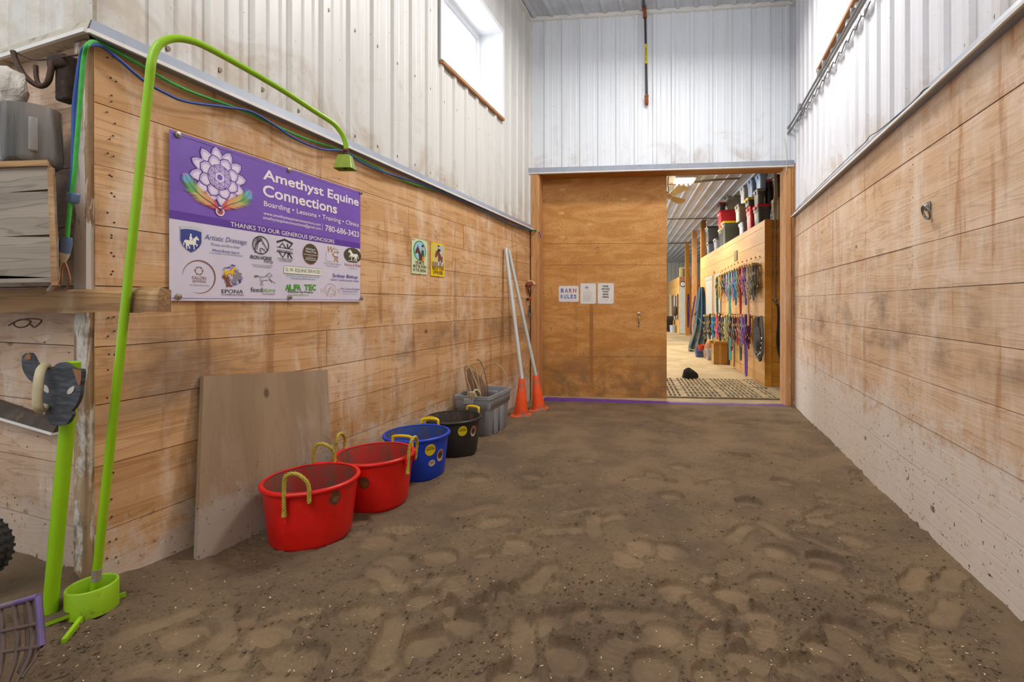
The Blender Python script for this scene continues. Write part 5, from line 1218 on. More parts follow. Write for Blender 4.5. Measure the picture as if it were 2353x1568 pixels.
n_ = sm.noise(sm.coords((22, 22, .8)), 1, 4); sm = sm.done(sm.mix(sm.ramp(n_, .35, .7), hexc('#6f6963'), hexc('#b3ada6')), None, sm.ramp(n_, .3, .7, .15, .4))
bx_ = pd(76, 358, 1.19); t = thing('smoky_jug', 'smoky translucent plastic jug standing on the plank crate', 'jug', (bx_.x, bx_.y, ztop))
R_ = .079; hh = .205; mb = MB(); TL_ = Matrix.Rotation(-.07, 3, 'Y')
mb.lathe([(.0001, .004), (R_ * .8, .002), (R_ * .93, .012), (R_ * .97, .03), (R_ * .97, hh), (R_ * .93, hh), (R_ * .92, .03), (R_ * .75, .014), (.0001, .012)], 36, (bx_.x, bx_.y, ztop), R=TL_); obj('jug_body', mb, sm, t)
mb = MB(); cf = Vector((bx_.x, bx_.y, ztop)); dc = Vector((-bx_.x, -bx_.y, 0)).normalized(); s_ = Vector((-dc.y, dc.x, 0)); mb.cbox(cf + dc * (R_ + .006) + UV * .10 + s_ * .0, (.012, .022, .115), Matrix.Rotation(math.atan2(dc.y, dc.x), 3, 'Z'), 0, .005); obj('grip', mb, plain('jug_grip', '#8d8680', .25), t)
# crumpled feed sack beside it
sk = NT('sack', .6); n_ = sk.noise(sk.coords((6, 6, 10)), 1, 6, .6, 1.0); sackm = sk.done(sk.mix(sk.ramp(n_, .35, .65), hexc('#9b9087'), hexc('#d9d3c8')), sk.bump(n_, 1.0, .03))
mb = MB(); r = random.Random(12); prof = [(.02, 0), (.085, .012), (.10, .06), (.07, .12), (.085, .17), (.075, .22), (.095, .27), (.08, .33), (.03, .36), (.001, .362)]
c = pd(2, 352, 1.19); c.z = ztop + .012; vs = []; K = 22
rings = [[(c.x + (rr * (1 + .22 * math.sin(3 * a_ + i) + .12 * math.sin(7 * a_ - 2 * i))) * math.cos(a_), c.y + rr * .55 * math.sin(a_), c.z + z) for a_ in [2 * PI * k / K for k in range(K)]] for i, (rr, z) in enumerate(prof)]
loft(mb, rings, 0, True, True); tag(obj('crumpled_sack', mb, sackm, angle=None), 'crumpled pale plastic sack on the plank crate beside the jug', 'sack')

# dusty bracket and cable in the dark nook under the trim
gr = plain('grime', '#3b2c22', .95, 0, .4, 30, '#7c6650', .35, 14, .8, 60); cab = plain('brown_cable', '#4e3526', .7, 0, .3, 20)
YN = C0.y + .02
t = thing('junction_bracket', 'dark dust caked bracket with a looped brown cable under the trim', 'bracket', pd(135, 240, 1.27))
p0, p1 = pd(108, 232, 1.25), pd(161, 118, 1.25); mb = MB(); mb.cbox(((p0.x + p1.x) / 2 + .012, 1.272, (p0.z + p1.z) / 2 - .012), (.062, .05, .15), None, 0, .01); mb.cbox(((p0.x + p1.x) / 2, 1.265, p1.z - .03), (.085, .06, .05), None, 0, .012); obj('box', mb, gr, t)
mb = MB(); mb.tube(smooth([pd(x, y, 1.235) for x, y in ((30, 118), (38, 142), (55, 172), (80, 194), (98, 198), (112, 185), (118, 160), (120, 140))], 6), .0085, 9); obj('cable_loop', mb, cab, t)
mb = MB(); mb.tube(smooth([pd(x, y, 1.235) for x, y in ((82, 150), (84, 180), (92, 195), (106, 192), (114, 165), (116, 142))], 6), .007, 9); mb.tube(smooth([pd(x, y, 1.24) for x, y in ((40, 122), (75, 136), (110, 136), (150, 130), (180, 126))], 5), .004, 6); obj('loose_wire', mb, cab, t)

# green and blue cords running along the trim and down to a plug
grn = plain('cord_green', '#3fae45', .5, 0, .2, 40, '#5f6b38', .3, 25); blu = plain('cord_blue', '#2b4f9e', .5, 0, .2, 30, '#20304f', .25, 25)
def cord(pix, r_, mat_, name, label, off):
    pts = []
    for (x, y) in pix: pts.append(pd(x, y, 1.195) if x < 212 else (onx(x, y, XL + off) if x < 1216 else onpl(x, y, B(0, -.045, 0), E2)))
    mb = MB(); mb.tube(smooth(pts, 7), r_, 8); return tag(obj(name, mb, mat_), label, 'cord', 'cords along the trim')
cord([(154, 548), (156, 520), (161, 470), (171, 400), (176, 330), (182, 260), (188, 180), (193, 130), (203, 101), (228, 99), (300, 136), (420, 203), (560, 255), (690, 314), (790, 348), (860, 382), (940, 420), (1030, 446), (1100, 480), (1160, 510), (1205, 527), (1232, 529)], .0068, grn, 'extension_cord', 'green extension cord hooked over the corner and along the wall trim', .022)
cord([(160, 445), (166, 400), (169, 330), (170, 250), (178, 180), (186, 130), (198, 106), (232, 106), (275, 138), (330, 185), (380, 214), (430, 234), (520, 246), (575, 256), (625, 284), (680, 320), (740, 343), (790, 348), (840, 378), (900, 402), (960, 420), (1040, 452), (1110, 484), (1180, 518), (1230, 531), (1240, 536), (1242, 548)], .0062, blu, 'extension_cord', 'blue extension cord sagging below the wall trim', .034)
t = thing('cord_plug', 'white and blue plug joint hanging at the end of the green cord', 'plug', pd(150, 580, 1.195)); pl = plain('plug_white', '#c3b7a2', .5, 0, .15, 20, '#8a7a60', .4, 20); plb = plain('plug_blue', '#5a7196', .25)
mb = MB(); mb.tube([pd(154, 545, 1.195), pd(152, 560, 1.195), pd(148, 582, 1.195)], [.014, .017, .015], 10); obj('socket', mb, plb, t)
mb = MB(); mb.tube([pd(148, 580, 1.195), pd(145, 592, 1.195), pd(143, 604, 1.195)], [.016, .014, .008], 10); obj('plug_body', mb, pl, t)
mb = MB(); mb.tube(smooth([pd(143, 603, 1.195), pd(136, 620, 1.195), pd(128, 648, 1.195), pd(112, 668, 1.2)], 5), .0065, 8); obj('white_cord', mb, pl, t)
mb = MB(); mb.tube(smooth([pd(148, 604, 1.19), pd(142, 622, 1.19), pd(140, 648, 1.19), pd(122, 668, 1.19)], 5), .003, 6); mb.tube(smooth([pd(150, 604, 1.19), pd(158, 628, 1.19), pd(160, 650, 1.19), pd(150, 668, 1.2)], 5), .003, 6); obj('copper_wire', mb, plain('copper', '#a5714b', .5, .2), t)
mb = MB(); p = pd(168, 455, 1.2); mb.cbox(p, (.03, .025, .035), Matrix.Rotation(.2, 3, 'Y'), 0, .004); mb.tube([p + Vector((-.004, 0, .018)), p + Vector((-.006, 0, .05))], .007, 8); tag(obj('blue_plug', mb, plb), 'translucent blue plug at the lower end of the blue cord', 'plug')
# wire tangle below the timber
mb = MB(); mb.tube(smooth([pd(x, y, 1.262) for x, y in ((20, 748), (45, 735), (70, 738), (60, 750), (40, 752), (32, 742), (60, 733), (95, 736), (80, 752), (70, 746))], 5), .0028, 6); tag(obj('wire_tangle', mb, cab), 'thin brown wire tangle hanging under the rough timber', 'wire')
# dark channel rail on the arena wall
mb = MB(); W_ = [onpl(x, y, C0 - NDL * .004, NDL) for x, y in ((-60, 898), (150, 968), (150, 990), (-60, 930))]
mb.hexa([W_[3] - NDL * .035, W_[2] - NDL * .035, W_[2], W_[3], W_[0] - NDL * .02, W_[1] - NDL * .02, W_[1], W_[0]]); rl = thing('channel_rail', 'dark rusty channel rail slanting behind the bull head', 'rail', (W_[2] + W_[3]) / 2)
obj('channel', mb, plain('rail_dark', '#4b3d30', .8, 0, .4, 18, '#75624c', .4, 16), rl)
mb = MB(); mb.hexa([W_[3] - NDL * .04 - UV * .008, W_[2] - NDL * .04 - UV * .008, W_[2] - UV * .008, W_[3] - UV * .008, W_[3] - NDL * .04, W_[2] - NDL * .04, W_[2], W_[3]]); obj('white_edge', mb, white_lip, rl)
# tyre just inside the frame at the far left
c = dep(-52, 1258, 1.62); t = thing('barrow_wheel', 'black knobbly tyre at the left edge under the rail', 'wheel', (c.x, c.y, c.z - .12)); tyr = plain('tyre', '#2b2724', .85, 0, .2, 20, '#5b4c3d', .4, 10)
ax = FV; u_ = RV; mb = MB(); ring = [c + (u_ * math.cos(a_) + UV * math.sin(a_)) * .076 for a_ in [2 * PI * k / 40 for k in range(40)]]; mb.tube(ring, .030, 12, closed=True); obj('tyre', mb, tyr, t)
mb = MB()
for k in range(26):
    a_ = 2 * PI * k / 26; d_ = u_ * math.cos(a_) + UV * math.sin(a_)
    for s_ in (-1, 0, 1): mb.cbox(c + d_ * (.105 - .006 * abs(s_)) + ax * .016 * s_, (.012, .009, .009), None)
obj('tread_knobs', mb, tyr, t); mb = MB(); mb.tube([c - ax * .02, c + ax * .02], .05, 20); obj('hub', mb, plain('hub_grey', '#6f6a64', .5, .3), t)
# ------------------------------------------------------------------ sliding plywood door with papers and handle
ply = NT('plywood', .6); v = ply.coords((1.3, 1.3, 4.6)); b_ = ply.noise(v, 1.5, 3, .5, 1.2); rg = ply.math('ABSOLUTE', ply.math('SUBTRACT', ply.math('FRACT', ply.math('MULTIPLY', b_, 17)), .5))
fn = ply.noise(ply.coords((20, 20, 110)), 1, 3, .6); o_ = ply.mix(ply.ramp(b_, .35, .65), hexc('#cf9752'), hexc('#bd8038')); o_ = ply.mix(ply.ramp(rg, .30, .48, 0, .42), o_, hexc('#8f5a24')); o_ = ply.mix(ply.ramp(fn, .5, .75, 0, .35), o_, hexc('#8a5a2a'))
w_ = ply.coords((1, 1, 1)); zz_ = ply.z()[2]; n_ = ply.noise(w_, 3.2, 8, .66, .5)
o_ = ply.mix(ply.math('MULTIPLY', ply.ramp(zz_, .95, .1), ply.ramp(n_, .36, .62, 0, .8)), o_, hexc('#775a3c')); o_ = ply.mix(ply.ramp(ply.noise(w_, 5, 9, .72), .62, .74, 0, .6), o_, hexc('#5d4027'))
plym = ply.done(o_, ply.bump(fn, .2, .003))
TD = .31; DP = B(0, TD, 0)
sd0, sd1 = st(bt(1238, 700, TD))[0] - .08, st(bt(1532, 700, TD))[0]
dz0, dz1 = .002, ZH + .10
DF = Face(B(0, TD - .002, 0), E1, UV)
mb = MB(); mb.obox(B(sd0, TD, dz0), E1 * (sd1 - sd0), E2 * .035, UV * (dz1 - dz0)); door = struct('door_1', mb, plym, label='plywood sliding door with papers pinned to it')
mb = MB()
for (x0, y0, x1, y1) in ((1242, 560, 1532, 560), (1240, 609, 1532, 609), (1324, 609, 1324, 820), (1330, 820, 1532, 820)):
    a, b = DF.uv(x0, y0), DF.uv(x1, y1); mb.line([a, b], .003, DF.at(.0008), DF.U, DF.V)
struct('panel_seams', mb, plain('seam', '#8d5f30', .8), door)
mb = MB(); a, b = DF.uv(1355, 698), DF.uv(1363, 880); mb.flat([(a[0], b[1]), (b[0], b[1]), (b[0], a[1]), (a[0], a[1])], DF.at(.001), DF.U, DF.V); struct('dark_stripe', mb, plain('stripe', '#a96f33', .6, 0, .2, 7), door)
mb = MB()
for i, (x, y) in enumerate(((1293, 436), (1434, 458), (1290, 490), (1356, 516), (1291, 545))):
    p = DF.uv(x, y); mb.flat(circ(p[0], p[1], .045, .022, 14), DF.at(.0009), DF.U, DF.V)
struct('plug_patches', mb, plain('ply_plug', '#d6a458', .6, 0, .15, 30), door)
hd = thing('door_pull', 'worn metal door pull wrapped with light rope on the plywood door', 'handle', bt(1467, 745, TD - .01)); hm = plain('pull_metal', '#c9c7bd', .35, .7, .15, 30, '#6a5a44', .3, 40)
for yy in (721, 746): mb = MB(); mb.cbox(bt(1468, yy, TD - .006), (.035, .008, .04), RB, 0, .002); obj('mount_plate', mb, hm, hd)
p = [bt(1468, 722, TD - .01), bt(1468, 725, TD - .045), bt(1468, 733, TD - .05), bt(1468, 741, TD - .045), bt(1468, 745, TD - .01)]
mb = MB(); mb.tube(smooth(p, 5), .008, 10); obj('pull_bar', mb, plain('pull_dark', '#5a4632', .5, .5), hd)
mb = MB(); twisted(mb, [bt(1468, 726, TD - .047), bt(1468.6, 733, TD - .052), bt(1468.4, 741, TD - .047)], .011, 5); obj('rope_wrap', mb, plain('wrap', '#cbb68e', .8, 0, .2, 40), hd)

paper = plain('paper', '#dfdcd8', .6, 0, .05, 6, '#cfae74', .16, 9); pk = plain('print_black', '#2c2b2c', .6); pg = plain('print_grey', '#a5a09c', .6); pin = plain('pin', '#6d6a5e', .4, .6)
pc = [plain('crayon_%d' % i, c, .6) for i, c in enumerate(('#3f62b5', '#6d8fd0', '#de7a3f', '#2d3a75', '#8b5b42', '#7d79b8'))]
def sheet_(name, label, tl, br):
    x0, z1 = DF.uv(*tl); x1, z0 = DF.uv(*br); t = thing(name, label, 'paper', B((x0 + x1) / 2, TD - .003, z0), 0, 'papers pinned to the plywood door')
    mb = MB(); O = DF.at(.0008); mb.obox(O + DF.U * x0 + DF.V * z0, DF.U * (x1 - x0), DF.V * (z1 - z0), DF.N * .0012); obj('sheet', mb, paper, t)
    for a, b in ((.04, .96), (.96, .96), (.04, .03), (.96, .03)): mb = MB(); mb.ball(DF.at(.003) + DF.U * (x0 + (x1 - x0) * a) + DF.V * (z0 + (z1 - z0) * b), .0045, n=8); obj('pin', mb, pin, t)
    return t, x0, z0, x1 - x0, z1 - z0
t, x0, z0, w, h = sheet_('rules_sheet', 'landscape sheet with colourful BARN RULES lettering, leftmost paper on the plywood door', (1284, 657.5), (1330, 694))
mb = MB(); r = random.Random(6)
for word, zb in (('BARN', .60), ('RULES', .22)):
    n = len(word)
    for i, ch in enumerate(word):
        a = .09 + (.82 / n) * i; DF.text(mb, ch, x0 + w * (a + .01), x0 + w * (a + .82 / n - .035), z0 + h * zb, h * .22, lift=.0026, mi=(i + (n == 5)) % 2 * 3 if i % 2 else 0, bold=.03)
        DF.text(mb, ch, x0 + w * (a + .03), x0 + w * (a + .82 / n - .05), z0 + h * (zb + .03), h * .15, lift=.0030, mi=r.choice((1, 2, 5)), bold=.0)
obj('lettering', mb, pc, t)
mb = MB()
for zb, a, b in ((.52, .28, .72), (.13, .33, .66)): DF.text(mb, 'please read these before you ride', x0 + w * a, x0 + w * b, z0 + h * zb, h * .025, lift=.0026)
obj('small_print', mb, pg, t)
t, x0, z0, w, h = sheet_('notice_sheet', 'typed notice with a small purple emblem, middle paper on the plywood door', (1333.5, 651.5), (1369.5, 698.5))
mb = MB(); mb.flat(circ(x0 + w * .41, z0 + h * .80, w * .10, h * .055), DF.at(.0026), DF.U, DF.V, 0); mb.flat([(x0 + w * .30, z0 + h * .78), (x0 + w * .41, z0 + h * .72), (x0 + w * .52, z0 + h * .78), (x0 + w * .41, z0 + h * .745)], DF.at(.0028), DF.U, DF.V, 1); obj('purple_emblem', mb, [plain('emblem', '#9a8fb0', .6), plain('emblem2', '#8f9580', .6)], t)
mb = MB(); r = random.Random(1)
for k, zb in enumerate((.65, .58, .53, .47, .40, .375, .33, .30, .27, .24, .21, .17, .13)): a, b = (.38, .62) if k == 0 else (.18, r.uniform(.6, .86)); mb.flat([(x0 + w * a, z0 + h * zb), (x0 + w * b, z0 + h * zb), (x0 + w * b, z0 + h * (zb + .008)), (x0 + w * a, z0 + h * (zb + .008))], DF.at(.0026), DF.U, DF.V)
obj('typed_lines', mb, pg, t)
t, x0, z0, w, h = sheet_('announce_sheet', 'sheet asking riders to announce door before opening, rightmost paper on the plywood door', (1373.5, 651), (1410.5, 698.5))
mb = MB()
for s_, a, b, zb in (('PLEASE', .32, .66, .81), ('ANNOUNCE', .23, .75, .68), ('"DOOR!"', .30, .69, .55), ('BEFORE', .32, .67, .42), ('OPENING.', .28, .70, .29)): DF.text(mb, s_, x0 + w * a, x0 + w * b, z0 + h * zb, h * .075, lift=.0026, bold=.045)
DF.text(mb, 'Thank you', x0 + w * .36, x0 + w * .50, z0 + h * .17, h * .018, lift=.0026); mb.line(circ(x0 + w * .58, z0 + h * .185, w * .025, n=10), w * .01, DF.at(.0026), DF.U, DF.V, 0, True)
obj('lettering', mb, pk, t)
# purple threshold strip
mb = MB(); s0, s1 = st(bt(1251, 915, .0))[0], SW - .05; N = 40; r = random.Random(3); rings = []
for i in range(N + 1):
    s_ = s0 + (s1 - s0) * i / N; hz = .036 - .034 * min(1, i / N * 1.5) + r.uniform(-.002, .002); to = -.05 + r.uniform(-.004, .004)
    rings.append([tuple(B(s_, to, -.03)), tuple(B(s_, .06, -.03)), tuple(B(s_, .06, hz)), tuple(B(s_, to + .012, hz))])
loft(mb, rings, 0, True, True, False)
struct('trim_11', mb, plain('threshold_purple', '#6f3f9a', .7, 0, .25, 12, '#6f5c4c', .25, 9), label='purple threshold strip under the plywood door')

# ------------------------------------------------------------------ barn shell
conc = NT('concrete', .8); v = conc.coords((1, 1, 1)); n1, n2 = conc.noise(v, 1.2, 8, .62, .4), conc.noise(v, 30, 5, .6)
o_ = conc.mix(conc.ramp(n1, .35, .65), hexc('#b5a07c'), hexc('#9b8968')); o_ = conc.mix(conc.ramp(n2, .58, .74, 0, .5), o_, hexc('#7d6c50')); conc = conc.done(o_, conc.bump(n2, .2, .004))
mb = MB(); mb.obox(B(-4, .06, -.12), E1 * 13, E2 * 24, UV * .12); struct('floor_barn', mb, conc)
ZB = 3.72
cm = NT('barn_ceiling', .32); n1 = cm.noise(cm.coords((1, 1, 1)), 1.5, 6, .6); cm.b.inputs['Metallic'].default_value = .15; cm = cm.done(cm.mix(cm.ramp(n1, .4, .7), hexc('#c0cae0'), hexc('#adb3bf')))
mb = MB(); siding(mb, B(-4, .3, ZB), E1, UV, 13, 0, 24, Wd=E2, off=.1); struct('ceiling_barn', mb, cm)
wsb = siding_mat('siding_far', '#d6d2c6', '#8d8068', .4, 0, .5)
mb = MB(); siding(mb, B(-4, 23.5, 0), E1, E2, 13, 0, ZB, off=.1); struct('wall_far', mb, wsb)
mb = MB(); siding(mb, B(-3.2, .35, 0), E2, -E1, 23.2, 0, ZB, off=.1); struct('wall_barn_left', mb, wsb)
mb = MB(); siding(mb, B(8.5, .35, 0), E2, E1, 23.2, 0, ZB, off=.1); struct('wall_barn_right', mb, wsb)
mb = MB(); mb.obox(B(SW + .06, .31, 0), E1 * 5, UV * ZB, E2 * .03); mb.obox(B(-4, .36, 0), E1 * 3.95, UV * ZB, E2 * .03); mb.obox(B(-.05, .31, ZH + .1), E1 * (SW + .15), UV * .75, E2 * .03); struct('wall_barn_front', mb, wood_beam)

# tack room: S0 is its long face, T0 its front
PC = dep(1757, 697, 7.5); S0, T0, _ = st(PC); ZT = 2.566
TZ = [0, .155, .372, .60, .836, 1.066, 1.30, 1.53, 1.758, 1.99, 2.225, 2.46, ZT]
def on_tack(px, py, off=0.0): return onpl(px, py, B(S0 - off, 0, 0), E1)
wt = wood('tack_side', '#cb9a55', '#bb8840', '#946a2e', 1, along=.5, across=5, rough=.5, tone=.15, ringamt=.22, bump=.1); wf = wood('tack_front', '#c98c30', '#b4771b', '#8c5812', 0, along=.5, across=5, rough=.5, tone=.2, ringamt=.25, bump=.1)
mb = MB(); planks(mb, B(S0, T0, 0), E2, E1, 6.6, TZ, [[]], .04, .004); struct('wall_tack_side', mb, wt)
mb = MB(); planks(mb, B(S0 + .0, T0 - .0, 0), E1, E2, 5.0, TZ, [[]], .04, .004); mb.obox(B(S0 - .006, T0 - .03, 0), E1 * .10, E2 * .03, UV * ZT, 0); struct('wall_tack_front', mb, wf)
mb = MB(); mb.obox(B(S0 + .045, T0 + .045, ZT - .03), E1 * 4.9, E2 * 6.5, UV * .03); struct('ceiling_tack', mb, wood_grey)
# white doorway, board and small fittings far along the tack wall
dm = plain('door_white', '#aaa698', .5, 0, .08, 6); a, b = on_tack(1622, 641, .01), on_tack(1637, 736, .01)
ta, tb_ = st(a)[1], st(b)[1]; zt2 = st(on_tack(1630, 644, 0))[2]
mb = MB(); mb.obox(B(S0 - .02, tb_, .0), E2 * .10, E1 * .02, UV * zt2); mb.obox(B(S0 - .02, tb_, zt2), E2 * (ta - tb_), E1 * .02, UV * .09); mb.obox(B(S0 - .012, tb_ + .1, 0), E2 * (ta - tb_ - .1), E1 * .012, UV * zt2); struct('door_2', mb, dm)
a, b = on_tack(1640.5, 640, .02), on_tack(1655, 722, .02); t0_, t1_ = st(b)[1], st(a)[1]
wbd = thing('whiteboard', 'tall white notice board on the tack room wall beside the white doorway', 'board', B(S0 - .02, (t0_ + t1_) / 2, 1.0))
mb = MB(); mb.obox(B(S0 - .02, t0_, st(b)[2]), E2 * (t1_ - t0_), E1 * .02, UV * (st(a)[2] - st(b)[2] + .1)); obj('panel', mb, plain('board_white', '#a6a59a', .35, 0, .06, 5), wbd)
mb = MB(); mb.obox(B(S0 - .03, t1_, .9), E2 * .08, E1 * .03, UV * 1.15); obj('side_trim', mb, wood_amber, wbd)
p = on_tack(1690.5, 588, .008); t = thing('framed_tile', 'small dark plaque on the tack room wall above the pegs', 'plaque', p); mb = MB(); mb.cbox(p, (.012, .24, .19), RB, 0); obj('plate', mb, plain('plaque', '#8a7448', .6, 0, .4, 30, '#3d3020', .5, 22), t)
mb = MB()
for k, (px, py) in enumerate(((1651, 622), (1658, 618), (1665, 614), (1672, 611), (1679, 608), (1687, 604), (1697, 602), (1707, 599), (1717, 595), (1727, 592), (1737, 590))): mb.cbox(on_tack(px + 8, py, .008), (.012, .035, .03), RB)
obj('peg_row_marks', mb, wood_amber); bpy.data.objects['peg_row_marks'].name = 'peg_blocks'; tag(bpy.data.objects['peg_blocks'], 'row of small wooden blocks above the halters on the tack room wall', 'pegs')

# ------------------------------------------------------------------ grated rubber mats and the things on the barn floor
matm = NT('mat_rubber', .85); n1 = matm.noise(matm.coords((1, 1, 1)), 5, 7, .65); matm = matm.done(matm.mix(matm.ramp(n1, .40, .6), hexc('#b09b76'), hexc('#8d7b5c'))); mdark = plain('mat_dark', '#4b4436', .9)
for (t0, t1, lb) in ((.36, 1.19, 'dusty slotted rubber mat lying at the barn doorway'), (1.22, 2.02, 'dusty slotted rubber mat farther inside the barn, touching the first mat')):
    m0, m1 = sd1 - .7, S0 + .25 if t0 > 1 else SW - .02; m1 = min(m1, S0 - .02) if t1 > T0 else m1
    t = thing('rubber_mat', lb, 'mat', B((m0 + m1) / 2, (t0 + t1) / 2, .0))
    mb = MB(); mb.obox(B(m0, t0, .001), E1 * (m1 - m0), E2 * (t1 - t0), UV * .006); obj('mat_base', mb, mdark, t)
    mb = MB(); k = m0
    while k < m1: mb.obox(B(k, t0, .006), E1 * .030, E2 * (t1 - t0), UV * .014); k += .060
    for j in range(5): mb.obox(B(m0, t0 + (t1 - t0 - .03) * j / 4, .006), E1 * (m1 - m0), E2 * .03, UV * .0145)
    for j in range(5): mb.obox(B(m0 + .35 + j * .55, t0, .006), E1 * .07, E2 * (t1 - t0), UV * .0142)
    obj('mat_lattice', mb, matm, t)
lump = plain('black_lump', '#1d1c1b', .9, 0, .35, 30, '#6d5c45', .25, 25, .8, 40)  # plain stand-in for an unclear dark shape, likely a moving animal
mb = MB(); c = onz(1586, 869, .015); R_ = random.Random(3); rings = []
for i, (k, z) in enumerate(((1, 0), (1.05, .03), (.95, .08), (.65, .13), (.30, .155), (.02, .16))):
    rings.append([tuple(c + E1 * ((.125 * k) * math.cos(a_) * (1 + .16 * math.sin(3 * a_ + i)) - .04 * i / 5) + E2 * (.10 * k * math.sin(a_)) + UV * (z * (1 + .1 * math.sin(2 * a_)))) for a_ in [2 * PI * q / 18 for q in range(18)]])
loft(mb, rings, 0, True, True); tag(obj('black_lump', mb, lump), 'small black heap lying on the barn floor at the far edge of the mats', 'lump')

card = plain('cardboard', '#b5873f', .8, 0, .12, 6); tape = plain('packing_tape', '#cda35a', .3)
def fbox(px0, px1, pyb, hgt, dpt): p = onz(px0, pyb, 0); q_ = onz(px1, pyb, 0); s_, t_, _ = st(p); w_ = (q_ - p).dot(E1); return s_, t_, max(w_, .1)
s_, t_, _ = st(onz(1657, 838, 0)); w_ = .0
t = thing('cardboard_box', 'open cardboard box on the barn floor against the tack room wall', 'box', B(S0 - .14, t_ + .15, 0))
mb = MB(); mb.obox(B(S0 - .30, t_, 0), E1 * .28, E2 * .012, UV * .44); mb.obox(B(S0 - .30, t_ + .3, 0), E1 * .28, E2 * .012, UV * .44); mb.obox(B(S0 - .30, t_, 0), E1 * .012, E2 * .312, UV * .44); mb.obox(B(S0 - .032, t_, 0), E1 * .012, E2 * .312, UV * .44); mb.obox(B(S0 - .3, t_, 0), E1 * .28, E2 * .31, UV * .012); obj('carton', mb, card, t)
mb = MB(); mb.obox(B(S0 - .302, t_ + .14, .02), E1 * .002, E2 * .04, UV * .42); mb.obox(B(S0 - .20, t_ - .002, .0), E1 * .05, E2 * .002, UV * .44); obj('tape_strip', mb, tape, t)
mb = MB(); mb.obox(B(S0 - .30, t_, .44), E1 * .28, E2 * -.10, UV * .05); mb.obox(B(S0 - .302, t_, .44), E1 * -.09, E2 * .31, UV * .06); obj('flap', mb, card, t)
clr = NT('clear_plastic', .2); clr.b.inputs['Transmission Weight'].default_value = .6; clr = clr.done(hexc('#c9ccd0'))
def crate_(name, label, cat, s_, t_, z_, w_, d_, h_, mat_, lid=None, taper=.9):
    t = thing(name, label, cat, B(s_ + w_ / 2, t_ + d_ / 2, z_), BANG); mb = MB(); tote_shell(mb, w_ / 2 - .014, d_ / 2 - .014, h_, taper); obj('bin_body', mb, mat_, t, world=False)
    if lid:
        mb = MB(); loft(mb, [[(x, y, z) for x, y in rrect(0, 0, (w_ / 2) * k, (d_ / 2) * k, .03)] for z, k in ((h_ - .028, 1.02), (h_ + .006, 1.02), (h_ + .018, .96), (h_ + .02, .5))], 0, True, True); obj('lid', mb, lid, t, world=False)
        for sg in (-1, 1): mb = MB(); mb.cbox((sg * w_ / 2 * 1.0, 0, h_ - .03), (.022, .09, .05), None, 0, .004); obj('latch', mb, lid, t, world=False)
    return t
s_, t_, _ = st(onz(1637, 829, 0)); crate_('clear_tote', 'clear plastic tote with a pale bottle inside, beside the cardboard box', 'tote', S0 - .34, t_, 0, .30, .34, .25, clr)
mb = MB(); mb.lathe([(.05, 0), (.055, .02), (.055, .16), (.02, .20), (.02, .23)], 16, B(S0 - .24, t_ + .12, .014), cap0=True, cap1=True); tag(obj('pale_bottle', mb, plain('bottle_pale', '#c5d2de', .4)), 'pale bottle standing inside the clear tote', 'bottle')
s_, t2_, _ = st(onz(1622, 822, 0)); crate_('blue_crate', 'small blue plastic bin on the barn floor beside the clear tote', 'bin', S0 - .50, t2_, 0, .30, .30, .17, plain('crate_blue', '#4b5b86', .5))
t = thing('red_pail', 'small red pail standing on the blue bin', 'pail', B(S0 - .33, t2_ + .15, .02)); mb = MB(); mb.lathe([(.001, 0), (.075, 0), (.10, .26), (.105, .27), (.10, .262), (.075, .012), (.001, .01)], 20, B(S0 - .33, t2_ + .15, .014)); obj('pail_body', mb, plain('pail_red', '#c8402c', .45), t)
mb = MB(); loft(mb, [[tuple(B(S0 - .20 + .12 * k * math.cos(a_) * (1 + .15 * math.sin(3 * a_)), t_ + .45 + .10 * k * math.sin(a_), z)) for a_ in [2 * PI * q / 14 for q in range(14)]] for z, k in ((0, 1), (.15, 1.1), (.32, .8), (.42, .45), (.44, .02))], 0, True, True); tag(obj('paper_sack', mb, plain('sack_brown', '#a06f42', .8, 0, .2, 20, '#d6c8a8', .25, 12)), 'crumpled brown sack behind the clear tote', 'sack')

# ------------------------------------------------------------------ bins stacked on the tack room roof
BINC = {}
def pm(c, r=.42):
    if c not in BINC: BINC[c] = plain('bin_' + c.strip('#'), c, r, 0, .1, 8)
    return BINC[c]
def bin_(x0, y0, x1, y1, ref, col, lid, label, roof=True, dp=.34, dt=0.0):
    t_ = st(on_tack(ref, 697))[1] + dt + .01
    a, b = st(bt(x0, y1, t_)), st(bt(x1, y0, t_)); s0_ = max(a[0], S0 + .01) if roof else a[0]
    z0 = ZT + .001 if roof else a[2]; w_ = max(b[0] - s0_, .14)
    crate_('storage_bin', label, 'bin', s0_, t_, z0, w_, dp, b[2] - z0 - .02, pm(col), pm(lid) if lid else None)['group'] = 'storage bins on the tack room roof'
    return b[2]
def ytop(z, ref, dt=0.0):                                # pixel row of a height at that distance
    p = B(S0, st(on_tack(ref, 697))[1] + dt + .01, z); d = (p - CAM); return PY - F * d.z / d.dot(FV)
def stack(x0, y0, x1, under, ref, col, lid, label, dp=.34, dt=0.0):
    return bin_(x0, y0, x1, ytop(under + .004, ref, dt), ref, col, lid, label, False, dp, dt)
z = bin_(1625, 556, 1646, 592, 1626, '#656b76', '#3b3c40', 'slate grey bin at the far end of the roof row, under a charcoal bin')
stack(1625, 519, 1654, z, 1626, '#56565a', '#37373a', 'charcoal bin on top of the slate grey bin, next to the dark post', .4)
bin_(1642, 547, 1661, 579, 1643, '#868b95', '#55585e', 'light grey bin between the slate bin and the yellow lidded bin')
z = bin_(1655, 523, 1697, 560, 1655, '#4d4d4b', '#e3c416', 'dark bin with a yellow lid mostly hidden under the red bin')
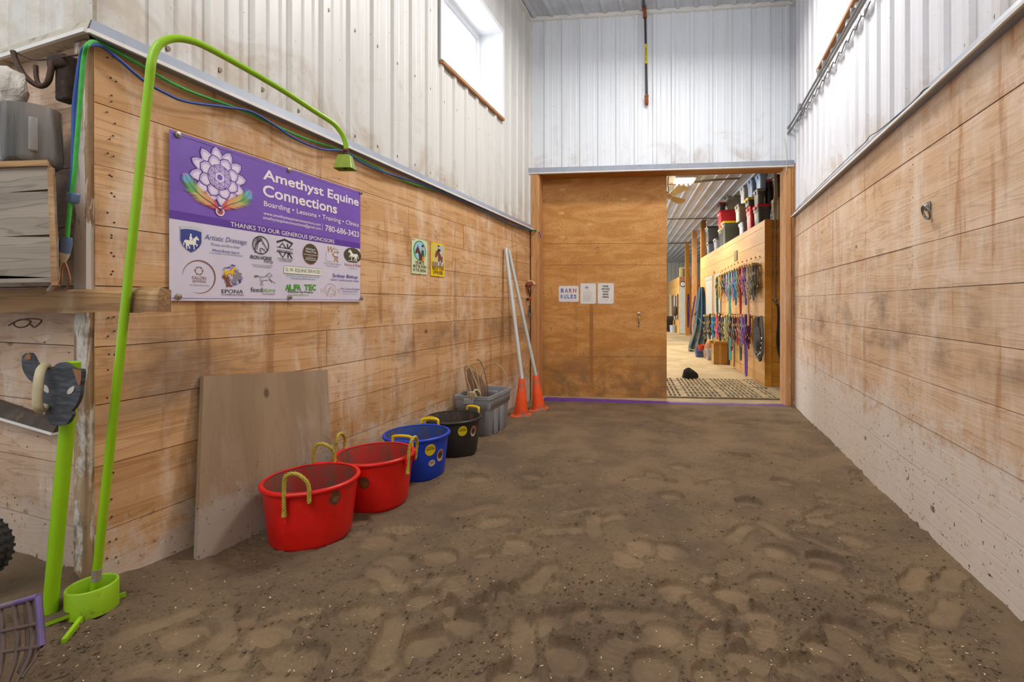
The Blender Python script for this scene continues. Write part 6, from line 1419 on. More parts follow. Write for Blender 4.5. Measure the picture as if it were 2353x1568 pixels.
ze = stack(1653, 481, 1698, z, 1655, '#c02a36', '#b8242f', 'broad red bin with a red lid above the yellow lidded bins')
stack(1652, 464, 1669, ze, 1655, '#39363c', '#8d2530', 'small dark bin with a dark red lid on the broad red bin', .3)
stack(1670, 446, 1711, ze, 1655, '#94948a', '#4b4a46', 'large stone grey bin on the broad red bin', .34, .03)
bin_(1660, 507, 1703, 562, 1661, '#5c5f58', '#e8ca18', 'big dark grey bin with a bright yellow lid at the roof edge', True, .27)
z = bin_(1704, 507, 1722, 535, 1704, '#9aa4ad', None, 'small pale grey open bin beside the bright yellow lid')
zh = stack(1696, 467, 1721, z, 1704, '#a7a796', '#8f8f80', 'putty grey bin on the small pale grey bin', .32)
stack(1707, 425, 1719, zh, 1704, '#b8bec6', '#a3a9b0', 'tall light grey bin on the putty grey bin', .3); stack(1719.5, 424, 1728, zh, 1704, '#4a4f9c', '#42479a', 'narrow indigo bin next to the tall light grey bin', .3)
zo = bin_(1721, 472, 1739, 525, 1722, '#d53440', '#d02a36', 'bright red upright bin at the roof edge', True, .32)
zm = stack(1718, 452, 1740, zo, 1722, '#52534d', '#e6c81a', 'small charcoal bin with a yellow lid on the bright red bin', .30)
stack(1726, 407, 1751, zm, 1722, '#7d97bb', '#6f8ab0', 'powder blue bin on top of the small yellow lidded bin', .34)
zp = bin_(1741, 467, 1775, 512, 1740, '#484847', '#c8323a', 'black bin with a red lid nearest the wall corner', True, .34)
zn = stack(1740, 432, 1760, zp, 1740, '#585c5f', '#8d9298', 'graphite bin with a silver lid on the red lidded black bin', .3)
stack(1745, 396, 1765, zn, 1740, '#93bce2', '#7fa9d6', 'sky blue bin at the top of the nearest stack', .3); stack(1762, 411, 1777, zp, 1740, '#2f3033', '#b93a3f', 'black bin with a red lid standing second in the nearest stack, beside the cables', .3)
zs = bin_(1783, 452, 1812, 504, 1753, '#c3c0aa', '#a9a793', 'cream bin behind the cable bundle by the door jamb', True, .30); stack(1784, 399, 1814, zs, 1753, '#333336', '#2a2a2c', 'black bin on the cream bin by the door jamb', .30)

# ------------------------------------------------------------------ pipe, cables, tap and hose on the front of the tack room
galv = plain('galvanised', '#8b8478', .4, .6, .15, 20); blk_h = plain('hose_black', '#24221f', .55)
fp_ = lambda px, py, off=.03: onpl(px, py, B(0, T0 - off, 0), E2)
t = thing('water_pipe', 'thin vertical water pipe with a tap on the amber tack room front', 'pipe', fp_(1781, 700))
mb = MB(); mb.tube([fp_(1781.5, 500), fp_(1781, 690)], .012, 10); obj('pipe_run', mb, galv, t)
for yy in (522, 540, 598, 626): mb = MB(); mb.cbox(fp_(1781, yy, .02), (.06, .02, .022), RB); obj('pipe_clamp', mb, galv, t)
mb = MB(); mb.tube([fp_(1781, 688), fp_(1781, 694), fp_(1785, 698)], .016, 10); mb.tube([fp_(1775, 688), fp_(1788, 688)], .008, 8); mb.ball(fp_(1782, 690, .05), .02); obj('tap', mb, plain('tap_brass', '#a59b88', .35, .7), t)
mb = MB(); r = random.Random(5)
for k in range(5): mb.tube(smooth([fp_(1779 + k * 1.1, 506, .02 + .01 * (k % 2)), fp_(1777 + k * 1.8 + r.uniform(-2, 2), 470, .03), fp_(1779 + k * 1.4 + r.uniform(-3, 3), 440, .03), fp_(1777 + k * 1.6 + r.uniform(-2, 2), 392, .03)], 6), .009, 7)
tag(obj('cable_bundle', mb, plain('cable_beige', '#b3a98f', .6, 0, .15, 20)), 'beige cable bundle rising above the water pipe', 'cable')
t = thing('garden_hose', 'black rubber hose running from the tap to a coil by the door jamb', 'hose', fp_(1795, 840)); mb = MB()
mb.tube(smooth([fp_(1785, 698, .03), fp_(1788, 706, .04), fp_(1788.5, 740, .04), fp_(1786, 780, .04), fp_(1789, 806, .05), fp_(1796, 826, .06), fp_(1806, 840, .06)], 6), .016, 9); obj('lead_length', mb, blk_h, t)
mb = MB()
for k in range(7): cx_ = 1812 + (k % 3); mb.tube([fp_(cx_ + (21 - 1.6 * k) * math.cos(a_), 765 + (76 - 4 * k) * math.sin(a_), .05 + .014 * k) for a_ in [2 * PI * q / 30 for q in range(30)]], .015, 8, closed=True)
obj('coil', mb, blk_h, t)

# ------------------------------------------------------------------ halters and ropes on the tack room wall
pegm = wood('peg_wood', '#d9b676', '#c49a55', '#9a7239', 0, along=2, across=20); brass = plain('buckle_brass', '#b9a46c', .35, .7); chrome = plain('buckle_steel', '#c9ccd2', .25, .8)
HM = {}
def hm_(c):
    if c not in HM: HM[c] = plain('web_' + c.strip('#'), c, .75, 0, .28, 26)
    return HM[c]
rh = random.Random(21)
def halter(px, py, pyb, cols, label, lead=None, name='rope_halter', bulk=1.0, cat='halter'):
    """strap halter hung over a peg; pixels give the peg and the lowest point"""
    t_ = st(on_tack(px, py))[1]; z1 = st(on_tack(px, py))[2]; z0 = st(on_tack(px, pyb))[2]
    root = thing(name, label, cat, B(S0 - .06, t_, z0), 0, 'halters and leads on the tack room wall'); L = z1 - z0
    def L_(o, a, z): return B(S0 - o, t_ + a, z1 + z)
    mb = MB(); mb.tube([L_(0, 0, -.012), L_(.11, 0, .0), L_(.125, 0, .0)], [.022, .022, .018], 10); mb.lathe([(.001, 0), (.028, .004), (.03, .016), (.024, .026), (.001, .028)], 12, L_(.118, 0, 0), R=RB @ Matrix.Rotation(-PI / 2, 3, 'Y')); obj('peg', mb, pegm, root)
    for j in range(3):
        o = .035 + .028 * j; w_ = .058 * bulk * rh.uniform(.7, 1.25); c = hm_(cols[j % len(cols)]); d_ = min(L * .52, .34) * rh.uniform(.85, 1.1); mb = MB()
        crown = [L_(o, 0, .026), L_(o, w_ * .45, -.03), L_(o + .01, w_ * .8, -d_ * .55), L_(o + .02, w_ * .55, -d_), L_(o + .015, -w_ * .5, -d_ * 1.04), L_(o + .005, -w_ * .85, -d_ * .5), L_(o, -w_ * .4, -.03)]
        mb.tube(smooth(crown, 5, True), .0072 * bulk, 6, closed=True)
        zc = -d_ * 1.08; tw_ = rh.uniform(-.5, .9); ring = [L_(o + .03 + .035 * math.sin(a_), w_ * 1.05 * math.cos(a_ + tw_), zc + .085 * math.sin(a_ + .6)) for a_ in [2 * PI * q / 16 for q in range(16)]]; mb.tube(ring, .0068 * bulk, 6, closed=True)
        tl = min(L - d_ - .05, .2) * rh.uniform(.6, 1.0); mb.tube(smooth([L_(o + .02, w_ * .4, zc), L_(o + .03, w_ * .55, zc - tl * .5), L_(o + .02, w_ * .2, zc - tl)], 4), .0062 * bulk, 6); mb.tube(smooth([L_(o + .02, -w_ * .2, -.02), L_(o + .03, w_ * rh.uniform(-.9, .9), -d_ * .6), L_(o + .03, w_ * rh.uniform(-.9, .9), -d_ * 1.0), L_(o + .02, w_ * rh.uniform(-1, 1), zc - tl * rh.uniform(.2, 1.1))], 4), .006 * bulk, 6)
        mb.tube(smooth([L_(o + .02, -w_ * .6, zc + .02), L_(o + .04, -w_ * .1, zc - tl * .4), L_(o + .03, w_ * .6, zc - .03)], 4), .0065 * bulk, 6)
        obj('head_strap', mb, c, root)
        mb = MB()
        for (a_, zz) in ((w_ * .8, -d_ * .55), (-w_ * .85, -d_ * .5), (w_ * 1.2, zc), (-w_ * 1.2, zc), (w_ * .2, zc - tl)):
            c_ = L_(o + .035, a_, zz); mb.tube([c_ + E2 * .017 * math.cos(q) + UV * .019 * math.sin(q) for q in [2 * PI * k / 10 for k in range(10)]], .0042, 5, closed=True); mb.cbox(c_ + UV * .025, (.010, .018, .012), RB)
        obj('buckle', mb, brass if j else chrome, root)
    if lead:
        lc, w_, yb = lead; zb = st(on_tack(px, yb))[2] - z1; mb = MB(); a0 = rh.uniform(-.02, .02)
        mb.tube(smooth([L_(.10, a0 + .01, .03), L_(.12, a0 + w_ * .3, -.06), L_(.11, a0 + w_ * .5, zb * .45), L_(.10, a0 + w_ * .55, zb * .8), L_(.10, a0 + w_ * .35, zb * .97), L_(.10, a0, zb), L_(.10, a0 - w_ * .4, zb * .95), L_(.10, a0 - w_ * .5, zb * .7), L_(.11, a0 - w_ * .25, zb * .35), L_(.12, a0 - .01, -.05), L_(.10, a0 - .01, .03)], 6), .0135, 8)
        obj('lead_rope', mb, hm_(lc), root)
    return root
UP = [(1659, 639, 695, ('#6d6a3c', '#8a7b52'), 'olive halter with a dark green lead at the far end of the upper peg row', ('#264d3a', .10, 728)),
      (1666, 634, 688, ('#caa45c', '#8d7c48'), 'tan rope halter, second from the far end of the upper peg row', ('#cda95f', .16, 690)),
      (1672, 631, 676, ('#5a5d60', '#84867f'), 'grey webbing halter beside the tan rope halter', None),
      (1678, 629, 680, ('#3e434a', '#7a7f86'), 'charcoal halter beside the grey webbing halter', ('#4d545c', .05, 672)),
      (1684, 627, 700, ('#a98cc4', '#c6b6d2'), 'lavender halter with a pale lilac rope', ('#c0a3c9', .07, 690)),
      (1690, 625, 705, ('#58b3ac', '#b5ada0'), 'aqua halter whose turquoise lead hangs lowest of the upper row', ('#5cc0b8', .12, 827)),
      (1697, 623, 700, ('#c49cc4', '#a38f98'), 'pink and lilac braided halter', ('#c69fc9', .05, 690)),
      (1703, 620, 705, ('#2a8fc2', '#1f6f9e'), 'bright blue braided halter', ('#2b8fc0', .03, 700)),
      (1709, 619, 690, ('#7cae9f', '#9cc0a6'), 'sage green halter with a round noseband', ('#86b8a4', .09, 682)),
      (1715, 616, 690, ('#c92a4d', '#a5a58c'), 'crimson halter with a long red lead', ('#c01f3a', .05, 728)),
      (1722, 613, 690, ('#d890a4', '#7f9a78'), 'rose and green rope halter', ('#d79cab', .05, 668)),
      (1728, 612, 690, ('#6a3fb0', '#b9a98f'), 'violet halter with a dark purple strap', ('#6438a8', .05, 700)),
      (1734, 611, 705, ('#cfae86', '#a89478'), 'beige halter with a flat buff lead', ('#d2b08c', .03, 748)),
      (1740, 610, 700, ('#b3ae9c', '#93907f'), 'pale grey halter, second from the near end of the upper peg row', None),
      (1747, 608, 700, ('#7b796c', '#5f5d53'), 'grey camouflage braided halter at the near end of the upper peg row', ('#76756a', .04, 690))]
for px, py, pyb, cols, lb, lead in UP: halter(px, py, pyb, cols, lb, lead, bulk=1.15)
LOW = [(1629, 726, 786, ('#5c5048', '#8d8176'), 'brown fleece lined halter at the far end of the lower peg row', None),
       (1641, 724, 800, ('#2b2825', '#6b6258'), 'black halter with red clips next to the brown fleece halter', ('#2a2724', .06, 800)),
       (1649, 728, 782, ('#2c86b8', '#2a5f7c'), 'blue rope lead on the lower peg row', ('#2f8cc0', .05, 778)),
       (1659, 722, 788, ('#e2566a', '#b9404f'), 'coral pink halter on the lower peg row', ('#e55b6c', .04, 775)),
       (1666, 725, 790, ('#2d3f8c', '#7d6c5c'), 'navy and brown halter on the lower peg row', ('#37302a', .09, 812)),
       (1673, 728, 796, ('#4c4434', '#a18a4a'), 'olive brown halter with brass fittings on the lower peg row', None),
       (1680, 726, 790, ('#b9c596', '#90a583'), 'pale green halter on the lower peg row', ('#a9bd8c', .04, 780)),
       (1687, 724, 800, ('#b59a6a', '#463c32'), 'buff and brown halter on the lower peg row', ('#3a332c', .03, 838)),
       (1693, 726, 790, ('#6c2634', '#55303a'), 'burgundy halter with a burgundy lead loop', ('#6e2536', .10, 805)),
       (1699, 727, 800, ('#70524a', '#59627a'), 'speckled brown halter on the lower peg row', ('#8c8478', .03, 842)),
       (1705, 728, 795, ('#2f3548', '#8f8b80'), 'dark navy halter on the lower peg row', None),
       (1711, 727, 800, ('#cf2a1e', '#d8a49a'), 'scarlet rope halter on the lower peg row', ('#d2261b', .04, 770)),
       (1716, 728, 800, ('#b9a078', '#7d6a4f'), 'sand coloured halter on the lower peg row', ('#4d6c62', .08, 828)),
       (1721, 726, 810, ('#a383cc', '#7a4f8e'), 'lilac rope halter on the lower peg row', ('#a07fcb', .04, 790)),
       (1728, 727, 815, ('#7d2866', '#5f2552'), 'plum halter with a purple lead nearly reaching the floor', ('#7a58b0', .10, 864))]
for px, py, pyb, cols, lb, lead in LOW: halter(px, py, pyb, cols, lb, lead, bulk=1.25)
t = thing('saddle_girth', 'wide grey girth and bridle hanging at the near end of the lower peg row', 'girth', on_tack(1743, 830, .1), 0, None); gg = plain('girth_grey', '#6f6b64', .7, 0, .2, 18)
for k, (xl, xr, yb) in enumerate(((1735, 1747, 826), (1738, 1750, 830), (1741, 1752, 820))):
    mb = MB(); o = .06 + .03 * k; mb.tube(smooth([on_tack(x, y, o) for x, y in ((xl + 4, 728), (xr - 2, 732), (xr, 770), (xr, 806), ((xl + xr) / 2 + 2, yb), (xl, 806), (xl - 1, 770), (xl, 738))], 6, True), .022, 8, closed=True, flat=.5); obj('girth_band', mb, gg, t)
mb = MB()
for k in range(14): x, y = 1739 + (k * 7) % 11, 768 + k * 3.6; c_ = on_tack(x, y, .15); mb.tube([c_ + E2 * .02 * math.cos(q) + UV * .022 * math.sin(q) for q in [2 * PI * j / 10 for j in range(10)]], .006, 5, closed=True)
obj('bit_ring', mb, chrome, t); mb = MB()
for k in range(5): mb.tube(smooth([on_tack(1737 + 2 * k, 752, .14), on_tack(1739 + 2 * k, 785, .16), on_tack(1738 + 2 * k, 816, .14)], 4), .012, 6)
obj('bridle_strap', mb, plain('leather_dark', '#2e2924', .5), t)

# ------------------------------------------------------------------ posts, blanket, lamp, fan, far partition
def postbox(px0, px1, D, lb, mat_, face=None):
    p, q_ = dep(px0, 697, D), dep(px1, 697, D); s_, t_, _ = st(p); w_ = (q_ - p).dot(E1); mb = MB(); mb.obox(B(s_, t_, 0), E1 * w_, E2 * w_, UV * ZB); o = obj('timber_post', mb, mat_); o['label'] = lb; o['category'] = 'post'; o['group'] = 'barn posts'; return B(s_, t_, 0), w_
postbox(1611, 1622, 14.3, 'dark amber barn post behind the horse blanket', wood('post_dark', '#9a6420', '#84500f', '#5f380a', 2, along=.6, across=7))
postbox(1591, 1601.5, 16.3, 'brown barn post left of the horse blanket', wood_post)
p3, w3 = postbox(1575, 1584, 19.3, 'orange barn post with the purple leads, farthest of the three', wood('post_orange', '#c88a33', '#b7761d', '#8c5510', 2, along=.6, across=7))
# horse blanket
bl = NT('blanket_cloth', .85); z_ = bl.z()[2]; n1 = bl.noise(bl.coords((1, 1, 1)), 5, 7, .65); n2 = bl.noise(bl.coords((3, 3, 1)), 2.5, 6, .6)
k_ = bl.math('ADD', bl.ramp(z_, 1.05, .4, 0, .26), n1); o_ = bl.mix(bl.ramp(n2, .35, .65), hexc('#1f3a50'), hexc('#2f4f66')); o_ = bl.mix(bl.ramp(k_, .62, .82, 0, .8), o_, hexc('#6d6549')); blm = bl.done(o_, bl.bump(n2, .4, .02))
t = thing('horse_blanket', 'dark blue muddy horse blanket hanging on the barn post down to the floor', 'blanket', dep(1605, 808, 12.85)); mb = MB(); rows = [(660, 1607, 1617), (668, 1605.5, 1619), (690, 1602.5, 1623), (712, 1599, 1628), (735, 1597.5, 1630.5), (758, 1594, 1630), (780, 1588, 1629), (796, 1583.5, 1630), (808, 1583, 1628)]
NC = 44; vs = []
for i, (y, xl, xr) in enumerate(rows):
    D = 13.45 - .55 * (i / 8) ** 1.2
    for sgn in (0,):
        for k in range(NC + 1):
            f_ = k / NC; amp = .03 + .05 * i / 8; off = amp * math.sin(f_ * 19 + .5 * i) + .03 * math.sin(f_ * 7); bulge = .16 * math.sin(PI * f_); vs.append(dep(xl + (xr - xl) * f_, y, D - bulge + off))
w = NC + 1; fs = [(j * w + i, j * w + i + 1, (j + 1) * w + i + 1, (j + 1) * w + i) for j in range(len(rows) - 1) for i in range(NC)]
mb.add(vs, fs, 0, True)
bk = [v + FV * .09 for v in vs]; mb.add(bk, [f_[::-1] for f_ in fs], 0, True); obj('draped_cloth', mb, blm, t, angle=None)
mb = MB(); mb.tube(smooth([dep(1603, 714, 12.92), dep(1599, 719, 12.9), dep(1596, 725, 12.9)], 4), [.02, .02, .025, .03, .035, .04, .045, .04, .03], 8, flat=.4); obj('folded_flap', mb, plain('flap_dark', '#1b1e22', .8), t)
mb = MB(); mb.tube(smooth([dep(1606, 731, 12.75), dep(1612, 740, 12.7), dep(1622, 742, 12.7)], 4), .009, 6); mb.tube(smooth([dep(1584, 802, 12.8), dep(1600, 806, 12.7), dep(1618, 801, 12.75)], 4), .011, 6); obj('binding_strap', mb, plain('binding', '#a0946c', .8), t); mb = MB(); mb.tube([dep(1606, 700, 12.85), dep(1607, 765, 12.68)], .009, 6); obj('hanging_cord', mb, plain('cord_dark_green', '#24443a', .8), t)
# fluorescent fixture
em = bpy.data.materials.new('lamp_tube'); em.use_nodes = True; nt = em.node_tree; e_ = nt.nodes.new('ShaderNodeEmission'); e_.inputs[0].default_value = (1, .93, .80, 1); e_.inputs[1].default_value = 6; nt.links.new(e_.outputs[0], nt.nodes['Material Output'].inputs['Surface'])
lc = onz(1576, 411, ZB - .07); s_, t_, _ = st(lc); t = thing('strip_light', 'bright strip light on the barn ceiling just inside the doorway', 'lamp', lc)
mb = MB(); mb.obox(B(s_ - .20, t_ - .05, ZB - .06), E1 * .40, E2 * .48, UV * .055); obj('housing', mb, white_vinyl, t)
for k in range(4): mb = MB(); mb.tube([B(s_ - .13 + .087 * k, t_ - .02, ZB - .085), B(s_ - .13 + .087 * k, t_ + .40, ZB - .085)], .016, 8); obj('tube', mb, em, t)
for q_, pw in (((s_ - .6, t_ + .9), 130), ((s_, t_ + 5), 150), ((s_ - 1.2, t_ + 10.5), 150)): area('barn_lamp', B(q_[0], q_[1], ZB - .16), B(q_[0], q_[1], 0), .5, 1.2, pw, (1, .88, .66))
for tt in (4.5, 10, 16): area('barn_side_fill', B(-2.9, tt, 1.9), B(2, tt, 2.6), 2.2, 1.2, 150, (.90, .95, 1))  # added unseen side fill that brightens barn ceiling and tack wall, no windows here
# ceiling fan
hubc = onz(1535, 450, 3.34); t = thing('ceiling_fan', 'ceiling fan with pale wooden blades half hidden by the plywood door', 'fan', hubc); bwm = plain('blade_wood', '#b99a5c', .5, 0, .15, 8)
t1_, t2_ = onz(1574, 429, 3.34), onz(1569, 465, 3.34)
for tip in (t1_, t2_, hubc * 2 - t1_, hubc * 2 - t2_):
    d_ = tip - hubc; d_.z = 0; L = d_.length; d_.normalize(); nb_ = (UV * -.75 + (CAM - hubc).normalized() * .65).normalized(); sd = nb_.cross(d_).normalized(); mb = MB()
    mb.prism([(.10, -.04), (.10, .04), (L * .5, .08), (L * .9, .095), (L, .04), (L + .01, 0), (L, -.04), (L * .9, -.095), (L * .5, -.08)], hubc, d_, sd, .008); obj('blade', mb, bwm, t)
mb = MB(); mb.lathe([(.001, -.07), (.06, -.06), (.085, -.02), (.085, .04), (.05, .08), (.001, .085)], 20, hubc); obj('motor', mb, plain('fan_cream', '#d6cdb5', .4), t); mb = MB(); mb.tube([hubc + UV * .08, Vector((hubc.x, hubc.y, ZB))], .015, 8); obj('down_rod', mb, galv, t)
# ceiling conduits
mb = MB(); mb.tube([onz(1534, 504, ZB - .04), onz(1652, 502, ZB - .04)], .018, 7); tag(obj('conduit', mb, galv), 'thin conduit crossing the barn ceiling near the dark post', 'conduit')
mb = MB(); mb.tube([onz(1534, 426, ZB - .04), onz(1640, 414, ZB - .04), onz(1700, 410, ZB - .05)], .022, 7); tag(obj('conduit', mb, galv), 'thick conduit crossing the barn ceiling behind the strip light', 'conduit')
mb = MB(); mb.tube([onz(1534, 560, ZB - .06), onz(1620, 558, ZB - .06)], .03, 7); tag(obj('conduit', mb, galv), 'dark conduit crossing the barn ceiling farthest back', 'conduit')
# far partition with clock, cooler, leads and tools
DPT = 20.2; pp = dep(1561, 697, DPT); s1_, t1p, _ = st(pp); ztp = dep(1565, 636, DPT).z
mb = MB(); planks(mb, B(s1_, t1p, 0), E1, E2, 2.4, [0, .3, .6, .9, 1.2, 1.5, 1.8, 2.1, ztp], [[]], .05, .006); struct('wall_partition_front', mb, wood_amber)
mb = MB(); planks(mb, B(s1_, t1p, 0), E2, E1, 6.5, [0, .4, .8, 1.2, 1.6, 2.0, ztp], [[]], .05, .006); struct('wall_partition_side', mb, wood_tack)
pf = lambda px, py, o=.03: onpl(px, py, B(0, t1p - o, 0), E2)
mb = MB(); a, b = pf(1562, 762), pf(1576.5, 656); sa, sb = st(a)[0], st(b)[0]; mb.obox(B(sa, t1p - .05, .02), E1 * (sb - sa), E2 * .04, UV * b.z); struct('door_3', mb, plain('door_ice', '#c8d3d3', .4, 0, .1, 6))
mb = MB(); mb.obox(B(sa, t1p - .045, b.z + .03), E1 * 1.6, E2 * .04, UV * .32); struct('trim_12', mb, plain('pink_board', '#a77a5f', .6, 0, .15, 5))
ck = pf(1568.5, 653, .07); RC = RB @ Matrix.Rotation(PI / 2, 3, 'X'); t = thing('wall_clock', 'round white wall clock above the pale door far back in the barn', 'clock', ck); mb = MB(); mb.lathe([(.001, .02), (.09, .02), (.10, .035), (.112, .03), (.115, 0), (.001, 0)], 24, ck, R=RC); obj('clock_case', mb, blk_h, t); mb = MB(); mb.lathe([(.001, .024), (.088, .024)], 24, ck, R=RC); obj('clock_face', mb, white_vinyl, t); mb = MB(); mb.tube([ck - E2 * .03, ck - E2 * .03 + UV * .06], .005, 5); mb.tube([ck - E2 * .03, ck - E2 * .03 + E1 * .045 - UV * .02], .006, 5); obj('clock_hand', mb, blk_h, t)
a, b = dep(1563, 633, 20.6), dep(1589, 612, 20.6); t = thing('air_cooler', 'cream air cooler with a dark grille on top of the far partition', 'cooler', a); sa, ta, za = st(a); mb = MB(); mb.obox(B(sa, ta, ztp + .0), E1 * .46, E2 * .4, UV * .42); obj('cooler_case', mb, plain('cooler_cream', '#cbb78a', .5), t); mb = MB()
for k in range(5): mb.obox(B(sa + .10, ta - .012, ztp + .05 + .065 * k), E1 * .30, E2 * .012, UV * .035)
obj('grille', mb, plain('grille', '#3d332a', .6), t)
def thinrope(name, lb, pts, D, r_, c, cat): mb = MB(); mb.tube(smooth([dep(x, y, D) for x, y in pts], 5), r_, 6); return tag(obj(name, mb, hm_(c)), lb, cat)
thinrope('purple_lead', 'purple lead rope hanging doubled on the orange barn post', [(1581, 676), (1579.5, 700), (1580, 730), (1581, 752), (1582, 730), (1583.5, 700), (1582, 676)], 19.28, .022, '#4a2368', 'rope')
thinrope('purple_lead', 'violet lead rope slanting down from the brown barn post', [(1597.5, 680), (1594, 700), (1590.5, 720), (1588, 740), (1587, 758), (1589, 773)], 16.29, .022, '#53306e', 'rope')
toolc = ['#d6d2cc', '#b9b4ae', '#6a4a36', '#8f8a86', '#c9c4be', '#4a3a30', '#a9a4a8', '#55403a']; tn = ('white', 'silver', 'brown', 'grey', 'cream', 'dark brown', 'pale grey', 'reddish')
for k in range(8):
    x = 1540 + k * 2.5; pt = onpl(x, 700, B(s1_ - .024, 0, 0), E1); dd = (pt - CAM).dot(FV); mb = MB(); mb.tube([dep(x, 676 + (k * 5) % 7, dd), dep(x + .4, 735, dd)], .026, 7); tag(obj('stable_tool', mb, hm_(toolc[k])), '%s tool handle far back on the partition wall, number %s from the door edge' % (tn[k], ('one', 'two', 'three', 'four', 'five', 'six', 'seven', 'eight')[k]), 'tool', 'stable tools on the far partition')
def fbin(name, lb, px0, px1, pt_, D, mat_, cat):
    a, b = dep(px0, 697, D), dep(px1, 697, D); zz = dep(px0, pt_, D).z; sa, ta, _ = st(a); crate_(name, lb, cat, sa, ta, 0, (b - a).dot(E1), .4, zz, mat_)
fbin('black_tub', 'black bin on the barn floor far back behind the plywood door', 1528, 1547.5, 727, 22.0, pm('#2b2b2d'), 'bin')
def lath(name, lb, cat, px, pyb, r_, h_, mat_): p = onz(px, pyb, 0); mb = MB(); mb.lathe([(.001, 0), (r_ * .85, 0), (r_, h_), (r_ * 1.05, h_ + .01), (r_ * .97, h_), (r_ * .8, .02), (.001, .02)], 18, p); tag(obj(name, mb, mat_), lb, cat)
lath('water_bucket', 'pale blue bucket on the barn floor far back beside the pale door', 'bucket', 1546, 764, .14, .30, plain('bucket_pale', '#b9c3d6', .5, 0, .2, 8, '#7b725f', .4, 8)); lath('green_pail', 'small green container at the foot of the pale far door', 'pail', 1572, 757, .055, .34, plain('pail_green', '#2f8a4e', .5))
mb = MB(); p = onpl(1551, 715, B(s1_ - .13, 0, 0), E1); mb.ball(p, .12, n=14, sc=(1, 1, 1.9)); tag(obj('tool_bag', mb, plain('bag_dark', '#4b4137', .8, 0, .3, 12, '#d1b43a', .22, 7)), 'dark bag with yellow patches hanging far back on the partition wall', 'bag')
# ------------------------------------------------------------------ gas pipe on the back wall
iron = plain('black_iron', '#4a4446', .55, .4, .2, 20, '#7d5238', .3, 20); rust = plain('rusty_fitting', '#a0592c', .75, .2, .25, 40)
bp = lambda px, py, o=.06: onpl(px, py, B(0, -o, 0), E2)
t = thing('gas_pipe', 'dark iron gas pipe with a yellow label running down the white back wall', 'pipe', bp(1486, 238))
ceil_in = onz(1476, -30, ZC - .06)
mb = MB(); mb.tube([bp(1482.5, 34), bp(1486, 225)], .0155, 14); mb.tube([bp(1481, 18, .08), bp(1479, 8, .30), ceil_in], .0155, 14); obj('pipe_run', mb, iron, t)
mb = MB(); mb.tube([bp(1482, 38), bp(1482, 30), bp(1481, 26, .07)], .023, 14); mb.tube([bp(1481, 26, .07), bp(1480.6, 18, .09), bp(1480, 14, .14)], .023, 14); mb.tube([bp(1485.6, 221), bp(1486, 234), bp(1486, 238, .05), bp(1486.2, 239, .0)], [.022, .023, .021, .02], 14); mb.tube([bp(1485.5, 219), bp(1485.6, 223)], .026, 14); mb.tube([bp(1482, 41), bp(1482, 37)], .026, 14); obj('elbow', mb, rust, t)
mb = MB(); mb.tube([bp(1483.8, 102), bp(1484.8, 147)], .0165, 16); obj('yellow_label', mb, plain('label_yellow', '#d9c41c', .5, 0, .05, 10), t)
GF = Face(B(0, -.0785, 0), E1, UV); mb = MB()
vs, fs = glyphs('NATURAL GAS', .02); lo, hi = min(v[0] for v in vs), max(v[0] for v in vs); (cx_, ztop_), (_, zbot_) = GF.uv(1484, 110), GF.uv(1484.6, 139)
mb.add([GF.at(0) + E1 * (cx_ - .006 + v[1] / CAPH * .013) + UV * (ztop_ - (v[0] - lo) / (hi - lo) * (ztop_ - zbot_)) for v in vs], fs); obj('label_lettering', mb, pk, t)
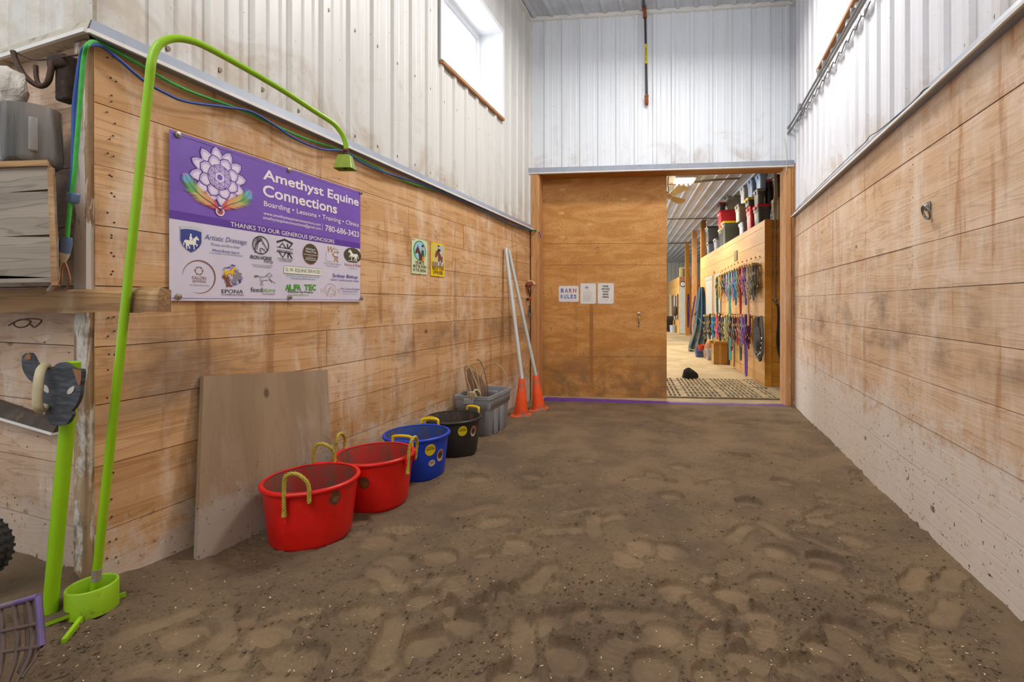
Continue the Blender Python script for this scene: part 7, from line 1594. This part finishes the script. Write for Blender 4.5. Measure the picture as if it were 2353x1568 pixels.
# ------------------------------------------------------------------ conduits, wire and tie ring on the right wall
steel = plain('conduit_steel', '#8f8f8d', .35, .7, .15, 15, '#6e5a45', .25, 20)
rw = lambda px, py, o=.03: onx(px, py, XR - o)
mid = [(1806, 300), (1830, 268), (1880, 180), (1925, 98), (1980, -5), (2040, -115)]
def rz(px, py): p = onx(px, py, XR - .04); return p
A_, Z_ = rz(1824, 290), rz(1985, 0)
t = thing('conduit_run', 'pair of steel conduits with clips climbing the right wall under the window', 'conduit', A_)
for k, (o, dy) in enumerate(((.045, 0), (.045, 13))):
    P0, P1 = onx(1822, 278 + dy, XR - o), onx(1990, -16 + dy, XR - o); e = P0 + (P1 - P0) * 2.2; s0 = P0 - (P1 - P0).normalized() * .0
    mb = MB(); j = B(SW - .06 + .02, -.035, P0.z - .045 + .0 * k); mb.tube(smooth([j, s0, P0.lerp(P1, .4), P1, e], 5), .0115, 10); obj('conduit_pipe', mb, steel, t)
for (x, y) in ((1838, 246), (1884, 168), (1895, 148), (1930, 88), (1962, 30)): mb = MB(); mb.cbox(onx(x, y, XR - .03), (.05, .02, .075), None, 0, .004); obj('clip', mb, steel, t)
mb = MB(); P0, P1 = onx(1832, 282, XR - .022), onx(2000, 8, XR - .022); pts = [P0.lerp(P1, k / 40) + UV * .022 * math.sin(k * 2.1) for k in range(41)]; mb.tube(pts, .005, 6); obj('armoured_cable', mb, steel, t)
mb = MB(); mb.tube(smooth([onx(x, y, XR - .03) for x, y in ((1826, 490), (1840, 470), (1875, 436), (1940, 372), (1985, 330), (2000, 312), (2020, 300), (2080, 250), (2110, 222), (2125, 205), (2160, 190))], 5), .0028, 6); tag(obj('thin_wire', mb, blk_h), 'thin black wire draped along the trim of the right wall', 'wire')
mb = MB(); mb.tube(smooth([bp(1803, 318, .05), bp(1806, 340, .05), bp(1808, 384, .05), bp(1805, 400, .02)], 5), .004, 6); tag(obj('white_string', mb, plain('string', '#cfccc4', .7)), 'white string hanging from the conduits beside the doorway', 'string')
t = thing('tie_ring', 'steel tie ring bolted to the right plank wall', 'ring', onx(2128, 503, XR - .02)); mb = MB(); c_ = onx(2132, 474, XR - .006); mb.cbox(c_, (.010, .05, .045), None, 0, .003); mb.cbox(c_ + Vector((-.016, 0, -.008)), (.03, .022, .026), None, 0, .006); obj('bracket', mb, steel, t)
mb = MB(); c_ = onx(2128, 488, XR - .032); mb.tube([c_ + Vector((-.012 * math.sin(a_), .034 * math.cos(a_), .034 * math.sin(a_))) for a_ in [2 * PI * q / 24 for q in range(24)]], .0062, 10, closed=True); obj('ring', mb, steel, t)
